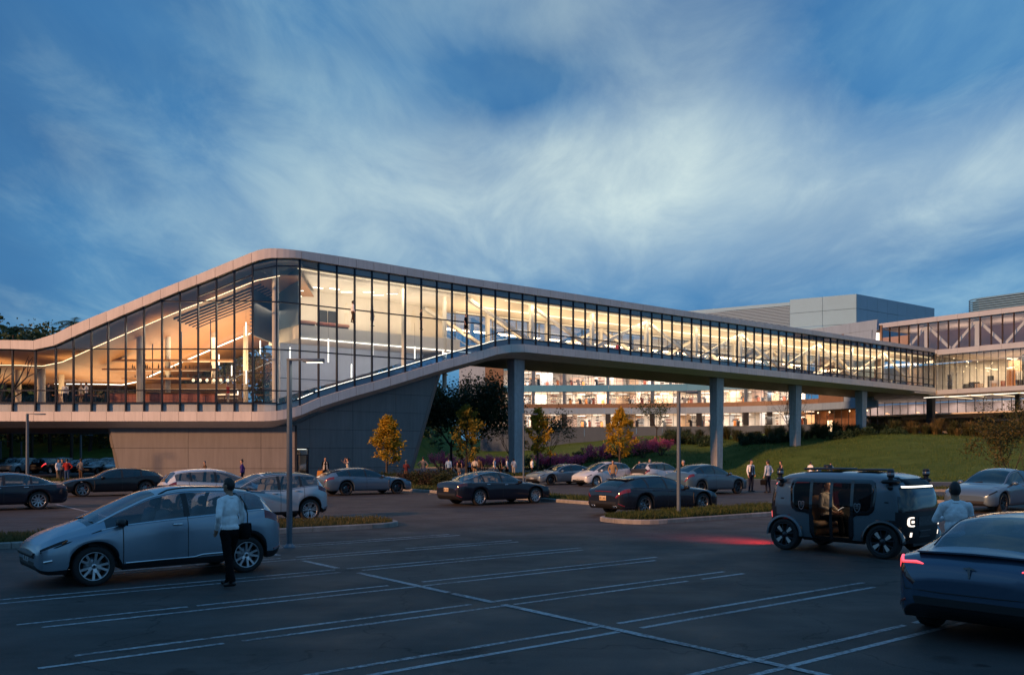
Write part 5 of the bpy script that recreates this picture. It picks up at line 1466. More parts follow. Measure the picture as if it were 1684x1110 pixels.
def palm(px_, Y, ytop, seed, lab, n=15):
    rnd = random.Random(seed); X = at_px(px_, Y); z0 = gz(X, Y); h = hgt(ytop, Y, z0)-1.0
    t = thing('palm_tree', lab, 'tree', (X, Y, z0-.1), 0, 'palms over the wood')
    b = MB(); b.tube([(0, 0, 0), (.15, 0, h*.5), (.3, .1, h)], [.22, .17, .15], 8); b.build('trunk', M_BARKD, t)
    for k in range(n):
        a = k*2.4+rnd.uniform(-.2, .2); el = rnd.uniform(-.3, 1.0); L_ = rnd.uniform(2.2, 3.0); b = MB(); pts = []
        for j in range(8):
            f = j/7; r = L_*f; pts.append(Vector((.3+math.cos(a)*r*math.cos(el*(1-f*.3)), .1+math.sin(a)*r*math.cos(el*(1-f*.3)), h+math.sin(el)*r-1.3*f*f)))
        b.tube(pts, [.04*(1-.8*j/7) for j in range(8)], 4, cap=False)
        sd = Vector((-math.sin(a), math.cos(a), 0))
        for j in range(1, 8):
            for s in (-1, 1):
                for q in (0, .5):
                    p = pts[j-1].lerp(pts[j], q); l = .62*math.sin(math.pi*min(1, (j+q)/8.2))**.6+.08
                    tip = p+sd*s*l+(pts[j]-pts[j-1]).normalized()*l*.55-Vector((0, 0, .28*l)); w = (pts[j]-pts[j-1]).normalized()*.07
                    b.add((p-w, p+w, tip), ((0, 1, 2),))
        b.build('frond', L_DRK, t)
palm(18, 112, 532, 5, 'broad palm rising over the wood at the left edge'); palm(117, 108, 515, 9, 'slim palm standing above the roofline on the left', 13); palm(52, 118, 545, 14, 'low palm half sunk among the dark trees')
X = at_px(65, 74); wide_tree('leaning_tree', 'dark tree trunk under the hall beside the lamp post', 'tree', (X, 66, 0), 9.5, 91, L_DRK, 0, .3, (.05, .5), 3, .5, .4, None, M_BARKD, .30, .2, .52)
# ------------------------------------------------------------------ cars
def paint(name, col, metal=.35, rough=.32):
    if name in MATS: return MATS[name]
    m = mat(name, col, rough, metal*.6 if max(col) < .05 else metal, 0, 1, 0, 1, coat=.8 if max(col) < .05 else 1.0, spec=.12 if max(col) < .05 else .4)
    N = m.node_tree.nodes; L = m.node_tree.links; b = N['Principled BSDF']
    tc = N.new('ShaderNodeTexCoord'); n = N.new('ShaderNodeTexNoise'); L.new(tc.outputs['Object'], n.inputs[0]); n.inputs['Scale'].default_value = 2.2; n.inputs['Detail'].default_value = 8; n.inputs['Roughness'].default_value = .7
    r = N.new('ShaderNodeMapRange'); L.new(n.outputs[0], r.inputs[0]); r.inputs[1].default_value = .3; r.inputs[2].default_value = .75; r.inputs[3].default_value = .03; r.inputs[4].default_value = .16
    L.new(r.outputs[0], b.inputs['Coat Roughness'])                     # thin uneven film of road dust
    return m
M_TYRE = mat('tyre_rubber', (.018, .018, .019), .85, 0, .2, 20, .2, 60)
M_RIMS = mat('silver_alloy', (.55, .57, .60), .28, .85)
M_RIMM = mat('machined_alloy', (.30, .32, .35), .3, .85)
M_RIMD = mat('dark_alloy', (.06, .065, .075), .35, .8)
M_TRIM = mat('black_plastic', (.014, .015, .017), .5)
M_CHROME = mat('satin_chrome', (.72, .74, .76), .18, 1.0)
M_CGLASS = glass('car_window_glass', (.52, .60, .66), ior=1.5, base=.05)
M_PGLASS = glass('dark_car_window_glass', (.10, .12, .15), ior=1.5, base=.05)
M_LENS = mat('headlight_lens', (.02, .024, .03), .22, .2, spec=.3)
M_TAIL = mat('tail_lens', (.18, .010, .012), .12, 0, coat=1)
M_TAILD = mat('smoked_tail_lens', (.05, .006, .008), .12, 0, coat=1)
M_TAILON = emis('tail_light_on', (1.0, .035, .022), 1.5)
M_SEATG = mat('grey_car_seat', (.13, .13, .14), .7); M_SEATB = mat('beige_car_seat', (.30, .25, .20), .7)
M_PLATE = mat('licence_plate', (.52, .53, .54), .5); M_PLATEY = mat('amber_light_painted_plate', (.62, .45, .26), .5)  # the amber plate has warm light painted into its colour
M_DRL = emis('daytime_light', (.9, .95, 1.0), .6)
SEDAN = dict(L=4.97, W=1.94, H=1.44, uf=.96, ur=3.90, Rw=.345, Ra=.40, sill=.20, top=[(0, .60), (.05, .67), (.25, .79), (.8, .90), (1.45, .98), (2.3, 1.36), (2.9, 1.44), (3.4, 1.40), (4.0, 1.245), (4.52, 1.05), (4.80, .995), (4.92, .88), (4.97, .74)],
    belt=[(0, .55), (.05, .60), (.25, .70), (.8, .80), (1.45, .87), (2.4, .91), (3.5, .945), (4.3, .955), (4.80, .925), (4.92, .83), (4.97, .70)], cowl=1.42, wse=2.36, rg0=3.42, rg1=4.52, d0=1.62, d1=4.16, bp=2.74, cp=3.66, seams=(1.40, 2.72, 3.72), roofw=.60)
WAGON = dict(SEDAN, L=5.05, H=1.42, uf=.97, ur=3.92, Rw=.36, Ra=.415, top=[(0, .58), (.05, .66), (.25, .78), (.8, .91), (1.5, .98), (2.3, 1.33), (2.9, 1.42), (3.6, 1.40), (4.2, 1.30), (4.62, 1.17), (4.80, 1.05), (4.95, .94), (5.02, .85), (5.05, .72)],
    belt=[(0, .54), (.05, .60), (.25, .70), (.8, .83), (1.5, .875), (2.6, .905), (3.6, .96), (4.3, .98), (4.80, .94), (4.95, .87), (5.02, .79), (5.05, .68)], cowl=1.46, wse=2.36, rg0=4.22, rg1=4.80, d0=1.66, d1=4.38, bp=2.80, cp=3.72, seams=(1.44, 2.78, 3.76), roofw=.585)
HATCH = dict(L=4.17, W=1.78, H=1.60, uf=.84, ur=3.44, Rw=.328, Ra=.385, sill=.22, top=[(0, .60), (.04, .68), (.18, .79), (.45, .92), (.78, 1.035), (1.35, 1.31), (1.92, 1.53), (2.45, 1.60), (3.2, 1.575), (3.72, 1.49), (3.92, 1.30), (4.06, 1.10), (4.14, .98), (4.17, .80)],
    belt=[(0, .56), (.04, .62), (.18, .70), (.45, .80), (.78, .88), (1.25, .965), (2.0, 1.02), (3.2, 1.10), (3.75, 1.14), (4.0, 1.06), (4.10, .98), (4.14, .90), (4.17, .74)], cowl=.77, wse=1.90, rg0=3.74, rg1=4.05, d0=1.02, d1=3.80, bp=2.36, cp=3.26, seams=(1.28, 2.36, 3.34), roofw=.58)
I3 = dict(HATCH, L=4.0, W=1.78, H=1.58, uf=.74, ur=3.31, Rw=.35, Ra=.40, top=[(0, .70), (.04, .80), (.18, .93), (.5, 1.02), (.88, 1.09), (1.45, 1.38), (1.85, 1.53), (2.3, 1.58), (3.1, 1.56), (3.55, 1.50), (3.75, 1.34), (3.88, 1.14), (3.96, 1.02), (4.0, .84)],
    belt=[(0, .66), (.04, .72), (.18, .82), (.5, .92), (.88, .97), (1.8, 1.00), (2.4, .98), (2.6, 1.02), (3.2, 1.10), (3.6, 1.13), (3.85, 1.05), (3.95, .95), (4.0, .78)], cowl=.86, wse=1.82, rg0=3.58, rg1=3.88, d0=1.06, d1=3.66, bp=2.30, cp=3.02, seams=(1.16, 2.32, 3.10), roofw=.60)
CROSS = dict(L=4.75, W=1.92, H=1.61, uf=.90, ur=3.78, Rw=.365, Ra=.42, sill=.24, top=[(0, .64), (.05, .74), (.25, .87), (.7, .98), (1.25, 1.07), (1.85, 1.38), (2.3, 1.55), (2.75, 1.61), (3.4, 1.56), (4.0, 1.38), (4.42, 1.21), (4.58, 1.17), (4.66, 1.06), (4.72, .96), (4.75, .80)],
    belt=[(0, .60), (.05, .68), (.25, .78), (.7, .89), (1.25, .98), (2.4, 1.04), (3.6, 1.09), (4.3, 1.11), (4.58, 1.07), (4.66, .98), (4.72, .88), (4.75, .74)], cowl=1.23, wse=2.28, rg0=3.36, rg1=4.40, d0=1.42, d1=4.10, bp=2.70, cp=3.60, seams=(1.30, 2.68, 3.66), roofw=.60)
LOW = dict(CROSS, L=4.70, W=1.86, H=1.45, uf=.88, ur=3.75, Rw=.34, Ra=.395, sill=.19, top=[(0, .58), (.05, .67), (.25, .78), (.7, .88), (1.24, .96), (1.83, 1.25), (2.28, 1.40), (2.72, 1.45), (3.37, 1.41), (3.96, 1.24), (4.32, 1.08), (4.50, 1.03), (4.60, .955), (4.665, .87), (4.70, .72)],
    belt=[(0, .55), (.05, .62), (.25, .71), (.7, .80), (1.24, .87), (2.4, .92), (3.56, .96), (4.2, .97), (4.5, .945), (4.60, .89), (4.665, .82), (4.70, .68)], rg0=3.24, rg1=4.28, cowl=1.2, wse=2.2)
SUV = dict(HATCH, L=4.6, W=1.84, H=1.68, uf=.9, ur=3.6, Rw=.36, Ra=.42, sill=.26, top=[(0, .72), (.05, .86), (.2, .96), (.8, 1.06), (1.15, 1.12), (1.75, 1.52), (2.1, 1.64), (2.6, 1.68), (3.8, 1.64), (4.2, 1.56), (4.4, 1.25), (4.52, 1.05), (4.57, .95), (4.6, .8)],
    belt=[(0, .68), (.05, .78), (.2, .88), (.8, .96), (1.15, 1.02), (2.4, 1.08), (3.8, 1.12), (4.3, 1.10), (4.5, .98), (4.57, .88), (4.6, .74)], cowl=1.12, wse=2.06, rg0=4.2, rg1=4.46, d0=1.32, d1=4.2, bp=2.46, cp=3.4, seams=(1.34, 2.46, 3.46), roofw=.62)

WHEEL_CACHE = {}
def wheel_meshes(Rw, style, rim_m):
    key = (round(Rw, 3), style, rim_m.name)
    if key in WHEEL_CACHE: return WHEEL_CACHE[key]
    w = .215; M0 = Matrix.Rotation(R(90), 4, 'X')                        # lathe axis onto y, outer face at -y
    rr_ = Rw*.725
    b = MB(); b.lathe([(rr_*.98, -w*.42), (rr_*1.04, -w*.5), (Rw*.93, -w*.5), (Rw*.985, -w*.40), (Rw, -w*.25), (Rw, w*.25), (Rw*.985, w*.4), (Rw*.93, w*.5), (rr_*1.04, w*.5), (rr_*.98, w*.42)], 36, M=M0); ty = b.mesh('tyre', M_TYRE)
    b = MB()
    b.lathe([(rr_*.985, w*.44), (rr_*1.0, w*.46), (rr_*.95, w*.47), (rr_*.92, w*.40), (rr_*.90, -w*.3)], 36, 0, M0)
    b.lathe([(.0, w*.36), (rr_*.16, w*.36), (rr_*.19, w*.32), (rr_*.2, w*.1)], 14, 0, M0)
    b.lathe([(0, w*.375), (rr_*.095, w*.37), (rr_*.1, w*.34)], 10, 1, M0)
    def spoke(a, r0, r1, w0, w1, m=0, skew=0.0, h0=.33, h1=.40):
        ca, sa = math.cos(a), math.sin(a); cb_, sb_ = math.cos(a+skew), math.sin(a+skew); vs = []
        for (c, s, r, ww, hh) in ((ca, sa, r0, w0, h0), (cb_, sb_, r1, w1, h1)):
            for t in (-1, 1):
                for dh in (0, -.16): vs.append((c*r-s*ww*t, -(hh+dh)*w, s*r+c*ww*t))
        b.add(vs, ((0, 2, 6, 4), (1, 5, 7, 3), (0, 4, 5, 1), (2, 3, 7, 6)), m)
    if style == 'five_double':
        for k in range(5):
            a = 2*math.pi*k/5+math.pi/2
            for s in (-1, 1): spoke(a+s*.16, rr_*.16, rr_*.93, .016, .021, 0, s*.10)
            spoke(a, rr_*.15, rr_*.45, .03, .014)
    elif style == 'ten':
        for k in range(10):
            spoke(2*math.pi*k/10+.2, rr_*.16, rr_*.93, .014, .021, 0, .06)
    elif style == 'five_wide':
        for k in range(5):
            a = 2*math.pi*k/5+math.pi/2
            spoke(a, rr_*.15, rr_*.93, .022, .014); spoke(a-.2, rr_*.2, rr_*.93, .010, .018, 0, -.12); spoke(a+.2, rr_*.2, rr_*.93, .010, .018, 0, .12)
    elif style == 'mesh':
        for k in range(7):
            a = 2*math.pi*k/7; spoke(a, rr_*.16, rr_*.60, .014, .012); spoke(a, rr_*.56, rr_*.93, .011, .011, 0, .2); spoke(a, rr_*.56, rr_*.93, .011, .011, 0, -.2)
    rim = b.mesh('rim', [rim_m, M_TRIM])
    b = MB(); b.lathe([(0, -w*.05), (rr_*.88, -w*.05), (rr_*.88, -w*.3)], 24, 0, M0); b.lathe([(rr_*.2, w*.08), (rr_*.62, w*.08), (rr_*.62, w*.0), (rr_*.2, w*.0)], 24, 1, M0)
    hub = b.mesh('brake_disc', [M_TRIM, M_RIMM])
    b = MB(); b.cbox((rr_*.40, -w*.12, .06), (rr_*.26, w*.22, rr_*.52), 0, None, .015); cal = b.mesh('caliper', [mat('red_caliper', (.40, .03, .02), .4)])
    WHEEL_CACHE[key] = (ty, rim, hub, cal); return WHEEL_CACHE[key]
SEATS = {}
def seat_mesh(m):
    if m.name in SEATS: return SEATS[m.name]
    b = MB(); Mt = Matrix.Rotation(R(-14), 3, 'Y')
    b.cbox((.05, 0, .16), (.5, .48, .16), 0, None, .05); b.cbox((-.23, 0, .50), (.15, .48, .62), 0, Mt, .06); b.cbox((-.34, 0, .90), (.10, .26, .17), 0, Mt, .04)
    SEATS[m.name] = b.mesh('seat', m); return SEATS[m.name]
def catmull(p, n):
    out = []
    for i in range(len(p)-1):
        a, b_, c, d = p[max(i-1, 0)], p[i], p[i+1], p[min(i+2, len(p)-1)]
        for k in range(n):
            t = k/n; out.append(.5*((2*b_)+(c-a)*t+(2*a-5*b_+4*c-d)*t*t+(3*b_-a-3*c+d)*t**3))
    out.append(p[-1]); return out
def car(name, label, center, rz, sp, pm, rim=('ten', None), group='cars in the car park', glassm=None, roof_glass=False, cladding=False, lights='off', seats=None, rails=False, trim=False, plate='rear', tailm=None, black_tail=False, pillar_black=True, detail=1.0, caliper=False, cat='car', emblem=False, spoiler=False, vents=False):
    L_, W_, H_ = sp['L'], sp['W'], sp['H']; t = thing(name, label, cat, (center[0], center[1], 0), rz, group)
    glassm = glassm or M_CGLASS
    ftop, fbelt = smooth_interp(sp['top']), smooth_interp(sp['belt'])
    wf = smooth_interp([(0, .66), (.03, .78), (.10, .88), (.28, .955), (.6, .985), (1.0, 1.0), (L_*.5, .985), (L_-.9, 1.0), (L_-.45, .975), (L_-.2, .93), (L_-.07, .86), (L_-.02, .78), (L_, .68)])
    roofw = sp['roofw']; cowl, wse, rg0, rg1 = sp['cowl'], sp['wse'], sp['rg0'], sp['rg1']
    fyr = smooth_interp([(0, .50), (.25, .66), (cowl-.05, .80*W_/2), (wse, roofw), (lerp(wse, rg0, .5), roofw*.985), (rg0, roofw*.95), (rg1, roofw*.98), (L_-.1, .62), (L_, .48)])
    fcr = smooth_interp([(0, .02), (.4, .045), (cowl, .07), (wse, .085), (rg0, .07), (rg1, .05), (L_, .02)])
    bot = smooth_interp([(0, .36), (.05, .27), (.2, sp['sill']+.01), (L_-.25, sp['sill']+.03), (L_-.06, .33), (L_, .42)])
    uf, ur, Rw, Ra = sp['uf'], sp['ur'], sp['Rw'], sp['Ra']; zw = Rw
    def arch(u):
        z = bot(u)
        for uw in (uf, ur):
            d = abs(u-uw)
            if d < Ra: z = max(z, zw+math.sqrt(max(0, Ra*Ra-d*d))*.99)
        return z
    def section(u):
        w = wf(u)*W_/2; zt = ftop(u); zb_ = min(fbelt(u), zt-.02); zb = arch(u); z0 = bot(u)
        fl = sum(.022*math.exp(-((u-uw)/.42)**2) for uw in (uf, ur))
        yb = w*.955; cr = fcr(u); zr = zt-cr; yr = min(fyr(u), yb*.97)
        hood = zr-zb_
        if hood < .035: zr = zb_+max(.008, (zt-zb_)*.55)
        z1 = max(lerp(z0, zb_, .14), lerp(zb, zb_, .10)); z2 = max(lerp(z0, zb_, .47), lerp(zb, zb_, .40)); z3 = max(lerp(z0, zb_, .83), lerp(zb, zb_, .76))
        lo = catmull([Vector((0, (w+fl)*.93, zb)), Vector((0, (w+fl)*.985, z1)), Vector((0, w+fl*.8, z2)), Vector((0, w*.992, z3)), Vector((0, yb, zb_))], 3)
        a, c = Vector((0, yb, zb_)), Vector((0, yr, zr))
        bul = Vector((0, .035, .0))*min(1, max(0, (zr-zb_)/.3))
        wn = [a.lerp(c, .06)+bul*.1-Vector((0, .008, 0))*min(1, max(0, (zr-zb_)/.1)), a.lerp(c, .5)+bul, a.lerp(c, .93)+bul*.2]
        tp = catmull([c, Vector((0, yr*.93, zr+(zt-zr)*.22)), Vector((0, yr*.55, zr+(zt-zr)*.78)), Vector((0, 0, zt))], 2)
        return lo+wn+tp                                                  # 13 + 3 + 7 = 23 points
    us = {0, .012, .03, .06, .1, .16, .22, .28, L_, L_-.008, L_-.02, L_-.04, L_-.07, L_-.11, L_-.16, L_-.22, L_-.30, cowl, wse, rg0, rg1, sp['d0'], sp['d1']}
    nb = int(L_/(.11/detail))
    for k in range(nb): us.add(round(L_*k/nb, 4))
    for uw in (uf, ur):
        for k in range(21): us.add(round(uw-Ra*math.cos(math.pi*k/20), 4))
    sm = []
    for s in sp['seams']: us |= {s, s+.014}; sm.append((s, s+.014))
    pil = [(sp['bp']-.05, sp['bp']+.05), (sp['cp']-.04, sp['cp']+.04)]
    for a, c in pil: us |= {a, c}
    us = sorted(us); uu = [us[0]]
    for u in us[1:]:
        if u-uu[-1] > .006: uu.append(u)
    us = uu
    sec = [section(u) for u in us]; NR = 23
    parts = {}
    def F(key, pts, m, sm_=True):
        parts.setdefault(key, (MB(), m))[0].add(pts, (tuple(range(len(pts))),), 0, sm_)
    def pt(i, j, s): p = sec[i][j]; return (L_/2-us[i], p.y*s, p.z)
    tail_u = L_-(.40 if not black_tail else .30); head_u = .42
    wins = [(sp['d0'], pil[0][0]), (pil[0][1], pil[1][0]), (pil[1][1], sp['d1'])]
    for i in range(len(us)-1):
        um = (us[i]+us[i+1])/2; seam = any(a <= um <= c for a, c in sm)
        for j in range(NR-1):
            kind = 'low' if j < 3 else 'side' if j < 9 else 'shoulder' if j < 12 else 'belt' if j == 12 else 'win' if j in (13, 14) else 'pillar' if j == 15 else 'rim' if j in (16, 17) else 'top'
            zr_b = sec[i][16].z-sec[i][12].z
            for s in (1, -1):
                q = [pt(i, j, s), pt(i+1, j, s), pt(i+1, j+1, s), pt(i, j+1, s)]
                if s < 0: q.reverse()
                key, m = 'body', pm
                if kind in ('side', 'shoulder', 'belt'):
                    if seam and sp['seams'][0]-.01 < um < sp['seams'][2]+.03: key, m = 'door_gap', M_TRIM
                    elif sp['seams'][0] < um < sp['seams'][1]: key = ('door', s, 0)
                    elif sp['seams'][1] < um < sp['seams'][2] and abs(um-ur) > Ra+.01: key = ('door', s, 1)
                if kind == 'low' and (cladding or j == 0): key, m = 'sill_trim', M_TRIM
                if cladding and kind == 'side' and j == 3 and min(abs(um-uf), abs(um-ur)) < Ra: key, m = 'sill_trim', M_TRIM
                if kind == 'shoulder' and .05 < um < head_u and j >= 10: key, m = ('headlight', s), M_LENS
                if um > tail_u and kind == 'shoulder' and j >= 9: key, m = ('taillight', s), tailm or M_TAIL
                if black_tail and um > tail_u and kind in ('win', 'pillar', 'rim', 'top', 'belt') and um > rg1-.05: key, m = 'tailgate', M_TRIM
                if kind == 'win' and zr_b > .05:
                    wi = [n for n, (a, c) in enumerate(wins) if a <= um <= c]
                    if wi: key, m = ('side_window', s, wi[0]), glassm
                    elif sp['d0'] < um < sp['d1']: key, m = ('pillar', s), M_TRIM if pillar_black else pm
                if kind == 'top':
                    if cowl < um < wse: key, m = 'windshield', glassm
                    elif rg0 < um < rg1: key, m = 'rear_window', glassm
                    elif roof_glass and wse+.06 < um < rg0-.04: key, m = 'glass_roof', M_PGLASS
                F(key, q, m)
    # ends
    for end, i in ((0, 0), (1, len(us)-1)):
        for j in range(NR-1):
            z = (sec[i][j].z+sec[i][j+1].z)/2
            q = [pt(i, j, 1), pt(i, j+1, 1), pt(i, j+1, -1), pt(i, j, -1)]
            if end: q.reverse()
            low = j < 5
            F('front_grille' if (low and not end) else 'rear_valance' if low else 'body', q, M_TRIM if low else pm, False)
    # underside with the wheel wells
    ub = MB(); vs = []
    for i, u in enumerate(us):
        p = sec[i][0]; vs += [(L_/2-u, p.y, p.z), (L_/2-u, p.y-.28, p.z+.01), (L_/2-u, -(p.y-.28), p.z+.01), (L_/2-u, -p.y, p.z)]
    ub.add(vs, [(4*i+j, 4*i+j+1, 4*i+5+j, 4*i+4+j) for i in range(len(us)-1) for j in range(3)]); ub.build('underbody', M_TRIM, t)
    ub = MB(); ub.box((L_/2-L_*.80, -W_/2*.80, .30), (L_/2-cowl+.05, W_/2*.80, .38)); ub.box((L_/2-cowl-.45, -W_/2*.78, .39), (L_/2-cowl-.02, W_/2*.78, fbelt(cowl+.1)-.02)); ub.box((L_/2-L_*.93, -W_/2*.76, .45), (L_/2-L_*.79, W_/2*.76, .92*fbelt(L_*.85))); ub.build('cabin_trim', M_TRIM, t)
    first = {}
    for key, (b, m) in parts.items():
        nm = key if isinstance(key, str) else key[0]
        o = b.build(nm, m, t, weld=False)
        bm = bmesh.new(); bm.from_mesh(o.data); bmesh.ops.remove_doubles(bm, verts=bm.verts, dist=2e-4); bm.to_mesh(o.data); bm.free()
        first[key] = o
    def S_(u, j, s, out=0.0):
        sc_ = section(u); k = int(j); p = sc_[k].lerp(sc_[min(k+1, 22)], j-k); return Vector((L_/2-u, (p.y+out)*s, p.z))
    # wheels
    rm = rim[1] or M_RIMS; ty, ri, hb, cal = wheel_meshes(Rw, rim[0], rm)
    for uw in (uf, ur):
        for s in (-1, 1):
            w_ = link('wheel', hb, t, (L_/2-uw, s*(W_/2*.985-.115), zw))
            if s > 0: w_.rotation_euler = (0, 0, math.pi)
            link('tyre', ty, w_); r_ = link('rim', ri, w_)
            r_.rotation_euler = (0, random.Random(label+str(uw)+str(s)).uniform(0, 6), 0)
            if caliper: link('caliper', cal, w_)
    # handles, mirrors
    hz = 8.6
    for s in (-1, 1):
        for k, (a, c) in enumerate(((sp['seams'][0], sp['seams'][1]), (sp['seams'][1], sp['seams'][2]))):
            u = c-.17 if k == 0 else min(c-.17, ur-Ra-.02); p = S_(u, 9.9, s, .012); b = MB(); b.cbox((0, 0, 0), (.17, .03, .03), 0, None, .008)
            h = b.build('handle', M_CHROME if trim else pm, first.get(('door', s, k), t)); h.location = p
        p = S_(sp['d0']+.22, 13, s, .10); b = MB(); b.ball((0, 0, .05), (.085, .115, .075), 10, 7); b.tube([(-.01, -.11*s, -.02), (0, -.02*s, .02)], .022, 6)
        mr = b.build('wing_mirror', pm if not cladding else M_TRIM, t); mr.location = p
        b = MB(); b.cbox((-.078, 0, .05), (.012, .17, .09), 0, None, .005); g = b.build('mirror_glass', M_LENS, mr)
    # plates
    def mk_plate(u, z, front):
        x = L_/2-u; b = MB(); b.cbox((0, 0, 0), (.012, .34 if not front else .40, .16 if not front else .11), 0, None, .004); p = b.build('licence_plate', M_PLATEY if plate == 'amber' else M_PLATE, t); p.location = (x, 0, z)
        b = MB(); rr_ = random.Random(label)
        for k in range(6):
            if k == 3: continue
            y = -.125+k*.05; b.box((.0065*(1 if front else -1)-.001, y-.014, -.03), (.0065*(1 if front else -1)+.001, y+.014, .035))
        b.build('plate_mark', M_DARK, p)
    if plate:
        if plate in ('rear', 'both', 'amber'): mk_plate(L_+.006, .66 if sp is not WAGON else .62, False)
        if plate in ('front', 'both'): mk_plate(-.006, .46, True)
    # brightwork round the side windows
    if trim:
        for s in (-1, 1):
            b = MB(); b.tube([S_(u, 16, s, .004) for u in np.linspace(sp['d0']-.1, sp['d1']+.12, 30)], .014, 5); b.build('window_trim', M_CHROME, t)
            b = MB(); b.tube([S_(u, 12.2, s, .004) for u in np.linspace(sp['d0']-.1, sp['d1']+.12, 24)], .008, 5); b.build('window_trim', M_CHROME, t)
    if rails:
        for s in (-1, 1):
            b = MB(); b.tube([S_(u, 17.5, s, 0)+Vector((0, 0, .045*min(1, 4*math.sin(math.pi*k/23)))) for k, u in enumerate(np.linspace(wse+.05, rg0-.05, 24))], .016, 6); b.build('roof_rail', M_TRIM, t)
    if spoiler:
        b = MB(); w = roofw*.95; x = L_/2-rg0; z = ftop(rg0); b.prism([(x+.15, -w, z+.005), (x+.15, w, z+.005), (x-.20, w*.92, z-.03), (x-.24, 0, z-.02), (x-.20, -w*.92, z-.03)], (0, 0, -.035)); b.build('spoiler', pm, t)
    # wipers and the lines of grille and lamps
    b = MB()
    for y0, y1 in ((-.55, -.02), (.05, .62)):
        b.tube([S_(cowl+.03, 22, 1)+Vector((0, y0, -.03)), S_(cowl+.10, 22, 1)+Vector((0, y1, .015-abs(y1)*.07))], .009, 4)
    b.build('wiper', M_TRIM, t)
    if vents:
        for s in (-1, 1):
            b = MB(); b.tube([S_(uf+Ra+.10, 9.4, s, .004), S_(uf+Ra+.13, 7, s, .004), S_(uf+Ra+.10, 4, s, .004)], .02, 5); b.build('fender_vent', M_TRIM, t)
    if not trim:
        for s in (-1, 1):
            b = MB(); b.tube([S_(u, 16, s, .003) for u in np.linspace(sp['d0']-.1, sp['d1']+.1, 24)], .010, 4); b.tube([S_(u, 12.2, s, .003) for u in np.linspace(sp['d0']-.1, sp['d1']+.1, 20)], .008, 4); b.build('window_seal', M_TRIM, t)
    # rear fog strip and bumper crease
    for s in (-1, 1):
        b = MB(); b.tube([S_(L_-.20, 3.4, s, .004), S_(L_-.06, 3.4, s, .006), S_(L_-.02, 3.4, s, .006)], .016, 5); b.build('rear_reflector', M_TAIL, t)
    sm_ = seat_mesh(seats or M_SEATG)
    for x, y in ((cowl+1.05, .36), (cowl+1.05, -.36), (cowl+1.95, .38), (cowl+1.95, -.38)): link('seat', sm_, t, (L_/2-x, y, .33+.06*(H_-1.42)/.18))
    b = MB(); a = math.radians(25); b.lathe([(.17, -.012), (.185, 0), (.17, .012)], 16, 0, Matrix.Translation((L_/2-cowl-.62, .36, fbelt(cowl+.6)-.08)) @ Matrix.Rotation(R(-65), 4, 'Y')); b.build('steering_wheel', M_TRIM, t)
    t['_'] = 0; del t['_']
    return t, S_, first
H1 = math.atan2(D.y, D.x); H2 = H1+math.pi
P_SILV = paint('silver_paint', (.26, .33, .40), .55, .28); P_PALE = paint('pale_grey_paint', (.40, .47, .52), .35, .3); P_WHITE = paint('white_car_paint', (.60, .63, .65), .1, .3)
P_NAVY = paint('navy_black_paint', (.010, .014, .026), .2, .28); P_BLACK = paint('black_car_paint', (.008, .010, .015), .2, .28); P_GREY = paint('stone_grey_paint', (.10, .155, .21), .4, .3)
P_BLUE = paint('deep_blue_paint', (.060, .100, .160), .4, .26); P_TEAL = paint('teal_grey_paint', (.09, .15, .19), .4, .28); P_SAND = paint('pewter_paint', (.18, .235, .28), .5, .3)

def wheel_mid(px_, Y, sp, head):
    """car centre from the middle of its near-side wheel contacts"""
    X = at_px(px_, Y); c = Vector((X, Y, 0)); hd = Vector((math.cos(head), math.sin(head), 0)); mid = (sp['uf']+sp['ur'])/2-sp['L']/2
    inn = Vector((-E.x, -E.y, 0)) if abs(Vector((hd.y, -hd.x, 0)).dot(E)) > .5 else Vector((0, 1, 0))
    return c+inn*(sp['W']/2-.10)+hd*mid
# silver hatchback in the foreground
hb, HS, hp = car('parked_car', 'silver electric hatchback with roof rails parked in the near bays', wheel_mid(283, 15.2, HATCH, R(219.5)), R(219.5), HATCH, P_SILV, ('five_double', M_RIMS), trim=True, rails=True, cladding=True, plate='front', tailm=M_TAIL, spoiler=True, detail=1.3)
b = MB(); b.tube([HS(u, 3.2+.4*(u > 2.6), 1, .006) for u in np.linspace(1.32, 3.0, 14)], .016, 5); b.build('chrome_strip', M_CHROME, hb)
for s in (1, -1):
    b = MB(); b.tube([HS(.10, 6.0, s, .008), HS(.22, 6.1, s, .008)], .022, 6, flat=1); b.build('fog_light', M_CHROME, hb)
    b = MB(); b.tube([HS(.36, 10.2, s, .006), HS(.44, 11.2, s, .006)], .014, 5); b.build('turn_signal', mat('amber_lens', (.35, .10, .02), .2), hb)
    b = MB(); b.tube([HS(.06, 9.5, s, .006), HS(.3, 9.6, s, .006), HS(.95, 11.9, s, .004)], .012, 5); b.build('front_trim', M_TRIM, hb)
b = MB(); b.tube([HS(.012, 9, .9, .012), HS(.006, 9.4, .3, .02), HS(.006, 9.4, -.3, .02), HS(.012, 9, -.9, .012)], .05, 6); b.build('grille', M_TRIM, hb)
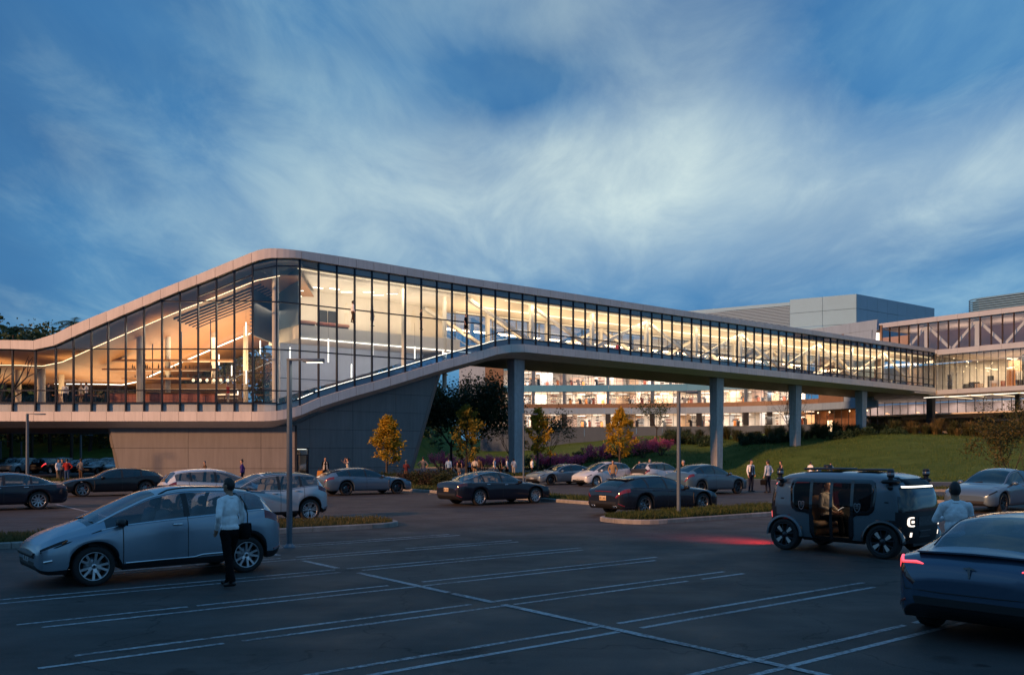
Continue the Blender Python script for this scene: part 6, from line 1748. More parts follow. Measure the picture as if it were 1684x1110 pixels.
# pale compact behind it, white hatchback, and the two dark cars at the left
car('parked_car', 'pale silver compact car with black roof behind the lamp post', (-8.05, 27.9), R(217), I3, P_PALE, ('five_wide', M_RIMS), seats=M_SEATB, roof_glass=True, cladding=True, plate=None, detail=1.1)
car('parked_car', 'white hatchback with its rear towards us, half hidden behind the silver hatchback', (-11.3, 33.4), R(35), HATCH, P_WHITE, ('five_double', M_RIMS), cladding=True, trim=True, plate='rear', tailm=M_TAIL)
car('parked_car', 'black fastback saloon with bright alloy wheels cut by the left edge', (-20.0, 33.6), R(217), SEDAN, P_NAVY, ('ten', M_RIMS), trim=True, glassm=M_CGLASS, seats=M_SEATB, plate=None, caliper=True)
car('parked_car', 'black sporting estate car side-on in front of the brown wall', (-20.6, 45.0), R(215), WAGON, P_BLACK, ('mesh', M_RIMM), glassm=M_PGLASS, plate=None, caliper=True, vents=True)
car('parked_car', 'grey sporting estate car beside the entrance door', (-7.9, 46.3), R(36), WAGON, P_GREY, ('mesh', M_RIMD), glassm=M_PGLASS, plate='rear', caliper=True, tailm=M_TAIL, spoiler=True, vents=True)
car('parked_car', 'dark navy fastback saloon with bright wheels in the middle of the car park', (-.75, 37.7), R(37), SEDAN, P_NAVY, ('ten', M_RIMS), trim=True, seats=M_SEATB, plate='amber', tailm=M_TAILD)
wg, WS, wp = car('parked_car', 'dark blue sporting estate car beside the grass island with the lamp post', (5.2, 31.8), R(36), WAGON, paint('ink_blue_paint', (.014, .020, .034), .3, .26), ('mesh', M_RIMM), glassm=M_PGLASS, plate='amber', tailm=M_TAIL, spoiler=True, vents=True)
b = MB()
for y in (-.62, -.50, .50, .62): b.lathe([(.035, 0), (.045, .0), (.045, .12), (.035, .12)], 10, 0, Matrix.Translation((-2.50, y, .33)) @ Matrix.Rotation(R(90), 4, 'Y'))
tag(b.build('exhaust_pipe', M_CHROME, wg), kind='stuff')
b = MB(); b.box((-2.512, -.42, .845), (-2.505, .42, .865)); b.build('tail_light_strip', M_TAIL, wg)
car('parked_car', 'pewter estate car facing left near the first bridge column', (3.4, 60.4), R(215), WAGON, P_SAND, ('mesh', M_RIMD), plate='front', glassm=M_PGLASS)
car('parked_car', 'white hatchback facing left behind the man in the tan jacket', (6.0, 58.0), R(216), HATCH, P_WHITE, ('five_double', M_RIMS), plate='front', trim=False)
car('parked_car', 'white compact car with a black tailgate and red lamps', (9.9, 58.6), R(36), I3, P_WHITE, ('five_wide', M_RIMS), black_tail=True, plate=None, glassm=M_CGLASS, roof_glass=True)
car('parked_car', 'teal grey saloon with dark wheels beside the second bridge column', (10.4, 46.6), R(36), CROSS, P_TEAL, ('five_double', M_RIMD), glassm=M_PGLASS, plate='rear', tailm=M_TAIL)
car('parked_car', 'blue grey crossover facing left at the right edge of the lawn', (18.5, 33.3), R(217), CROSS, P_GREY, ('five_double', M_RIMD), glassm=M_PGLASS, plate=None)
# dark blue saloon close to us at the right, seen from behind
NH = R(41.5)
nc, NSf, npart = car('parked_car', 'dark blue saloon with lit red tail lamps close by at the right', (6.93, 11.42), NH, LOW, P_BLUE, ('five_double', M_RIMD), roof_glass=True, plate=None, tailm=M_TAILD, detail=1.6, glassm=glass('blue_grey_car_glass', (.30, .38, .46), ior=1.5, base=.07), seats=M_SEATG)
for s in (-1, 1):
    b = MB(); Ln = LOW['L']
    b.tube([NSf(Ln-.27, 8.6, s, .006), NSf(Ln-.26, 10.2, s, .010), NSf(Ln-.25, 11.6, s, .010), NSf(Ln-.16, 12.1, s, .010), NSf(Ln-.10, 12.8, s, .010), NSf(Ln-.075, 15.6, s, .010), NSf(Ln-.068, 17.4, s, .010), NSf(Ln-.056, 18.2, s, .010)], [.016, .024, .024, .020, .020, .020, .017, .008], 6); b.build('tail_light_line', M_TAILON, npart[('taillight', s)])
# emblem, boot seam, lip
px0 = NSf(LOW['L']-.045, 22, 1)
b = MB(); ez = px0.z-.035; ex = px0.x-.012
em = [(-.055, .03), (0, .042), (.055, .03), (.05, .016), (.014, .022), (.007, -.06), (0, -.075), (-.007, -.06), (-.014, .022), (-.05, .016)]
ex = -LOW['L']/2+.012; b.prism([(ex, y*1.15, .852+z*1.15) for y, z in em], (-.012, 0, 0)); b.build('emblem', M_CHROME, nc)
b = MB(); pts = [NSf(LOW['L']-.10, 10.6, 1, .003), NSf(LOW['L']-.055, 8.5, 1, .004), NSf(LOW['L']-.02, 6.4, 1, .004)]
for s in (1, -1):
    q = [Vector((p.x, abs(p.y)*s, p.z)) for p in pts]; b.tube(q, .006, 4)
b.tube([Vector((pts[-1].x-.012, abs(pts[-1].y), pts[-1].z)), Vector((-LOW['L']/2-.006, .3, pts[-1].z-.01)), Vector((-LOW['L']/2-.006, -.3, pts[-1].z-.01)), Vector((pts[-1].x-.012, -abs(pts[-1].y), pts[-1].z))], .006, 4); b.build('boot_seam', M_TRIM, nc)
b = MB(); zl = NSf(LOW['L']-.17, 22, 1); w_ = .66
b.prism([(zl.x+.10, -w_, zl.z-.025), (zl.x+.10, w_, zl.z-.025), (zl.x-.05, w_*.95, zl.z+.0), (zl.x-.085, 0, zl.z+.018), (zl.x-.05, -w_*.95, zl.z+.0)], (0, 0, .02)); b.build('boot_lip', P_BLUE, nc)
# cars of the far car park seen under the hall
for px_, Y, hd, sp, pm, lab in ((3, 94, R(262), SUV, P_BLUE, 'dark blue car at the far left under the hall'), (21, 90, R(258), SUV, P_WHITE, 'white off-road car facing us under the hall'), (46, 93, R(265), SEDAN, P_GREY, 'grey saloon between the white off-road car and the trunk'), (72, 91, R(80), SUV, P_NAVY, 'dark off-road car with a lit tail lamp beside the trunk'),
        (86, 100, R(262), SUV, P_SILV, 'silver off-road car behind the man in the white shirt'), (112, 98, R(262), SEDAN, P_GREY, 'grey saloon behind the man in the red shirt'), (132, 96, R(255), HATCH, P_NAVY, 'dark hatchback between the red and the grey shirts'), (150, 87, R(262), SEDAN, P_NAVY, 'dark saloon facing us beside the man in the grey shirt'),
        (166, 97, R(258), SUV, P_TEAL, 'dark teal off-road car near the wall end'), (184, 88, R(250), HATCH, P_WHITE, 'white hatchback cut by the leaning wall end')):
    cc_, _, fp = car('parked_car', lab, (at_px(px_, Y), Y+1.5), hd, sp, pm, ('five_wide', M_RIMS), 'cars of the far car park', plate='front', detail=.55)
    if 'lit tail' in lab: fp[('taillight', -1)].data.materials[0] = M_TAILON
# ------------------------------------------------------------------ driverless shuttle
SH_HEAD = math.atan2(-.755, .655)
sh = thing('driverless_shuttle', 'grey driverless shuttle with dark glass doors, sensor pods and lit square headlights', 'shuttle', (7.58, 19.45, 0), SH_HEAD)
P_SH = paint('shuttle_grey_paint', (.11, .145, .17), .25, .32)
M_SHBLK = mat('gloss_black', (.008, .009, .012), .12, 0, coat=1); M_SHMAT = mat('satin_black', (.012, .013, .016), .45)
M_SHGL = glass('dark_shuttle_glass', (.46, .46, .47), (.35, .35, .36), ior=1.45, base=.0); M_SHDK = glass('deep_shuttle_glass', (.03, .033, .04), (.4, .4, .42), ior=1.45, base=.0)
KX = .93
fa = smooth_interp([(z, x*KX) for z, x in ((.26, 1.66), (.34, 1.74), (.6, 1.79), (.98, 1.80), (1.25, 1.77), (1.44, 1.71), (1.52, 1.66), (1.62, 1.55), (1.70, 1.37), (1.755, 1.10), (1.785, .75), (1.80, .0))])
fb = smooth_interp([(.26, .78), (.34, .85), (.6, .885), (.98, .90), (1.3, .875), (1.5, .845), (1.62, .80), (1.70, .71), (1.755, .56), (1.785, .38), (1.80, .0)])
zrows = [.26, .29, .33, .38, .44, .5, .56, .62, .68, .74, .80, .86, .92, .975, 1.0, 1.06, 1.12, 1.18, 1.24, 1.30, 1.36, 1.42, 1.44, 1.475, 1.51, 1.545, 1.585, 1.62, 1.655, 1.69, 1.715, 1.74, 1.76, 1.775, 1.788, 1.795, 1.80]
NPH = 132
def shp(ph, z, o=0.0):
    n = 5.2 if z < 1.7 else lerp(5.2, 3.2, (z-1.7)/.1)
    c, s = math.cos(ph), math.sin(ph)
    return Vector(((fa(z)+o)*math.copysign(abs(c)**(2/n), c), (fb(z)+o)*math.copysign(abs(s)**(2/n), s), z))
# phis spread so that straight flanks get enough columns
phs = []
for q in range(4):
    for k in range(NPH//4):
        t = k/(NPH//4); e = .5-.5*math.cos(math.pi*t); phs.append(q*math.pi/2+lerp(t, e, -.55 if False else .0)*math.pi/2)
def build_phis():
    out = []
    n = 5.2
    # by x along the flank and by y along the ends
    xs = [1.54-3.08*k/56 for k in range(57)]
    def ph_x(x, sy):
        c = max(-1, min(1, math.copysign(abs(x/(1.8*KX))**(n/2), x))); a = math.acos(c); return a if sy > 0 else 2*math.pi-a
    def ph_y(y, sx):
        s = max(-1, min(1, math.copysign(abs(y/.9)**(n/2), y))); a = math.asin(s); return (a if sx > 0 else math.pi-a) % (2*math.pi)
    ys = [.84-1.68*k/26 for k in range(27)]
    out = [ph_x(x, 1) for x in xs]+[ph_x(x, -1) for x in xs]+[ph_y(y, 1) for y in ys]+[ph_y(y, -1) for y in ys]
    out = sorted(a % (2*math.pi) for a in out); r = [out[0]]
    for a in out[1:]:
        if a-r[-1] > .0015: r.append(a)
    return r
phs = build_phis()
WBX, WR, WA = 1.135, .355, .435
DOORP = [(1.06, 1.02), (1.02, .96), (.93, .90), (.66, .88), (.56, .84), (.53, .76), (.53, .40), (.49, .33), (.42, .30), (-.42, .30), (-.49, .33), (-.53, .40), (-.53, .76), (-.56, .84), (-.66, .88), (-.93, .90), (-1.02, .96), (-1.06, 1.02), (-1.09, 1.40), (-1.06, 1.56), (-.96, 1.62), (.96, 1.62), (1.06, 1.56), (1.09, 1.40)]
DOORP = [(x*.9, z) for x, z in DOORP]; DP2 = [Vector(p) for p in DOORP]; DIN = inset(DP2, .045)
parts = {}
def shF(key, m, pts, smf=True): parts.setdefault(key, (MB(), m))[0].add(pts, (tuple(range(len(pts))),), 0, smf)
for i in range(len(zrows)-1):
    z0, z1 = zrows[i], zrows[i+1]; zm = (z0+z1)/2
    for k in range(len(phs)):
        a, c = phs[k], phs[(k+1) % len(phs)]
        if c < a: c += 2*math.pi
        am = (a+c)/2; p = shp(am, zm)
        q = [shp(a, z0), shp(c, z0), shp(c, z1), shp(a, z1)]
        flank = abs(p.y) > fb(zm)*.80
        if math.hypot(abs(p.x)-WBX, zm-WR) < WA and abs(p.y) > .52: continue
        if flank and in_poly(p.x, zm, DIN): continue
        key, m = 'body', P_SH
        end = abs(p.x) > 1.32 and not (flank and abs(p.x) < 1.42)
        if abs(p.x) > 1.20 and zm < .975 and not (zm > .80 and abs(p.x) < 1.40): key, m = ('nose' if p.x > 0 else 'tail'), M_SHMAT
        elif end and abs(p.x) > fa(zm)*.86:
            if zm < 1.44: key, m = ('windshield' if p.x > 0 else 'rear_windshield'), M_SHBLK
            elif zm < 1.475: key, m = 'visor', M_SHMAT
            elif zm < 1.51: key, m = ('light_bar' if p.x > 0 else 'tail_light_bar'), (M_LED if p.x > 0 else M_TAILON)
            elif zm < 1.665 and abs(p.y) < .62: key, m = 'roof_window', M_SHDK
        elif abs(p.x) > 1.0 and 1.51 < zm < 1.7 and abs(p.x) > fa(zm)*.84 and abs(p.y) < .62: key, m = 'roof_window', M_SHDK
        if zm > 1.76 and abs(p.x) < .88: key, m = 'roof_panel', M_SHBLK
        if zm < .33: key, m = 'floor_pan', M_SHMAT
        shF(key, m, q)
for key, (b, m) in parts.items():
    o = b.build(key, m, sh); bm = bmesh.new(); bm.from_mesh(o.data); bmesh.ops.remove_doubles(bm, verts=bm.verts, dist=3e-4); bm.to_mesh(o.data); bm.free()
b = MB(); b.box((-1.6, -.50, .27), (1.6, .50, .36)); b.box((-.95, -.76, .28), (.95, .76, .36)); b.build('floor', M_SHMAT, sh)
def flank_pt(x, z, s, o):
    n = 5.2; y = fb(z)*(max(0, 1-abs(x/fa(z))**n))**(1/n); return Vector((x, s*(y+o), z))
def ring(poly, d0, d1, s, o, name, m, th=.02):
    A = resample(inset([Vector(p) for p in poly], d0), .08); n = len(A); Bp = inset(A, d1-d0) if False else None
    c = sum((p for p in A), Vector((0, 0)))/n
    A2 = inset(A, d1-d0); b = MB(); vs = []
    for p, q in zip(A, A2): vs += [flank_pt(p.x, p.y, s, o), flank_pt(q.x, q.y, s, o), flank_pt(p.x, p.y, s, o-th)]
    fs = []
    for i in range(n):
        j = (i+1) % n; fs += [(3*i, 3*j, 3*j+1, 3*i+1), (3*i+2, 3*j+2, 3*j, 3*i)]
    b.add(vs, fs, 0, True); return b.build(name, m, sh)
def strip_glass(x0, x1, zlo, zhi, s, o, name, m, nz=12):
    """glass following the flank between two heights, both given as functions of x"""
    b = MB(); nx_ = max(2, int((x1-x0)/.05)); vs = []
    for i in range(nx_+1):
        x = lerp(x0, x1, i/nx_)
        for j in range(nz+1): vs.append(flank_pt(x, lerp(zlo(x), zhi(x), j/nz), s, o))
    b.add(vs, [(i*(nz+1)+j, (i+1)*(nz+1)+j, (i+1)*(nz+1)+j+1, i*(nz+1)+j+1) for i in range(nx_) for j in range(nz)], 0, True); return b.build(name, m, sh)
def zlo_door(x):
    ax = abs(x)
    ax /= .9; return interp(ax, [(0, .30), (.42, .30), (.50, .34), (.535, .42), (.54, .78), (.60, .86), (.70, .885), (.93, .90), (1.02, .96), (1.07, 1.03)])
def zhi_door(x): return interp(abs(x)/.9, [(0, 1.62), (.96, 1.62), (1.03, 1.59), (1.07, 1.53)])
for s in (1, -1):
    ring(DOORP, -.012, .075, s, .012, 'door_frame', M_SHBLK)
    strip_glass(-.455, -.03, zlo_door, zhi_door, s, .006, 'door_leaf', M_SHGL); strip_glass(.03, .455, zlo_door, zhi_door, s, .006, 'door_leaf', M_SHGL)
    strip_glass(.49, .955, zlo_door, zhi_door, s, .006, 'side_window', M_SHDK); strip_glass(-.955, -.49, zlo_door, zhi_door, s, .006, 'side_window', M_SHDK)
    for x in (-.475, 0, .475):
        b = MB(); vs = []
        for j in range(14):
            z = lerp(zlo_door(x)+.02, 1.61, j/13)
            for xx in (x-.035, x+.035): vs.append(flank_pt(xx, z, s, .014))
        b.add(vs, [(2*j, 2*j+1, 2*j+3, 2*j+2) for j in range(13)]); b.build('door_stile', M_SHBLK, sh)
    # crest printed on the door glass
    for x in (-.70, .60):
        b = MB(); c = .93+.10
        shield = [(-.075, .09), (-.04, .10), (0, .085), (.04, .10), (.075, .09), (.07, 0), (.045, -.06), (0, -.10), (-.045, -.06), (-.07, 0)]
        vs = []; n = len(shield)
        for k in (1.0, .80):
            vs += [flank_pt(x+px_*k, c+pz*k, s, .017) for px_, pz in shield]
        b.add(vs, [(i, (i+1) % n, n+(i+1) % n, n+i) for i in range(n)])
        for (xa, za, xb, zb) in ((-.04, .03, .04, .03), (0, .03, 0, -.05), (-.035, -.01, .035, -.01), (-.03, .055, .03, .055)):
            dx, dz = (.006, 0) if xa == xb else (0, .006)
            b.add([flank_pt(x+xa-dx, c+za-dz, s, .0175), flank_pt(x+xb+dx, c+zb-dz, s, .0175), flank_pt(x+xb+dx, c+zb+dz, s, .0175), flank_pt(x+xa-dx, c+za+dz, s, .0175)], ((0, 1, 2, 3),))
        b.build('door_crest', mat('pale_print', (.20, .21, .23), .6), sh)
    for x in (-1.20, 1.20):
        b = MB(); q = flank_pt(x, 1.17, s, .0); b.ball(q, (.06, .012, .016), 10, 6); b.build('flank_camera', M_SHMAT, sh)
# mudguards, wheels
for sx in (-1, 1):
    for s in (-1, 1):
        b = MB(); vs = []; n = 22
        for k in range(n+1):
            a = R(lerp(-2, 182, k/n)); c, q = math.cos(a), math.sin(a)
            for r, y in ((WA-.045, .60), (WA+.005, .60), (WA+.012, .90), (WA+.0, .935), (WA-.045, .93)):
                vs.append((sx*WBX+c*r, s*y, WR+q*r))
        b.add(vs, [(k*5+j, k*5+j+1, k*5+6+j, k*5+5+j) for k in range(n) for j in range(4)], 0, True); b.build('mudguard', P_SH if sx < 0 else M_SHBLK, sh)
        M0 = Matrix.Rotation(R(90), 4, 'X'); w = .235
        b = MB(); b.lathe([(.0, -w*.1), (.255, -w*.1), (.255, -w*.3)], 20, 0, M0); wo = b.build('wheel', M_SHMAT, sh, (sx*WBX, s*.80, WR))
        if s > 0: wo.rotation_euler = (0, 0, math.pi)
        b = MB(); b.lathe([(.262, -w*.42), (.275, -w*.5), (WR*.94, -w*.5), (WR*.99, -w*.38), (WR, -w*.22), (WR, w*.22), (WR*.99, w*.38), (WR*.94, w*.5), (.275, w*.5), (.262, w*.42)], 36, 0, M0); b.build('tyre', M_TYRE, wo)
        b = MB(); b.lathe([(.262, w*.43), (.268, w*.46), (.245, w*.46), (.235, w*.35), (.23, -w*.2)], 36, 1, M0); b.lathe([(0, w*.40), (.05, w*.40), (.062, w*.36), (.07, w*.1)], 16, 1, M0)
        for k in range(4):
            a = k*math.pi/2+math.pi/4
            def pp(r, tt, h): return Vector((math.cos(a)*r-math.sin(a)*tt, -h*w, math.sin(a)*r+math.cos(a)*tt))
            b.add([pp(.085, -.022, .40), pp(.085, .022, .40), pp(.205, .042, .44), pp(.225, .036, .44), pp(.225, -.036, .44), pp(.205, -.042, .44)], ((0, 1, 2, 3, 4, 5),), 0)
            a2 = a+math.pi/4
            def p2(r, tt, h): return Vector((math.cos(a2)*r-math.sin(a2)*tt, -h*w, math.sin(a2)*r+math.cos(a2)*tt))
            for tt in (-1, 1): b.add([p2(.05, .02*tt, .36), p2(.05, .045*tt, .36), p2(.245, .085*tt, .38), p2(.245, .06*tt, .38)], ((0, 1, 2, 3),), 1)
        rm_ = b.build('rim', [mat('cream_wheel_cover', (.62, .55, .50), .4), M_RIMD], wo); rm_.rotation_euler = (0, R(8 if sx > 0 else 4), 0)
# front end: square headlights, lower lamps, grille panel, intake
FX = lambda z, y: fa(z)*(max(0, 1-abs(y/fb(z))**5.2))**(1/5.2)
def front_patch(y0, y1, z0, z1, o, name, m, th=.03, par=None):
    b = MB(); b.prism([(FX(z, y)+o, y, z) for y, z in ((y0, z0), (y1, z0), (y1, z1), (y0, z1))], (-th, 0, 0)); return b.build(name, m, par or sh)
def sq_ring(yc, zc, h, w, name, m, o):
    b = MB(); outer = round_poly([Vector((yc-h, zc-h)), Vector((yc+h, zc-h)), Vector((yc+h, zc+h)), Vector((yc-h, zc+h))], h*.7, 5); inner = inset(outer, w); n = len(outer); vs = []
    for P_ in (outer, inner): vs += [(FX(zc, yc)+o-.55*max(0, abs(p.x)-abs(yc))*(1 if abs(p.x) > abs(yc) else 0), p.x, p.y) for p in P_]
    vs += [(v[0]-.03, v[1], v[2]) for v in vs[:n]]
    b.add(vs, [(i, (i+1) % n, n+(i+1) % n, n+i) for i in range(n)]+[(i, 2*n+i, 2*n+(i+1) % n, (i+1) % n) for i in range(n)]); return b.build(name, m, sh)
M_HL = emis('headlight_ring', (1.0, .86, .72), 1.7)
for s in (-1, 1):
    hl = sq_ring(s*.60, .78, .10, .030, 'headlight', M_HL, .018)
    front_patch(s*.60-.085, s*.60+.085, .695, .865, .008, 'headlight_housing', M_SHBLK, .03)
    front_patch(s*.60-.025, s*.60+.025, .755, .805, .022, 'headlight_lens', M_HL, .02)
    front_patch(s*.62-.016, s*.62+.016, .47, .56, .015, 'marker_light', M_HL, .03)
    b = MB(); b.prism([(-FX(z, y)-.012, y, z) for y, z in ((s*.50, .72), (s*.72, .72), (s*.72, .86), (s*.50, .86))], (.03, 0, 0)); b.build('taillight', M_TAILON, sh)
front_patch(-.40, .40, .69, .88, .012, 'nose_panel', mat('textured_nose_panel', (.05, .055, .062), .5, 0, .5, 18, .4, 60), .03)
front_patch(-.34, .10, .47, .58, .012, 'intake', M_DARK, .02)
front_patch(-.36, .12, .455, .468, .016, 'intake_trim', M_RIMM, .02); front_patch(-.36, .12, .582, .595, .016, 'intake_trim', M_RIMM, .02)
front_patch(-.78, .78, .30, .34, .02, 'bumper_lip', M_SHMAT, .06)
# sensor pods on the four roof corners and the roof box
for sx in (-1, 1):
    for s in (-1, 1):
        b = MB(); x, y = sx*1.28, s*.82; M_ = Matrix.Rotation(sx*s*R(40), 3, 'Z')
        b.cbox((x, y, 1.60), (.13, .40, .085), 0, M_, .035); b.tube([(x, y, 1.62), (x, y, 1.70)], .05, 10); b.build('sensor_pod', M_SHMAT, sh)
        b = MB(); b.lathe([(0, 1.845), (.055, 1.845), (.07, 1.82), (.07, 1.78), (.07, 1.70), (.05, 1.69)], 14, 0, Matrix.Translation((x, y, 0))); b.build('lidar', M_SHMAT, sh)
        b = MB(); b.lathe([(.0715, 1.725), (.073, 1.73), (.073, 1.775), (.0715, 1.78)], 14, 0, Matrix.Translation((x, y, 0))); b.build('lidar_window', M_RIMM, sh)
        b = MB(); b.ball((x*.99, y*1.0, 1.48), (.06, .06, .055), 10, 7); b.tube([(x*.99, y, 1.53), (x*.96, y*.95, 1.60)], .03, 6); b.build('lower_camera', M_SHMAT, sh)
        b = MB(); b.tube([(x, y, 1.60), (x*.93, y*.86, 1.56)], .045, 8); b.build('bracket', P_SH, sh)
b = MB(); b.cbox((-.5, 0, 1.83), (.9, .8, .05), 0, None, .02); b.cbox((.55, 0, 1.825), (.5, .7, .04), 0, None, .015); b.build('roof_box', M_SHMAT, sh)
b = MB(); b.lathe([(0, 1.92), (.08, 1.92), (.10, 1.89), (.10, 1.84)], 14, 0, Matrix.Translation((-.62, .1, 0))); b.build('roof_lidar', M_SHMAT, sh)
b = MB(); b.box((1.10, -.35, 1.706), (1.24, .35, 1.716))
# interior: facing benches, warm lining
M_LIN = mat('tan_lining', (.42, .27, .15), .6, 0, .08, 3); M_LIN2 = mat('dark_upholstery', (.03, .03, .035), .7)
for sx in (-1, 1):
    if sx < 0: sx_ = -.80
    else: sx_ = 1.0
    b = MB(); b.cbox((sx_*.79, 0, .60), (.46, 1.36, .14), 0, None, .05); b.build('bench_cushion', M_LIN, sh)
    b = MB(); b.cbox((sx_*1.04, 0, .92), (.14, 1.40, .60), 0, Matrix.Rotation(sx*R(9), 3, 'Y'), .06); b.build('bench_back', M_LIN, sh)
    b = MB(); b.cbox((sx_*.84, 0, .44), (.36, 1.30, .17), 0, None, .02); b.build('bench_base', mat('tan_bench_base', (.36, .20, .09), .6), sh)
    for y in (-.36, .36):
        b = MB(); b.cbox((sx_*1.07, y, 1.30), (.09, .30, .18), 0, None, .04); b.build('headrest', M_LIN2 if sx < 0 else M_LIN, sh)
b = MB(); b.box((-.9, -.45, 1.70), (.9, .45, 1.715)); b.build('headlining', M_LIN2, sh)
b = MB(); b.box((-.5, -.03, 1.69), (.5, .03, 1.698)); b.build('cabin_lamp', emis('cabin_lamp', (1, .72, .45), 2.0), sh)
light('cabin_light', 'AREA', (.15, 0, 1.67), 9, (1, .70, .44), .9, .5, (0, 0, -1), sh)
rg = light('rear_glow', 'SPOT', (-1.74, .0, .75), 950, (1, .03, .03), .35, None, (-1, .0, -.82), sh); rg.data.spot_size = R(80); rg.data.spot_blend = 1.0
light('head_glow', 'AREA', (1.74, 0, .74), 1.2, (1, .9, .8), .9, .1, (1, 0, -.3), sh)
# ------------------------------------------------------------------ people
M_SKIN = mat('skin_light', (.45, .26, .18), .5, 0, .06, 12); M_SKIN2 = mat('skin_tan', (.30, .165, .105), .5, 0, .06, 12); M_SKIN3 = mat('skin_brown', (.13, .07, .045), .5, 0, .06, 12)
M_HAIRK = mat('black_hair', (.010, .009, .009), .5, 0, .4, 40, .5, 60, stretch=(1, 1, .2)); M_HAIRB = mat('brown_hair', (.05, .028, .015), .5, 0, .4, 40, .5, 60, stretch=(1, 1, .2)); M_HAIRG = mat('grey_hair', (.30, .29, .28), .6)
M_EYE = mat('eye_dark', (.01, .01, .012), .2); M_LIP = mat('lip', (.30, .11, .09), .5)
def cloth(name, c): return mat('cloth_'+name, c, .9, 0, .12, 9, .35, 26, spec=.12)
C_WHITE = cloth('white', (.84, .86, .88)); C_BLUE = cloth('light_blue', (.22, .36, .56)); C_NAVY = cloth('navy', (.014, .018, .035)); C_BLACK = cloth('black', (.006, .006, .007)); C_RED = cloth('red', (.34, .03, .025)); C_GREY = cloth('grey', (.13, .13, .14)); C_DENIM = cloth('denim', (.045, .085, .17))
C_TAN = cloth('tan', (.30, .20, .11)); C_PURP = cloth('purple', (.05, .03, .17)); C_YEL = cloth('yellow', (.50, .27, .03)); C_CREAM = cloth('cream', (.52, .47, .40)); C_BROWN = cloth('brown', (.10, .06, .035)); C_KHAKI = cloth('khaki', (.17, .14, .10)); C_SHOE = mat('dark_shoe', (.012, .010, .010), .35); C_MAR = cloth('maroon', (.10, .025, .03))
ARMS = {'down': ((-.03, .245, 1.17), (.05, .25, .92)), 'pocket': ((-.09, .285, 1.18), (.06, .205, .965)), 'hips': ((-.08, .40, 1.19), (.03, .20, 1.03)), 'fold': ((.08, .27, 1.19), (.25, .02, 1.23)), 'phone': ((.02, .24, 1.18), (.26, .11, 1.27)),
        'brow': ((.22, .33, 1.44), (.17, .13, 1.68)), 'back': ((-.14, .26, 1.17), (-.10, .15, .95)), 'lean': ((.22, .26, 1.24), (.42, .12, 1.16)), 'reach': ((.18, .26, 1.25), (.40, .20, 1.12)), 'swingf': ((.06, .25, 1.19), (.24, .23, 1.0)), 'swingb': ((-.14, .25, 1.19), (-.12, .26, .94)), 'point': ((.25, .28, 1.40), (.45, .36, 1.55)), 'lap': ((.0, .25, 1.17), (.24, .14, 1.06))}
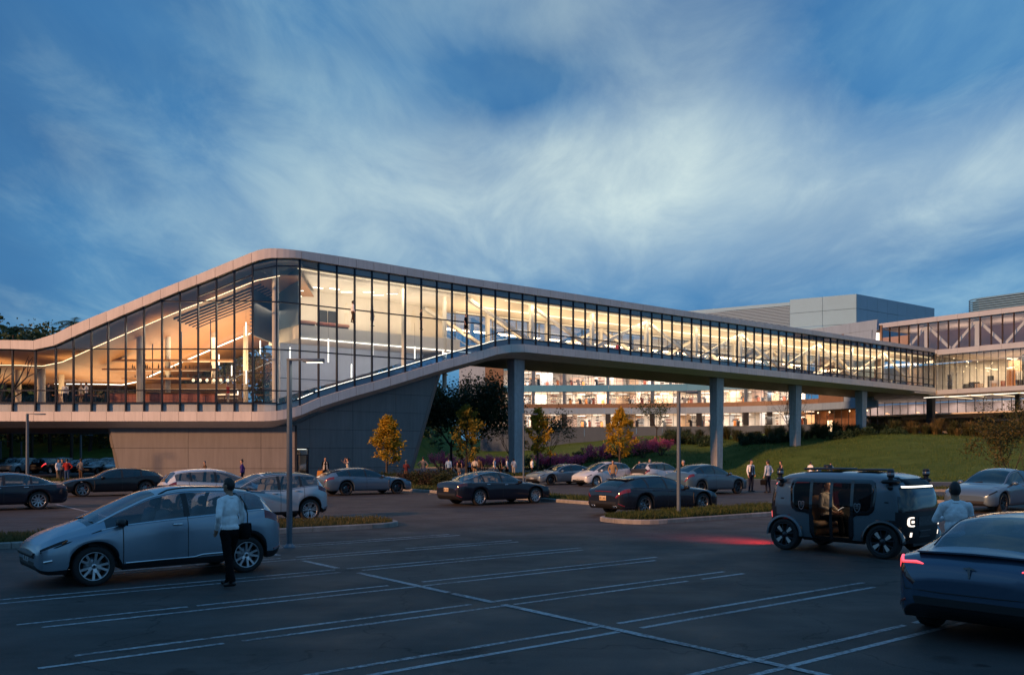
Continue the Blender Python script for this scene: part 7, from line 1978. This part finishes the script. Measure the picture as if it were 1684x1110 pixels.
def person(label, loc, rz, H=1.75, top=C_WHITE, legs=C_NAVY, shoes=C_SHOE, skin=M_SKIN, hair=M_HAIRK, sleeve='long', armL='down', armR='down', step=0.0, female=False, hairstyle='short', skirt=None, shortlegs=False, voxel=.017, sit=False, collar=None, tie=None, jacket=None, turn=0.0, lean=0.0, group=None, bare_torso=False):
    k = H/1.78; fem = .90 if female else 1.0
    t = thing('person', label, 'person', loc, rz, group)
    P = []                                                              # (kind, a, ra, b, rb, zone)
    dz = -.40 if sit else 0.0
    V = lambda x, y, z: Vector((x, y, z))
    def up(v):                                                          # upper body moves with sitting and leaning
        v = Vector(v); v = V(v.x+lean*(v.z-.95), v.y, v.z+dz-abs(lean)*.25*(v.z-.95)); return v
    cap = lambda a, ra, b, rb, z: P.append(('c', Vector(a), ra, Vector(b), rb, z))
    ell = lambda c, r, z: P.append(('e', Vector(c), Vector(r), None, None, z))
    sw = .185*fem; hwid = .092*(1.08 if female else 1)
    infl = 1.08
    ell(up((0, 0, 1.30)), (.115*infl, .168*fem*infl, .20), 'top'); cap(up((-.01, -sw*.80, 1.425)), .062, up((-.01, sw*.80, 1.425)), .062, 'top')
    ell(up((0, 0, 1.10)), (.105*infl, (.125 if female else .148)*infl, .18), 'top'); ell(up((0, 0, .985)), (.118*infl, .152*infl, .085), 'top')
    if female: ell(up((.075, .065, 1.29)), (.065, .07, .07), 'top'); ell(up((.075, -.065, 1.29)), (.065, .07, .07), 'top')
    pel = V(-.01, 0, .92+dz)
    ell(pel, (.115, .158*(1.04 if female else 1), .125), 'legs')
    cap(up((-.01, 0, 1.43)), .064, up((.010, 0, 1.58)), .056, 'skin')
    for s in (-1, 1): cap(up((-.015, s*.035, 1.485)), .040, up((-.01, s*.15, 1.435)), .056, 'top')
    hc = up((.02, 0, 1.665)); Rt = Matrix.Rotation(turn, 3, 'Z')
    hr = Vector((.097, .076, .118)); ell(hc, hr, 'skin'); ell(hc+Rt @ V(.030, 0, -.065), (.062, .054, .055), 'skin'); cap(hc+Rt @ V(.09, 0, .01), .010, hc+Rt @ V(.108, 0, -.022), .013, 'skin')
    for s in (-1, 1): ell(hc+Rt @ V(-.005, s*.077, -.008), (.022, .016, .034), 'skin')
    hands = []
    for s, arm in ((1, armL), (-1, armR)):
        e_, w_ = ARMS[arm] if isinstance(arm, str) else arm
        sh_ = up((-.01, s*sw, 1.425)); e = up((e_[0], s*e_[1]*fem, e_[2])); w = up((w_[0], s*w_[1]*fem, w_[2]))
        zl = 'top' if sleeve in ('long', 'short') else 'skin'; zf = 'top' if sleeve == 'long' else 'skin'
        il = 1.14 if zl == 'top' else 1; iF = 1.18 if zf == 'top' else 1
        cap(sh_, .056*fem*il, e, .043*fem*il, zl); cap(e, .041*fem*iF, e.lerp(w, .93), .030*fem*iF, zf); cap(e.lerp(w, .9), .026, w, .024, 'skin')
        d = (w-e).normalized(); pc = w+d*.05; side = d.cross(V(0, s, 0)); side = side.normalized() if side.length > .1 else V(1, 0, 0)
        cap(w+d*.015, .028, w+d*.075, .032, 'skin'); hands.append((w, d, side, s))
    for s in (1, -1):
        st = step*s
        h = V(-.01, s*hwid, .90+dz)
        if sit: kn, an = V(.42, s*.13, .52), V(.47, s*.13, .085)
        else: kn, an = V(st*.22+.015, s*hwid*1.05, .495), V(st*.42-.02, s*hwid*1.1, .08+max(0, -st)*.10)
        zt = 'skin' if (skirt or shortlegs == 'bare') else 'legs'; zc = 'skin' if (skirt or shortlegs) else 'legs'
        i1 = 1.10 if zt == 'legs' else .95; i2 = 1.22 if zc == 'legs' else .95
        cap(h, .083*i1, kn, .058*i1, zt); cap(kn, .054*i2, an, .040*i2, zc)
        tilt = V(.19, 0, -.035 if not (st < -.3) else -.07)
        cap(an+V(-.035, 0, -.035), .040, an+tilt*.85+V(0, s*.015, -.01), .034, 'shoes'); cap(an, .045, an+V(.05, 0, -.03), .042, 'shoes')
    # one skin grown round all of it
    b = MB()
    for kind, a, ra, c, rb, z in P:
        if kind == 'e': b.ball(a, ra, 14, 9, 0, Rt if z == 'skin' else None)
        else:
            v = c-a; L_ = v.length
            if L_ < 1e-5: continue
            q = v.to_track_quat('Z', 'Y').to_matrix(); n = 12; rings = []
            for j in range(4): tt = -math.pi/2+math.pi/2*j/3; rings.append((ra*math.cos(tt)+1e-4, ra*math.sin(tt)))
            for j in range(4): tt = math.pi/2*j/3; rings.append((rb*math.cos(tt)+1e-4, L_+rb*math.sin(tt)))
            vs = [a+q @ V(r*math.cos(6.2832*m/n), r*math.sin(6.2832*m/n), h) for r, h in rings for m in range(n)]
            fs = [(i*n+m, i*n+(m+1) % n, i*n+n+(m+1) % n, i*n+n+m) for i in range(7) for m in range(n)]+[tuple(reversed(range(n))), tuple(7*n+m for m in range(n))]
            b.add(vs, fs)
    me0 = b.mesh('tmp', M_SKIN); ob = bpy.data.objects.new('tmp', me0); COL.objects.link(ob)
    md = ob.modifiers.new('r', 'REMESH'); md.mode = 'VOXEL'; md.voxel_size = voxel; md.use_smooth_shade = True
    ms = ob.modifiers.new('s', 'SMOOTH'); ms.factor = .5; ms.iterations = 3 if voxel > .012 else 4
    dg = bpy.context.evaluated_depsgraph_get(); me = bpy.data.meshes.new_from_object(ob.evaluated_get(dg)); bpy.data.objects.remove(ob)
    n = len(me.vertices); co_ = np.empty(n*3); me.vertices.foreach_get('co', co_); co_ = co_.reshape(-1, 3)
    zones = ['skin', 'top', 'legs', 'shoes']; best = np.full(n, 9.9); zi = np.zeros(n, int)
    for kind, a, ra, c, rb, z in P:
        if kind == 'e': d_ = (np.linalg.norm((co_-np.array(a))/np.array(ra), axis=1)-1)*min(ra)
        else:
            v = np.array(c-a); L2 = max(1e-9, float(v @ v)); tt = np.clip(((co_-np.array(a)) @ v)/L2, 0, 1); d_ = np.linalg.norm(co_-np.array(a)-tt[:, None]*v, axis=1)-(ra+(rb-ra)*tt)
        m = d_ < best; best[m] = d_[m]; zi[m] = zones.index(z)
    if voxel < .012:                                                     # folds in the cloth of the near figures
        me.update(); no = np.empty(n*3); me.vertices.foreach_get('normal', no); no = no.reshape(-1, 3)
        f = (np.sin(co_[:, 2]*46+np.sin(co_[:, 0]*22+co_[:, 1]*17)*2.2)*.5+np.sin(co_[:, 2]*23+co_[:, 1]*31+1.7)*.6+np.sin((co_[:, 0]+co_[:, 1])*64+co_[:, 2]*28)*.35)
        amp = np.where(zi == 1, .0042, np.where(zi == 2, .0042, 0)); co_ = co_+no*(f*amp)[:, None]; me.vertices.foreach_set('co', co_.ravel())
    me.materials.clear()
    for m in (skin, top, legs, shoes): me.materials.append(m)
    pol = np.array([[p.vertices[0], p.vertices[2 if len(p.vertices) > 2 else 1]] for p in me.polygons])
    me.polygons.foreach_set('material_index', np.maximum(zi[pol[:, 0]], 0)); me.polygons.foreach_set('use_smooth', [True]*len(me.polygons))
    # fingers, grown out of the palms, joined into the same mesh
    fb_ = MB()
    for w, d, side, s in hands:
        ac = d.cross(side).normalized()
        for q in range(4):
            o = (q-1.5)*.017; ln = (.066, .076, .072, .056)[q]; base = w+d*.085+side*o
            cur = ac*(-s if True else 1)
            p1 = base+d*ln*.5+cur*.010; p2 = base+d*ln*.85+cur*.034
            fb_.tube([base-d*.025, base, p1, p2], [.0095, .009, .0085, .0065], 6)
        tb = w+d*.03+side*.028; fb_.tube([w+d*.025, tb, tb+d*.035+side*.018, tb+d*.062+side*.012-ac*s*.012], [.011, .0105, .009, .007], 6)
    fm = fb_.mesh('tmp_fingers', skin); bm = bmesh.new(); bm.from_mesh(me); bm.from_mesh(fm); bm.to_mesh(me); bm.free(); bpy.data.meshes.remove(fm)
    me.name = 'body'; bo = link('body', me, t)
    # hair, face, clothing that hangs free
    hb_ = MB(); ctr = hc+V(-.006, 0, .012); rr_ = hr*1.0+V(.009, .005, .010); nn, mm_ = 20, 14; keep = []
    vs = []
    for i in range(mm_+1):
        th = math.pi*i/mm_
        for j in range(nn):
            ph = 2*math.pi*j/nn; v = V(rr_.x*math.sin(th)*math.cos(ph), rr_.y*math.sin(th)*math.sin(ph), rr_.z*math.cos(th)); wv = 1+.02*math.sin(ph*7+i)*math.sin(i*1.3); vs.append(ctr+Rt @ (v*wv))
    fs = []
    lowest = {'short': -.072, 'long': -.11, 'bun': -.05, 'beanie': .01, 'hat': -.04, 'pony': -.05, 'bald': 9}[hairstyle]
    for i in range(mm_):
        for j in range(nn):
            th = math.pi*(i+.5)/mm_; ph = 2*math.pi*(j+.5)/nn; x, z = rr_.x*math.sin(th)*math.cos(ph), rr_.z*math.cos(th)
            lim = .048 if hairstyle != 'beanie' else .02
            if z > lim or (x < .022+max(0, z)*.6 and z > lowest+(.10*max(0, x+.02)/.05 if hairstyle == 'short' else 0)): fs.append((i*nn+j, i*nn+nn+j, i*nn+nn+(j+1) % nn, i*nn+(j+1) % nn))
    if hairstyle != 'bald': hb_.add(vs, fs, 0, True)
    if hairstyle == 'long': hb_.tube([hc+Rt @ V(-.05, 0, .05), hc+Rt @ V(-.075, 0, -.08), hc+Rt @ V(-.08, 0, -.22), hc+Rt @ V(-.07, 0, -.34)], [.06, .085, .075, .03], 10)
    if hairstyle == 'bun': hb_.ball(hc+Rt @ V(-.06, 0, .125), .045, 8, 6)
    if hairstyle == 'pony': hb_.tube([hc+Rt @ V(-.08, 0, .06), hc+Rt @ V(-.16, .02, .05), hc+Rt @ V(-.19, .03, -.10)], [.035, .04, .012], 8)
    if hairstyle == 'hat': hb_.lathe([(.15, 0), (.15, .012), (.09, .02), (.085, .09), (0, .10)], 14, 0, Matrix.Translation(hc+V(0, 0, .05)))
    if hb_.v: hb_.build('cap' if hairstyle in ('beanie', 'hat') else 'hair', hair, t)
    fb2 = MB()
    for s in (-1, 1): fb2.ball(hc+Rt @ V(.088, s*.030, .012), (.008, .012, .007), 8, 5)
    fb2.build('eyes', M_EYE, t); fb2 = MB(); fb2.ball(hc+Rt @ V(.088, 0, -.062), (.008, .022, .006), 8, 5); fb2.build('mouth', M_LIP, t)
    if skirt:
        sk_ = MB(); zt_, zb_ = 1.02+dz, skirt[1]; prof = [(.135, zt_), (.165, .92), (.185, lerp(.92, zb_, .5)), (.205, zb_), (.195, zb_)]
        sk_.lathe([(r, z) for r, z in prof], 16, 0, Matrix.Diagonal((.84, 1.05, 1, 1))); sk_.build('skirt', skirt[0], t)
    if collar:
        cb = MB(); cc_ = up((.0, 0, 1.475)); cb.lathe([(.066, -.015), (.064, .025), (.072, .028), (.082, -.005)], 16, 0, Matrix.Translation(cc_) @ Matrix.Diagonal((.95, 1.05, 1, 1))); cb.build('collar', collar, t)
    if tie:
        tb_ = MB(); a = [up((.068, 0, 1.475)), up((.112, 0, 1.40)), up((.128, 0, 1.30)), up((.127, 0, 1.15)), up((.124, 0, 1.05))]
        for p, q, w0, w1 in zip(a, a[1:], (.018, .022, .028, .034), (.022, .028, .034, .006)):
            tb_.add([p+V(.006, -w0, 0), p+V(.006, w0, 0), q+V(.006, w1, 0), q+V(.006, -w1, 0)], ((0, 1, 2, 3),))
        tb_.build('tie', tie, t)
    if jacket:
        jb = MB(); prof = []
        for s in (-1, 1):
            col_ = [up((.085, s*.045, 1.46)), up((.128, s*.055, 1.36)), up((.132, s*.05, 1.2)), up((.135, s*.06, 1.04)), up((.13, s*.07, .90))]
            out_ = [up((.06, s*.10, 1.46)), up((.112, s*.13, 1.36)), up((.105, s*.15, 1.2)), up((.11, s*.15, 1.04)), up((.105, s*.165, .90))]
            vv = col_+out_; jb.add(vv, [(i, i+1, 5+i+1, 5+i) for i in range(4)], 0, True)
        # skirt of the jacket round hips and back
        n = 16; vs = []
        for i, (z, r) in enumerate(((1.12, 1.0), (1.0, 1.06), (.86, 1.12))):
            for j in range(n+1):
                a = R(28)+R(304)*j/n; vs.append(up((.128*r*math.cos(a), .168*r*math.sin(a), z)))
        jb.add(vs, [(i*(n+1)+j, i*(n+1)+j+1, (i+1)*(n+1)+j+1, (i+1)*(n+1)+j) for i in range(2) for j in range(n)], 0, True); jb.build('jacket_front', jacket, t)
    t.scale = (k, k, k)
    return t
def stand(px_, Y, z=0.0): return (at_px(px_, Y), Y, z)
def face(dx, dy): return math.atan2(dy, dx)
# the near figures
mp = (-4.62, 14.25, 0)
FM = person('man in white shirt and black trousers walking past the silver hatchback with shoulder bag', mp, face(-.78, .50), 1.77, C_WHITE, C_BLACK, C_SHOE, M_SKIN2, M_HAIRK, 'long', 'pocket', 'down', -.42, collar=C_WHITE, voxel=.0095, turn=.25)
bag = thing('shoulder_bag', 'black shoulder bag hanging at the hip of the walking man', 'bag', mp, face(-.78, .50))
b = MB(); b.cbox((-.06, -.245, .90), (.27, .12, .27), 0, Matrix.Rotation(R(6), 3, 'Y'), .04); b.build('bag_body', cloth('bag_black', (.008, .008, .009)), bag)
b = MB(); b.cbox((-.06, -.295, .93), (.25, .04, .20), 0, Matrix.Rotation(R(6), 3, 'Y'), .015); b.build('flap', C_BLACK, bag)
b = MB(); pts = [Vector(p) for p in ((-.13, -.26, 1.02), (-.155, -.235, 1.2), (-.13, -.20, 1.36), (-.05, -.165, 1.495), (.06, -.165, 1.46), (.12, -.20, 1.33), (.10, -.25, 1.15), (.03, -.26, 1.02))]
vs = []
for p in pts: vs += [p+Vector((-.012, .022, 0)), p+Vector((.012, -.022, 0))]
b.add(vs, [(2*j, 2*j+2, 2*j+3, 2*j+1) for j in range(len(pts)-1)]); b.build('strap', C_BLACK, bag)
person('man in a white shirt seen from behind beside the dark blue saloon', (6.74, 13.25, 0), face(.15, .98), 1.74, C_WHITE, C_NAVY, C_SHOE, M_SKIN2, M_HAIRK, 'long', 'fold', 'fold', 0, collar=C_WHITE, voxel=.0095)
# passenger in the shuttle, facing forward on the rear bench
hx, hy = math.cos(SH_HEAD), math.sin(SH_HEAD)
sp_ = Vector((7.58, 19.45, 0))+Vector((hx, hy, 0))*(-.55)+Vector((-hy, hx, 0))*(-.12)
PS = person('seated passenger in a pale shirt and dark tie inside the shuttle', (sp_.x, sp_.y, .24), SH_HEAD, 1.72, C_CREAM, C_BLACK, C_SHOE, M_SKIN, M_HAIRB, 'long', 'lap', 'lap', 0, sit=True, collar=C_CREAM, tie=C_NAVY, voxel=.011, turn=-.2)
ph = thing('phone', 'lit phone in the hands of the shuttle passenger', 'phone', tuple(Vector((sp_.x, sp_.y, .24+.69))+Vector((hx, hy, 0))*.36), SH_HEAD)
b = MB(); b.cbox((0, 0, 0), (.14, .075, .01), 0, Matrix.Rotation(R(-35), 3, 'Y'), .003); b.build('case', M_DARK, ph); b = MB(); b.cbox((-.004, 0, .008), (.125, .066, .003), 0, Matrix.Rotation(R(-35), 3, 'Y')); b.build('screen', emis('phone_screen', (1, .9, .8), 2.5), ph)
# walkers and talkers about the car park
G1 = 'people talking by the lamp post on the left'
person('man in white shirt and brown trousers beside the dark trunk', stand(96, 64.5), face(.9, -.2), 1.72, C_WHITE, C_KHAKI, armL='phone', armR='down', group=G1)
person('person in grey half hidden behind the man in the red shirt', stand(102.5, 66.5), face(.5, -.9), 1.70, C_GREY, C_NAVY, armR='brow', group=G1)
person('man in a red shirt and jeans by the far parked cars', stand(110, 63.5), face(-.3, .95), 1.74, C_RED, C_DENIM, sleeve='long', armL='phone', armR='hips', group=G1)
person('man in a dark grey shirt standing apart by the far parked cars', stand(133, 64.5), face(.4, .9), 1.76, C_GREY, C_BROWN, skin=M_SKIN3, sleeve='short', armL='pocket', armR='pocket', group=G1)
G2 = 'people along the building'
person('woman in a knitted cap and brown jacket before the brown wall', stand(337, 59), face(-.8, -.6), 1.63, C_BROWN, C_NAVY, hair=C_GREY, armL='phone', armR='down', female=True, hairstyle='beanie', group=G2)
person('woman with a hair bun in a purple top before the brown wall', stand(398, 56), face(-.95, -.2), 1.74, C_PURP, C_NAVY, armL='down', armR='swingb', female=True, hairstyle='bun', collar=C_YEL, group=G2)
w3 = stand(535, 62.8, .1); person('woman in a cream jacket holding an orange handbag by the entrance', w3, face(.25, -.95), 1.76, C_BLACK, C_BLACK, hair=M_HAIRK, armL='down', armR='down', female=True, jacket=C_CREAM, group=G2)
hbg = thing('handbag', 'orange handbag carried by the woman in the cream jacket', 'handbag', (w3[0]-.36, w3[1]-.1, .1)); b = MB(); b.prism([(-.22, -.08, .42), (.22, -.08, .42), (.17, -.05, .80), (-.17, -.05, .80)], (0, .14, 0)); b.build('bag_body', mat('orange_leather', (.50, .20, .02), .45), hbg); b = MB(); b.tube([(-.12, 0, .79), (-.06, 0, 1.0), (.06, 0, 1.0), (.12, 0, .79)], .012, 5); b.build('handle', C_BROWN, hbg)
person('woman in a yellow skirt shading her eyes beside the grey estate car', stand(572, 60, .1), face(-.85, -.35), 1.72, C_CREAM, C_YEL, female=True, armL='point', armR='brow', sleeve='none', hairstyle='pony', skirt=(C_YEL, .45), group=G2)
person('woman in a dark dress standing at the ramp wall', stand(668, 61.5), face(.1, .95), 1.66, C_MAR, C_BLACK, skin=M_SKIN3, female=True, hairstyle='hat', hair=C_GREY, sleeve='short', skirt=(C_BROWN, .5), armL='fold', armR='fold', group=G2)
person('man in a grey T-shirt with hands on his hips at the leaning wall end', stand(696, 64, .1), face(.15, .98), 1.80, C_GREY, C_DENIM, sleeve='short', armL='hips', armR='hips', group=G2)
G3 = 'people walking under the bridge'
person('man in a light blue shirt and dark trousers walking under the bridge', stand(738, 72), face(.2, .95), 1.78, C_BLUE, C_NAVY, sleeve='long', armL='down', armR='swingb', step=.25, group=G3)
person('woman with long hair and a short dark skirt under the yellow green tree', stand(755.5, 75.5), face(.1, .95), 1.62, C_BLACK, C_BLACK, hair=M_HAIRB, female=True, hairstyle='long', sleeve='none', skirt=(C_GREY, .55), step=.3, group=G3)
w9 = stand(781, 72); person('person in a cream top with a dark waist bag under the bridge', w9, face(.1, .98), 1.76, C_CREAM, C_TAN, sleeve='short', armL='down', armR='down', group=G3)
wb = thing('waist_bag', 'black bag on the back of the person in the cream top', 'bag', (w9[0], w9[1]-.20, 0)); b = MB(); b.prism([(-.20, -.06, 1.10), (.20, -.06, 1.10), (.12, -.06, .92), (-.12, -.06, .92)], (0, .10, 0)); b.build('bag_body', C_BLACK, wb)
b = MB(); b.box((-.17, .03, 1.06), (.17, .05, 1.10)); b.build('belt', C_BLACK, wb)
person('person in brown half hidden beside the cream top', stand(788, 74), face(.2, .95), 1.78, C_BROWN, C_NAVY, skin=M_SKIN2, sleeve='short', group=G3)
person('person in a pale blue shirt seen between tree trunk and cream top', stand(772, 79), face(.3, .9), 1.66, C_BLUE, C_BLACK, female=True, step=.2, group=G3)
person('woman in a white top and jeans left of the first column', stand(813, 76), face(.85, -.1), 1.76, C_WHITE, C_DENIM, sleeve='none', female=True, hairstyle='short', armL='down', armR='down', group=G3)
person('woman in a short black dress left of the first column', stand(824, 78), face(.8, .3), 1.64, C_BLACK, C_BLACK, female=True, sleeve='none', hairstyle='bun', skirt=(C_BLACK, .55), step=.3, group=G3)
person('woman in a white blouse and black skirt walking towards the first column', stand(833.5, 77), face(.9, .1), 1.74, C_WHITE, C_BLACK, female=True, sleeve='short', hairstyle='long', skirt=(C_BLACK, .5), step=.4, group=G3)
person('man in a white shirt half hidden by the first column', stand(845, 80), face(.3, .9), 1.66, C_WHITE, C_CREAM, sleeve='short', group=G3)
person('man in a white T-shirt and black trousers right of the first column', stand(875, 75), face(.75, .3), 1.74, C_WHITE, C_BLACK, sleeve='short', step=.3, armL='down', armR='swingb', group=G3)
G4 = 'people standing between the cars'
person('man in a tan jacket and jeans in front of the white hatchback', stand(1008, 53.5), face(-.1, -.95), 1.74, C_TAN, C_DENIM, sleeve='long', armL='pocket', armR='pocket', group=G4)
person('man in black leaning on the roof of the white compact car', stand(1050, 60.2), face(.2, -.9), 1.66, C_BLACK, C_NAVY, armL='lean', armR='lean', lean=.25, group=G4)
person('grey haired man behind the white compact car', stand(1069, 62.5), face(-.9, -.2), 1.70, C_NAVY, C_NAVY, hair=M_HAIRG, group=G4)
person('balding man in black behind the teal grey saloon', stand(1124, 50.2), face(-.95, -.1), 1.74, C_BLACK, C_BLACK, hair=M_HAIRG, armL='phone', group=G4)
s1 = stand(1235, 49.0); person('man in a dark suit with a blue tie talking on the right', s1, face(.45, -.85), 1.80, C_WHITE, C_NAVY, armL='pocket', armR='down', collar=C_WHITE, tie=C_DENIM, jacket=C_NAVY, voxel=.014, group=G4, turn=.4)
for o in bpy.data.objects:
    pass
s2 = stand(1263, 47.6); person('man in a pale blue shirt holding a briefcase on the right', s2, face(-.5, .75), 1.78, cloth('pale_blue', (.45, .52, .62)), C_NAVY, armL='down', armR='pocket', step=.08, voxel=.014, group=G4)
bc = thing('briefcase', 'black briefcase held by the man in the pale blue shirt', 'briefcase', (s2[0]-.24, s2[1]-.14, .42), face(-.5, .75)); b = MB(); b.cbox((.05, 0, .16), (.40, .11, .30), 0, None, .02); b.build('case', C_BLACK, bc); b = MB(); b.tube([(-.04, 0, .31), (-.02, 0, .37), (.12, 0, .37), (.14, 0, .31)], .012, 5); b.build('handle', C_BLACK, bc)
G5 = 'people on the path below the bank'
person('runner in dark shorts on the path below the bank', stand(1284, 61), face(-.9, -.1), 1.60, C_NAVY, C_NAVY, sleeve='none', shortlegs=True, step=.35, armL='swingf', armR='swingb', skin=M_SKIN, group=G5)
person('person in a white T-shirt on the path behind the shuttle', stand(1333, 64), face(.6, .5), 1.52, C_WHITE, C_GREY, sleeve='short', group=G5)
person('child in a pale top behind the roof of the shuttle', stand(1366, 65), face(-.3, -.9), 1.42, C_BLUE, C_GREY, sleeve='short', group=G5)
person('dark haired person behind the blue grey crossover', stand(1645, 36.6), face(-.9, -.2), 1.52, C_BLACK, C_NAVY, group=G5)
# people indoors
def on_level(px_, y_, z): Y = F_PX*(z-CAM_H)/(HZ-y_); return (at_px(px_, Y), Y, z)
G6 = 'people inside the glass hall and bridge'
person('man in a white shirt walking on the mezzanine', on_level(580, 531.5, 12.41), face(.8, .5), 1.76, C_WHITE, C_BROWN, step=.3, group=G6)
person('woman in a cream dress on the mezzanine', on_level(612, 537, 12.41), face(.7, .6), 1.70, C_CREAM, C_CREAM, female=True, sleeve='none', skirt=(C_CREAM, .5), hair=M_HAIRB, group=G6)
person('man in a dark suit at the curved wall of the mezzanine', on_level(692.5, 542.5, 12.41), face(.9, .2), 1.78, C_NAVY, C_NAVY, step=.1, group=G6)
person('woman in black walking onto the bridge', on_level(766, 549.5, 12.41), face(.8, -.3), 1.72, C_BLACK, C_CREAM, female=True, sleeve='short', skirt=(C_BLACK, .5), step=.25, group=G6)
person('person in white standing by the left glazing', (at_px(107, 68.4), 68.4, FLOORZ), face(.1, -.9), 1.72, C_WHITE, C_NAVY, group=G6)
person('person in white talking at the cafe, left of a pair', (at_px(133, 68.6), 68.6, FLOORZ), face(.9, -.1), 1.66, C_CREAM, C_TAN, female=True, group=G6)
person('person in white talking at the cafe, right of a pair', (at_px(142, 68.4), 68.4, FLOORZ), face(-.9, -.1), 1.74, C_WHITE, C_NAVY, armL='phone', group=G6)
person('person in black beside the cream column at the left', (at_px(80, 69.5), 69.5, FLOORZ), face(.5, -.8), 1.74, C_BLACK, C_NAVY, group=G6)
person('person in red and white near the end of the cafe', (at_px(375, 69), 69, FLOORZ), face(-.7, -.6), 1.72, C_RED, C_CREAM, sleeve='short', armL='brow', group=G6)
rr = random.Random(8)
for k, (s, t_, c1, c2, lab) in enumerate(((17.5, 5.5, C_RED, C_NAVY, 'person in red on the near part of the bridge'), (27, 5, C_NAVY, C_BLACK, 'person in dark clothes on the middle of the bridge'), (41, 5.6, C_WHITE, C_NAVY, 'person in white on the far half of the bridge'), (57, 5, C_MAR, C_BLACK, 'person in maroon towards the far end of the bridge'))):
    p = BP(s, t_, zf_(s)); person(lab, tuple(p), rr.uniform(0, 6), 1.72, c1, c2, step=.2, voxel=.024, group=G6)
print('OBJECT COUNT', len(bpy.data.objects), 'TRIS', sum(len(o.data.polygons) for o in bpy.data.objects if o.type == 'MESH'))
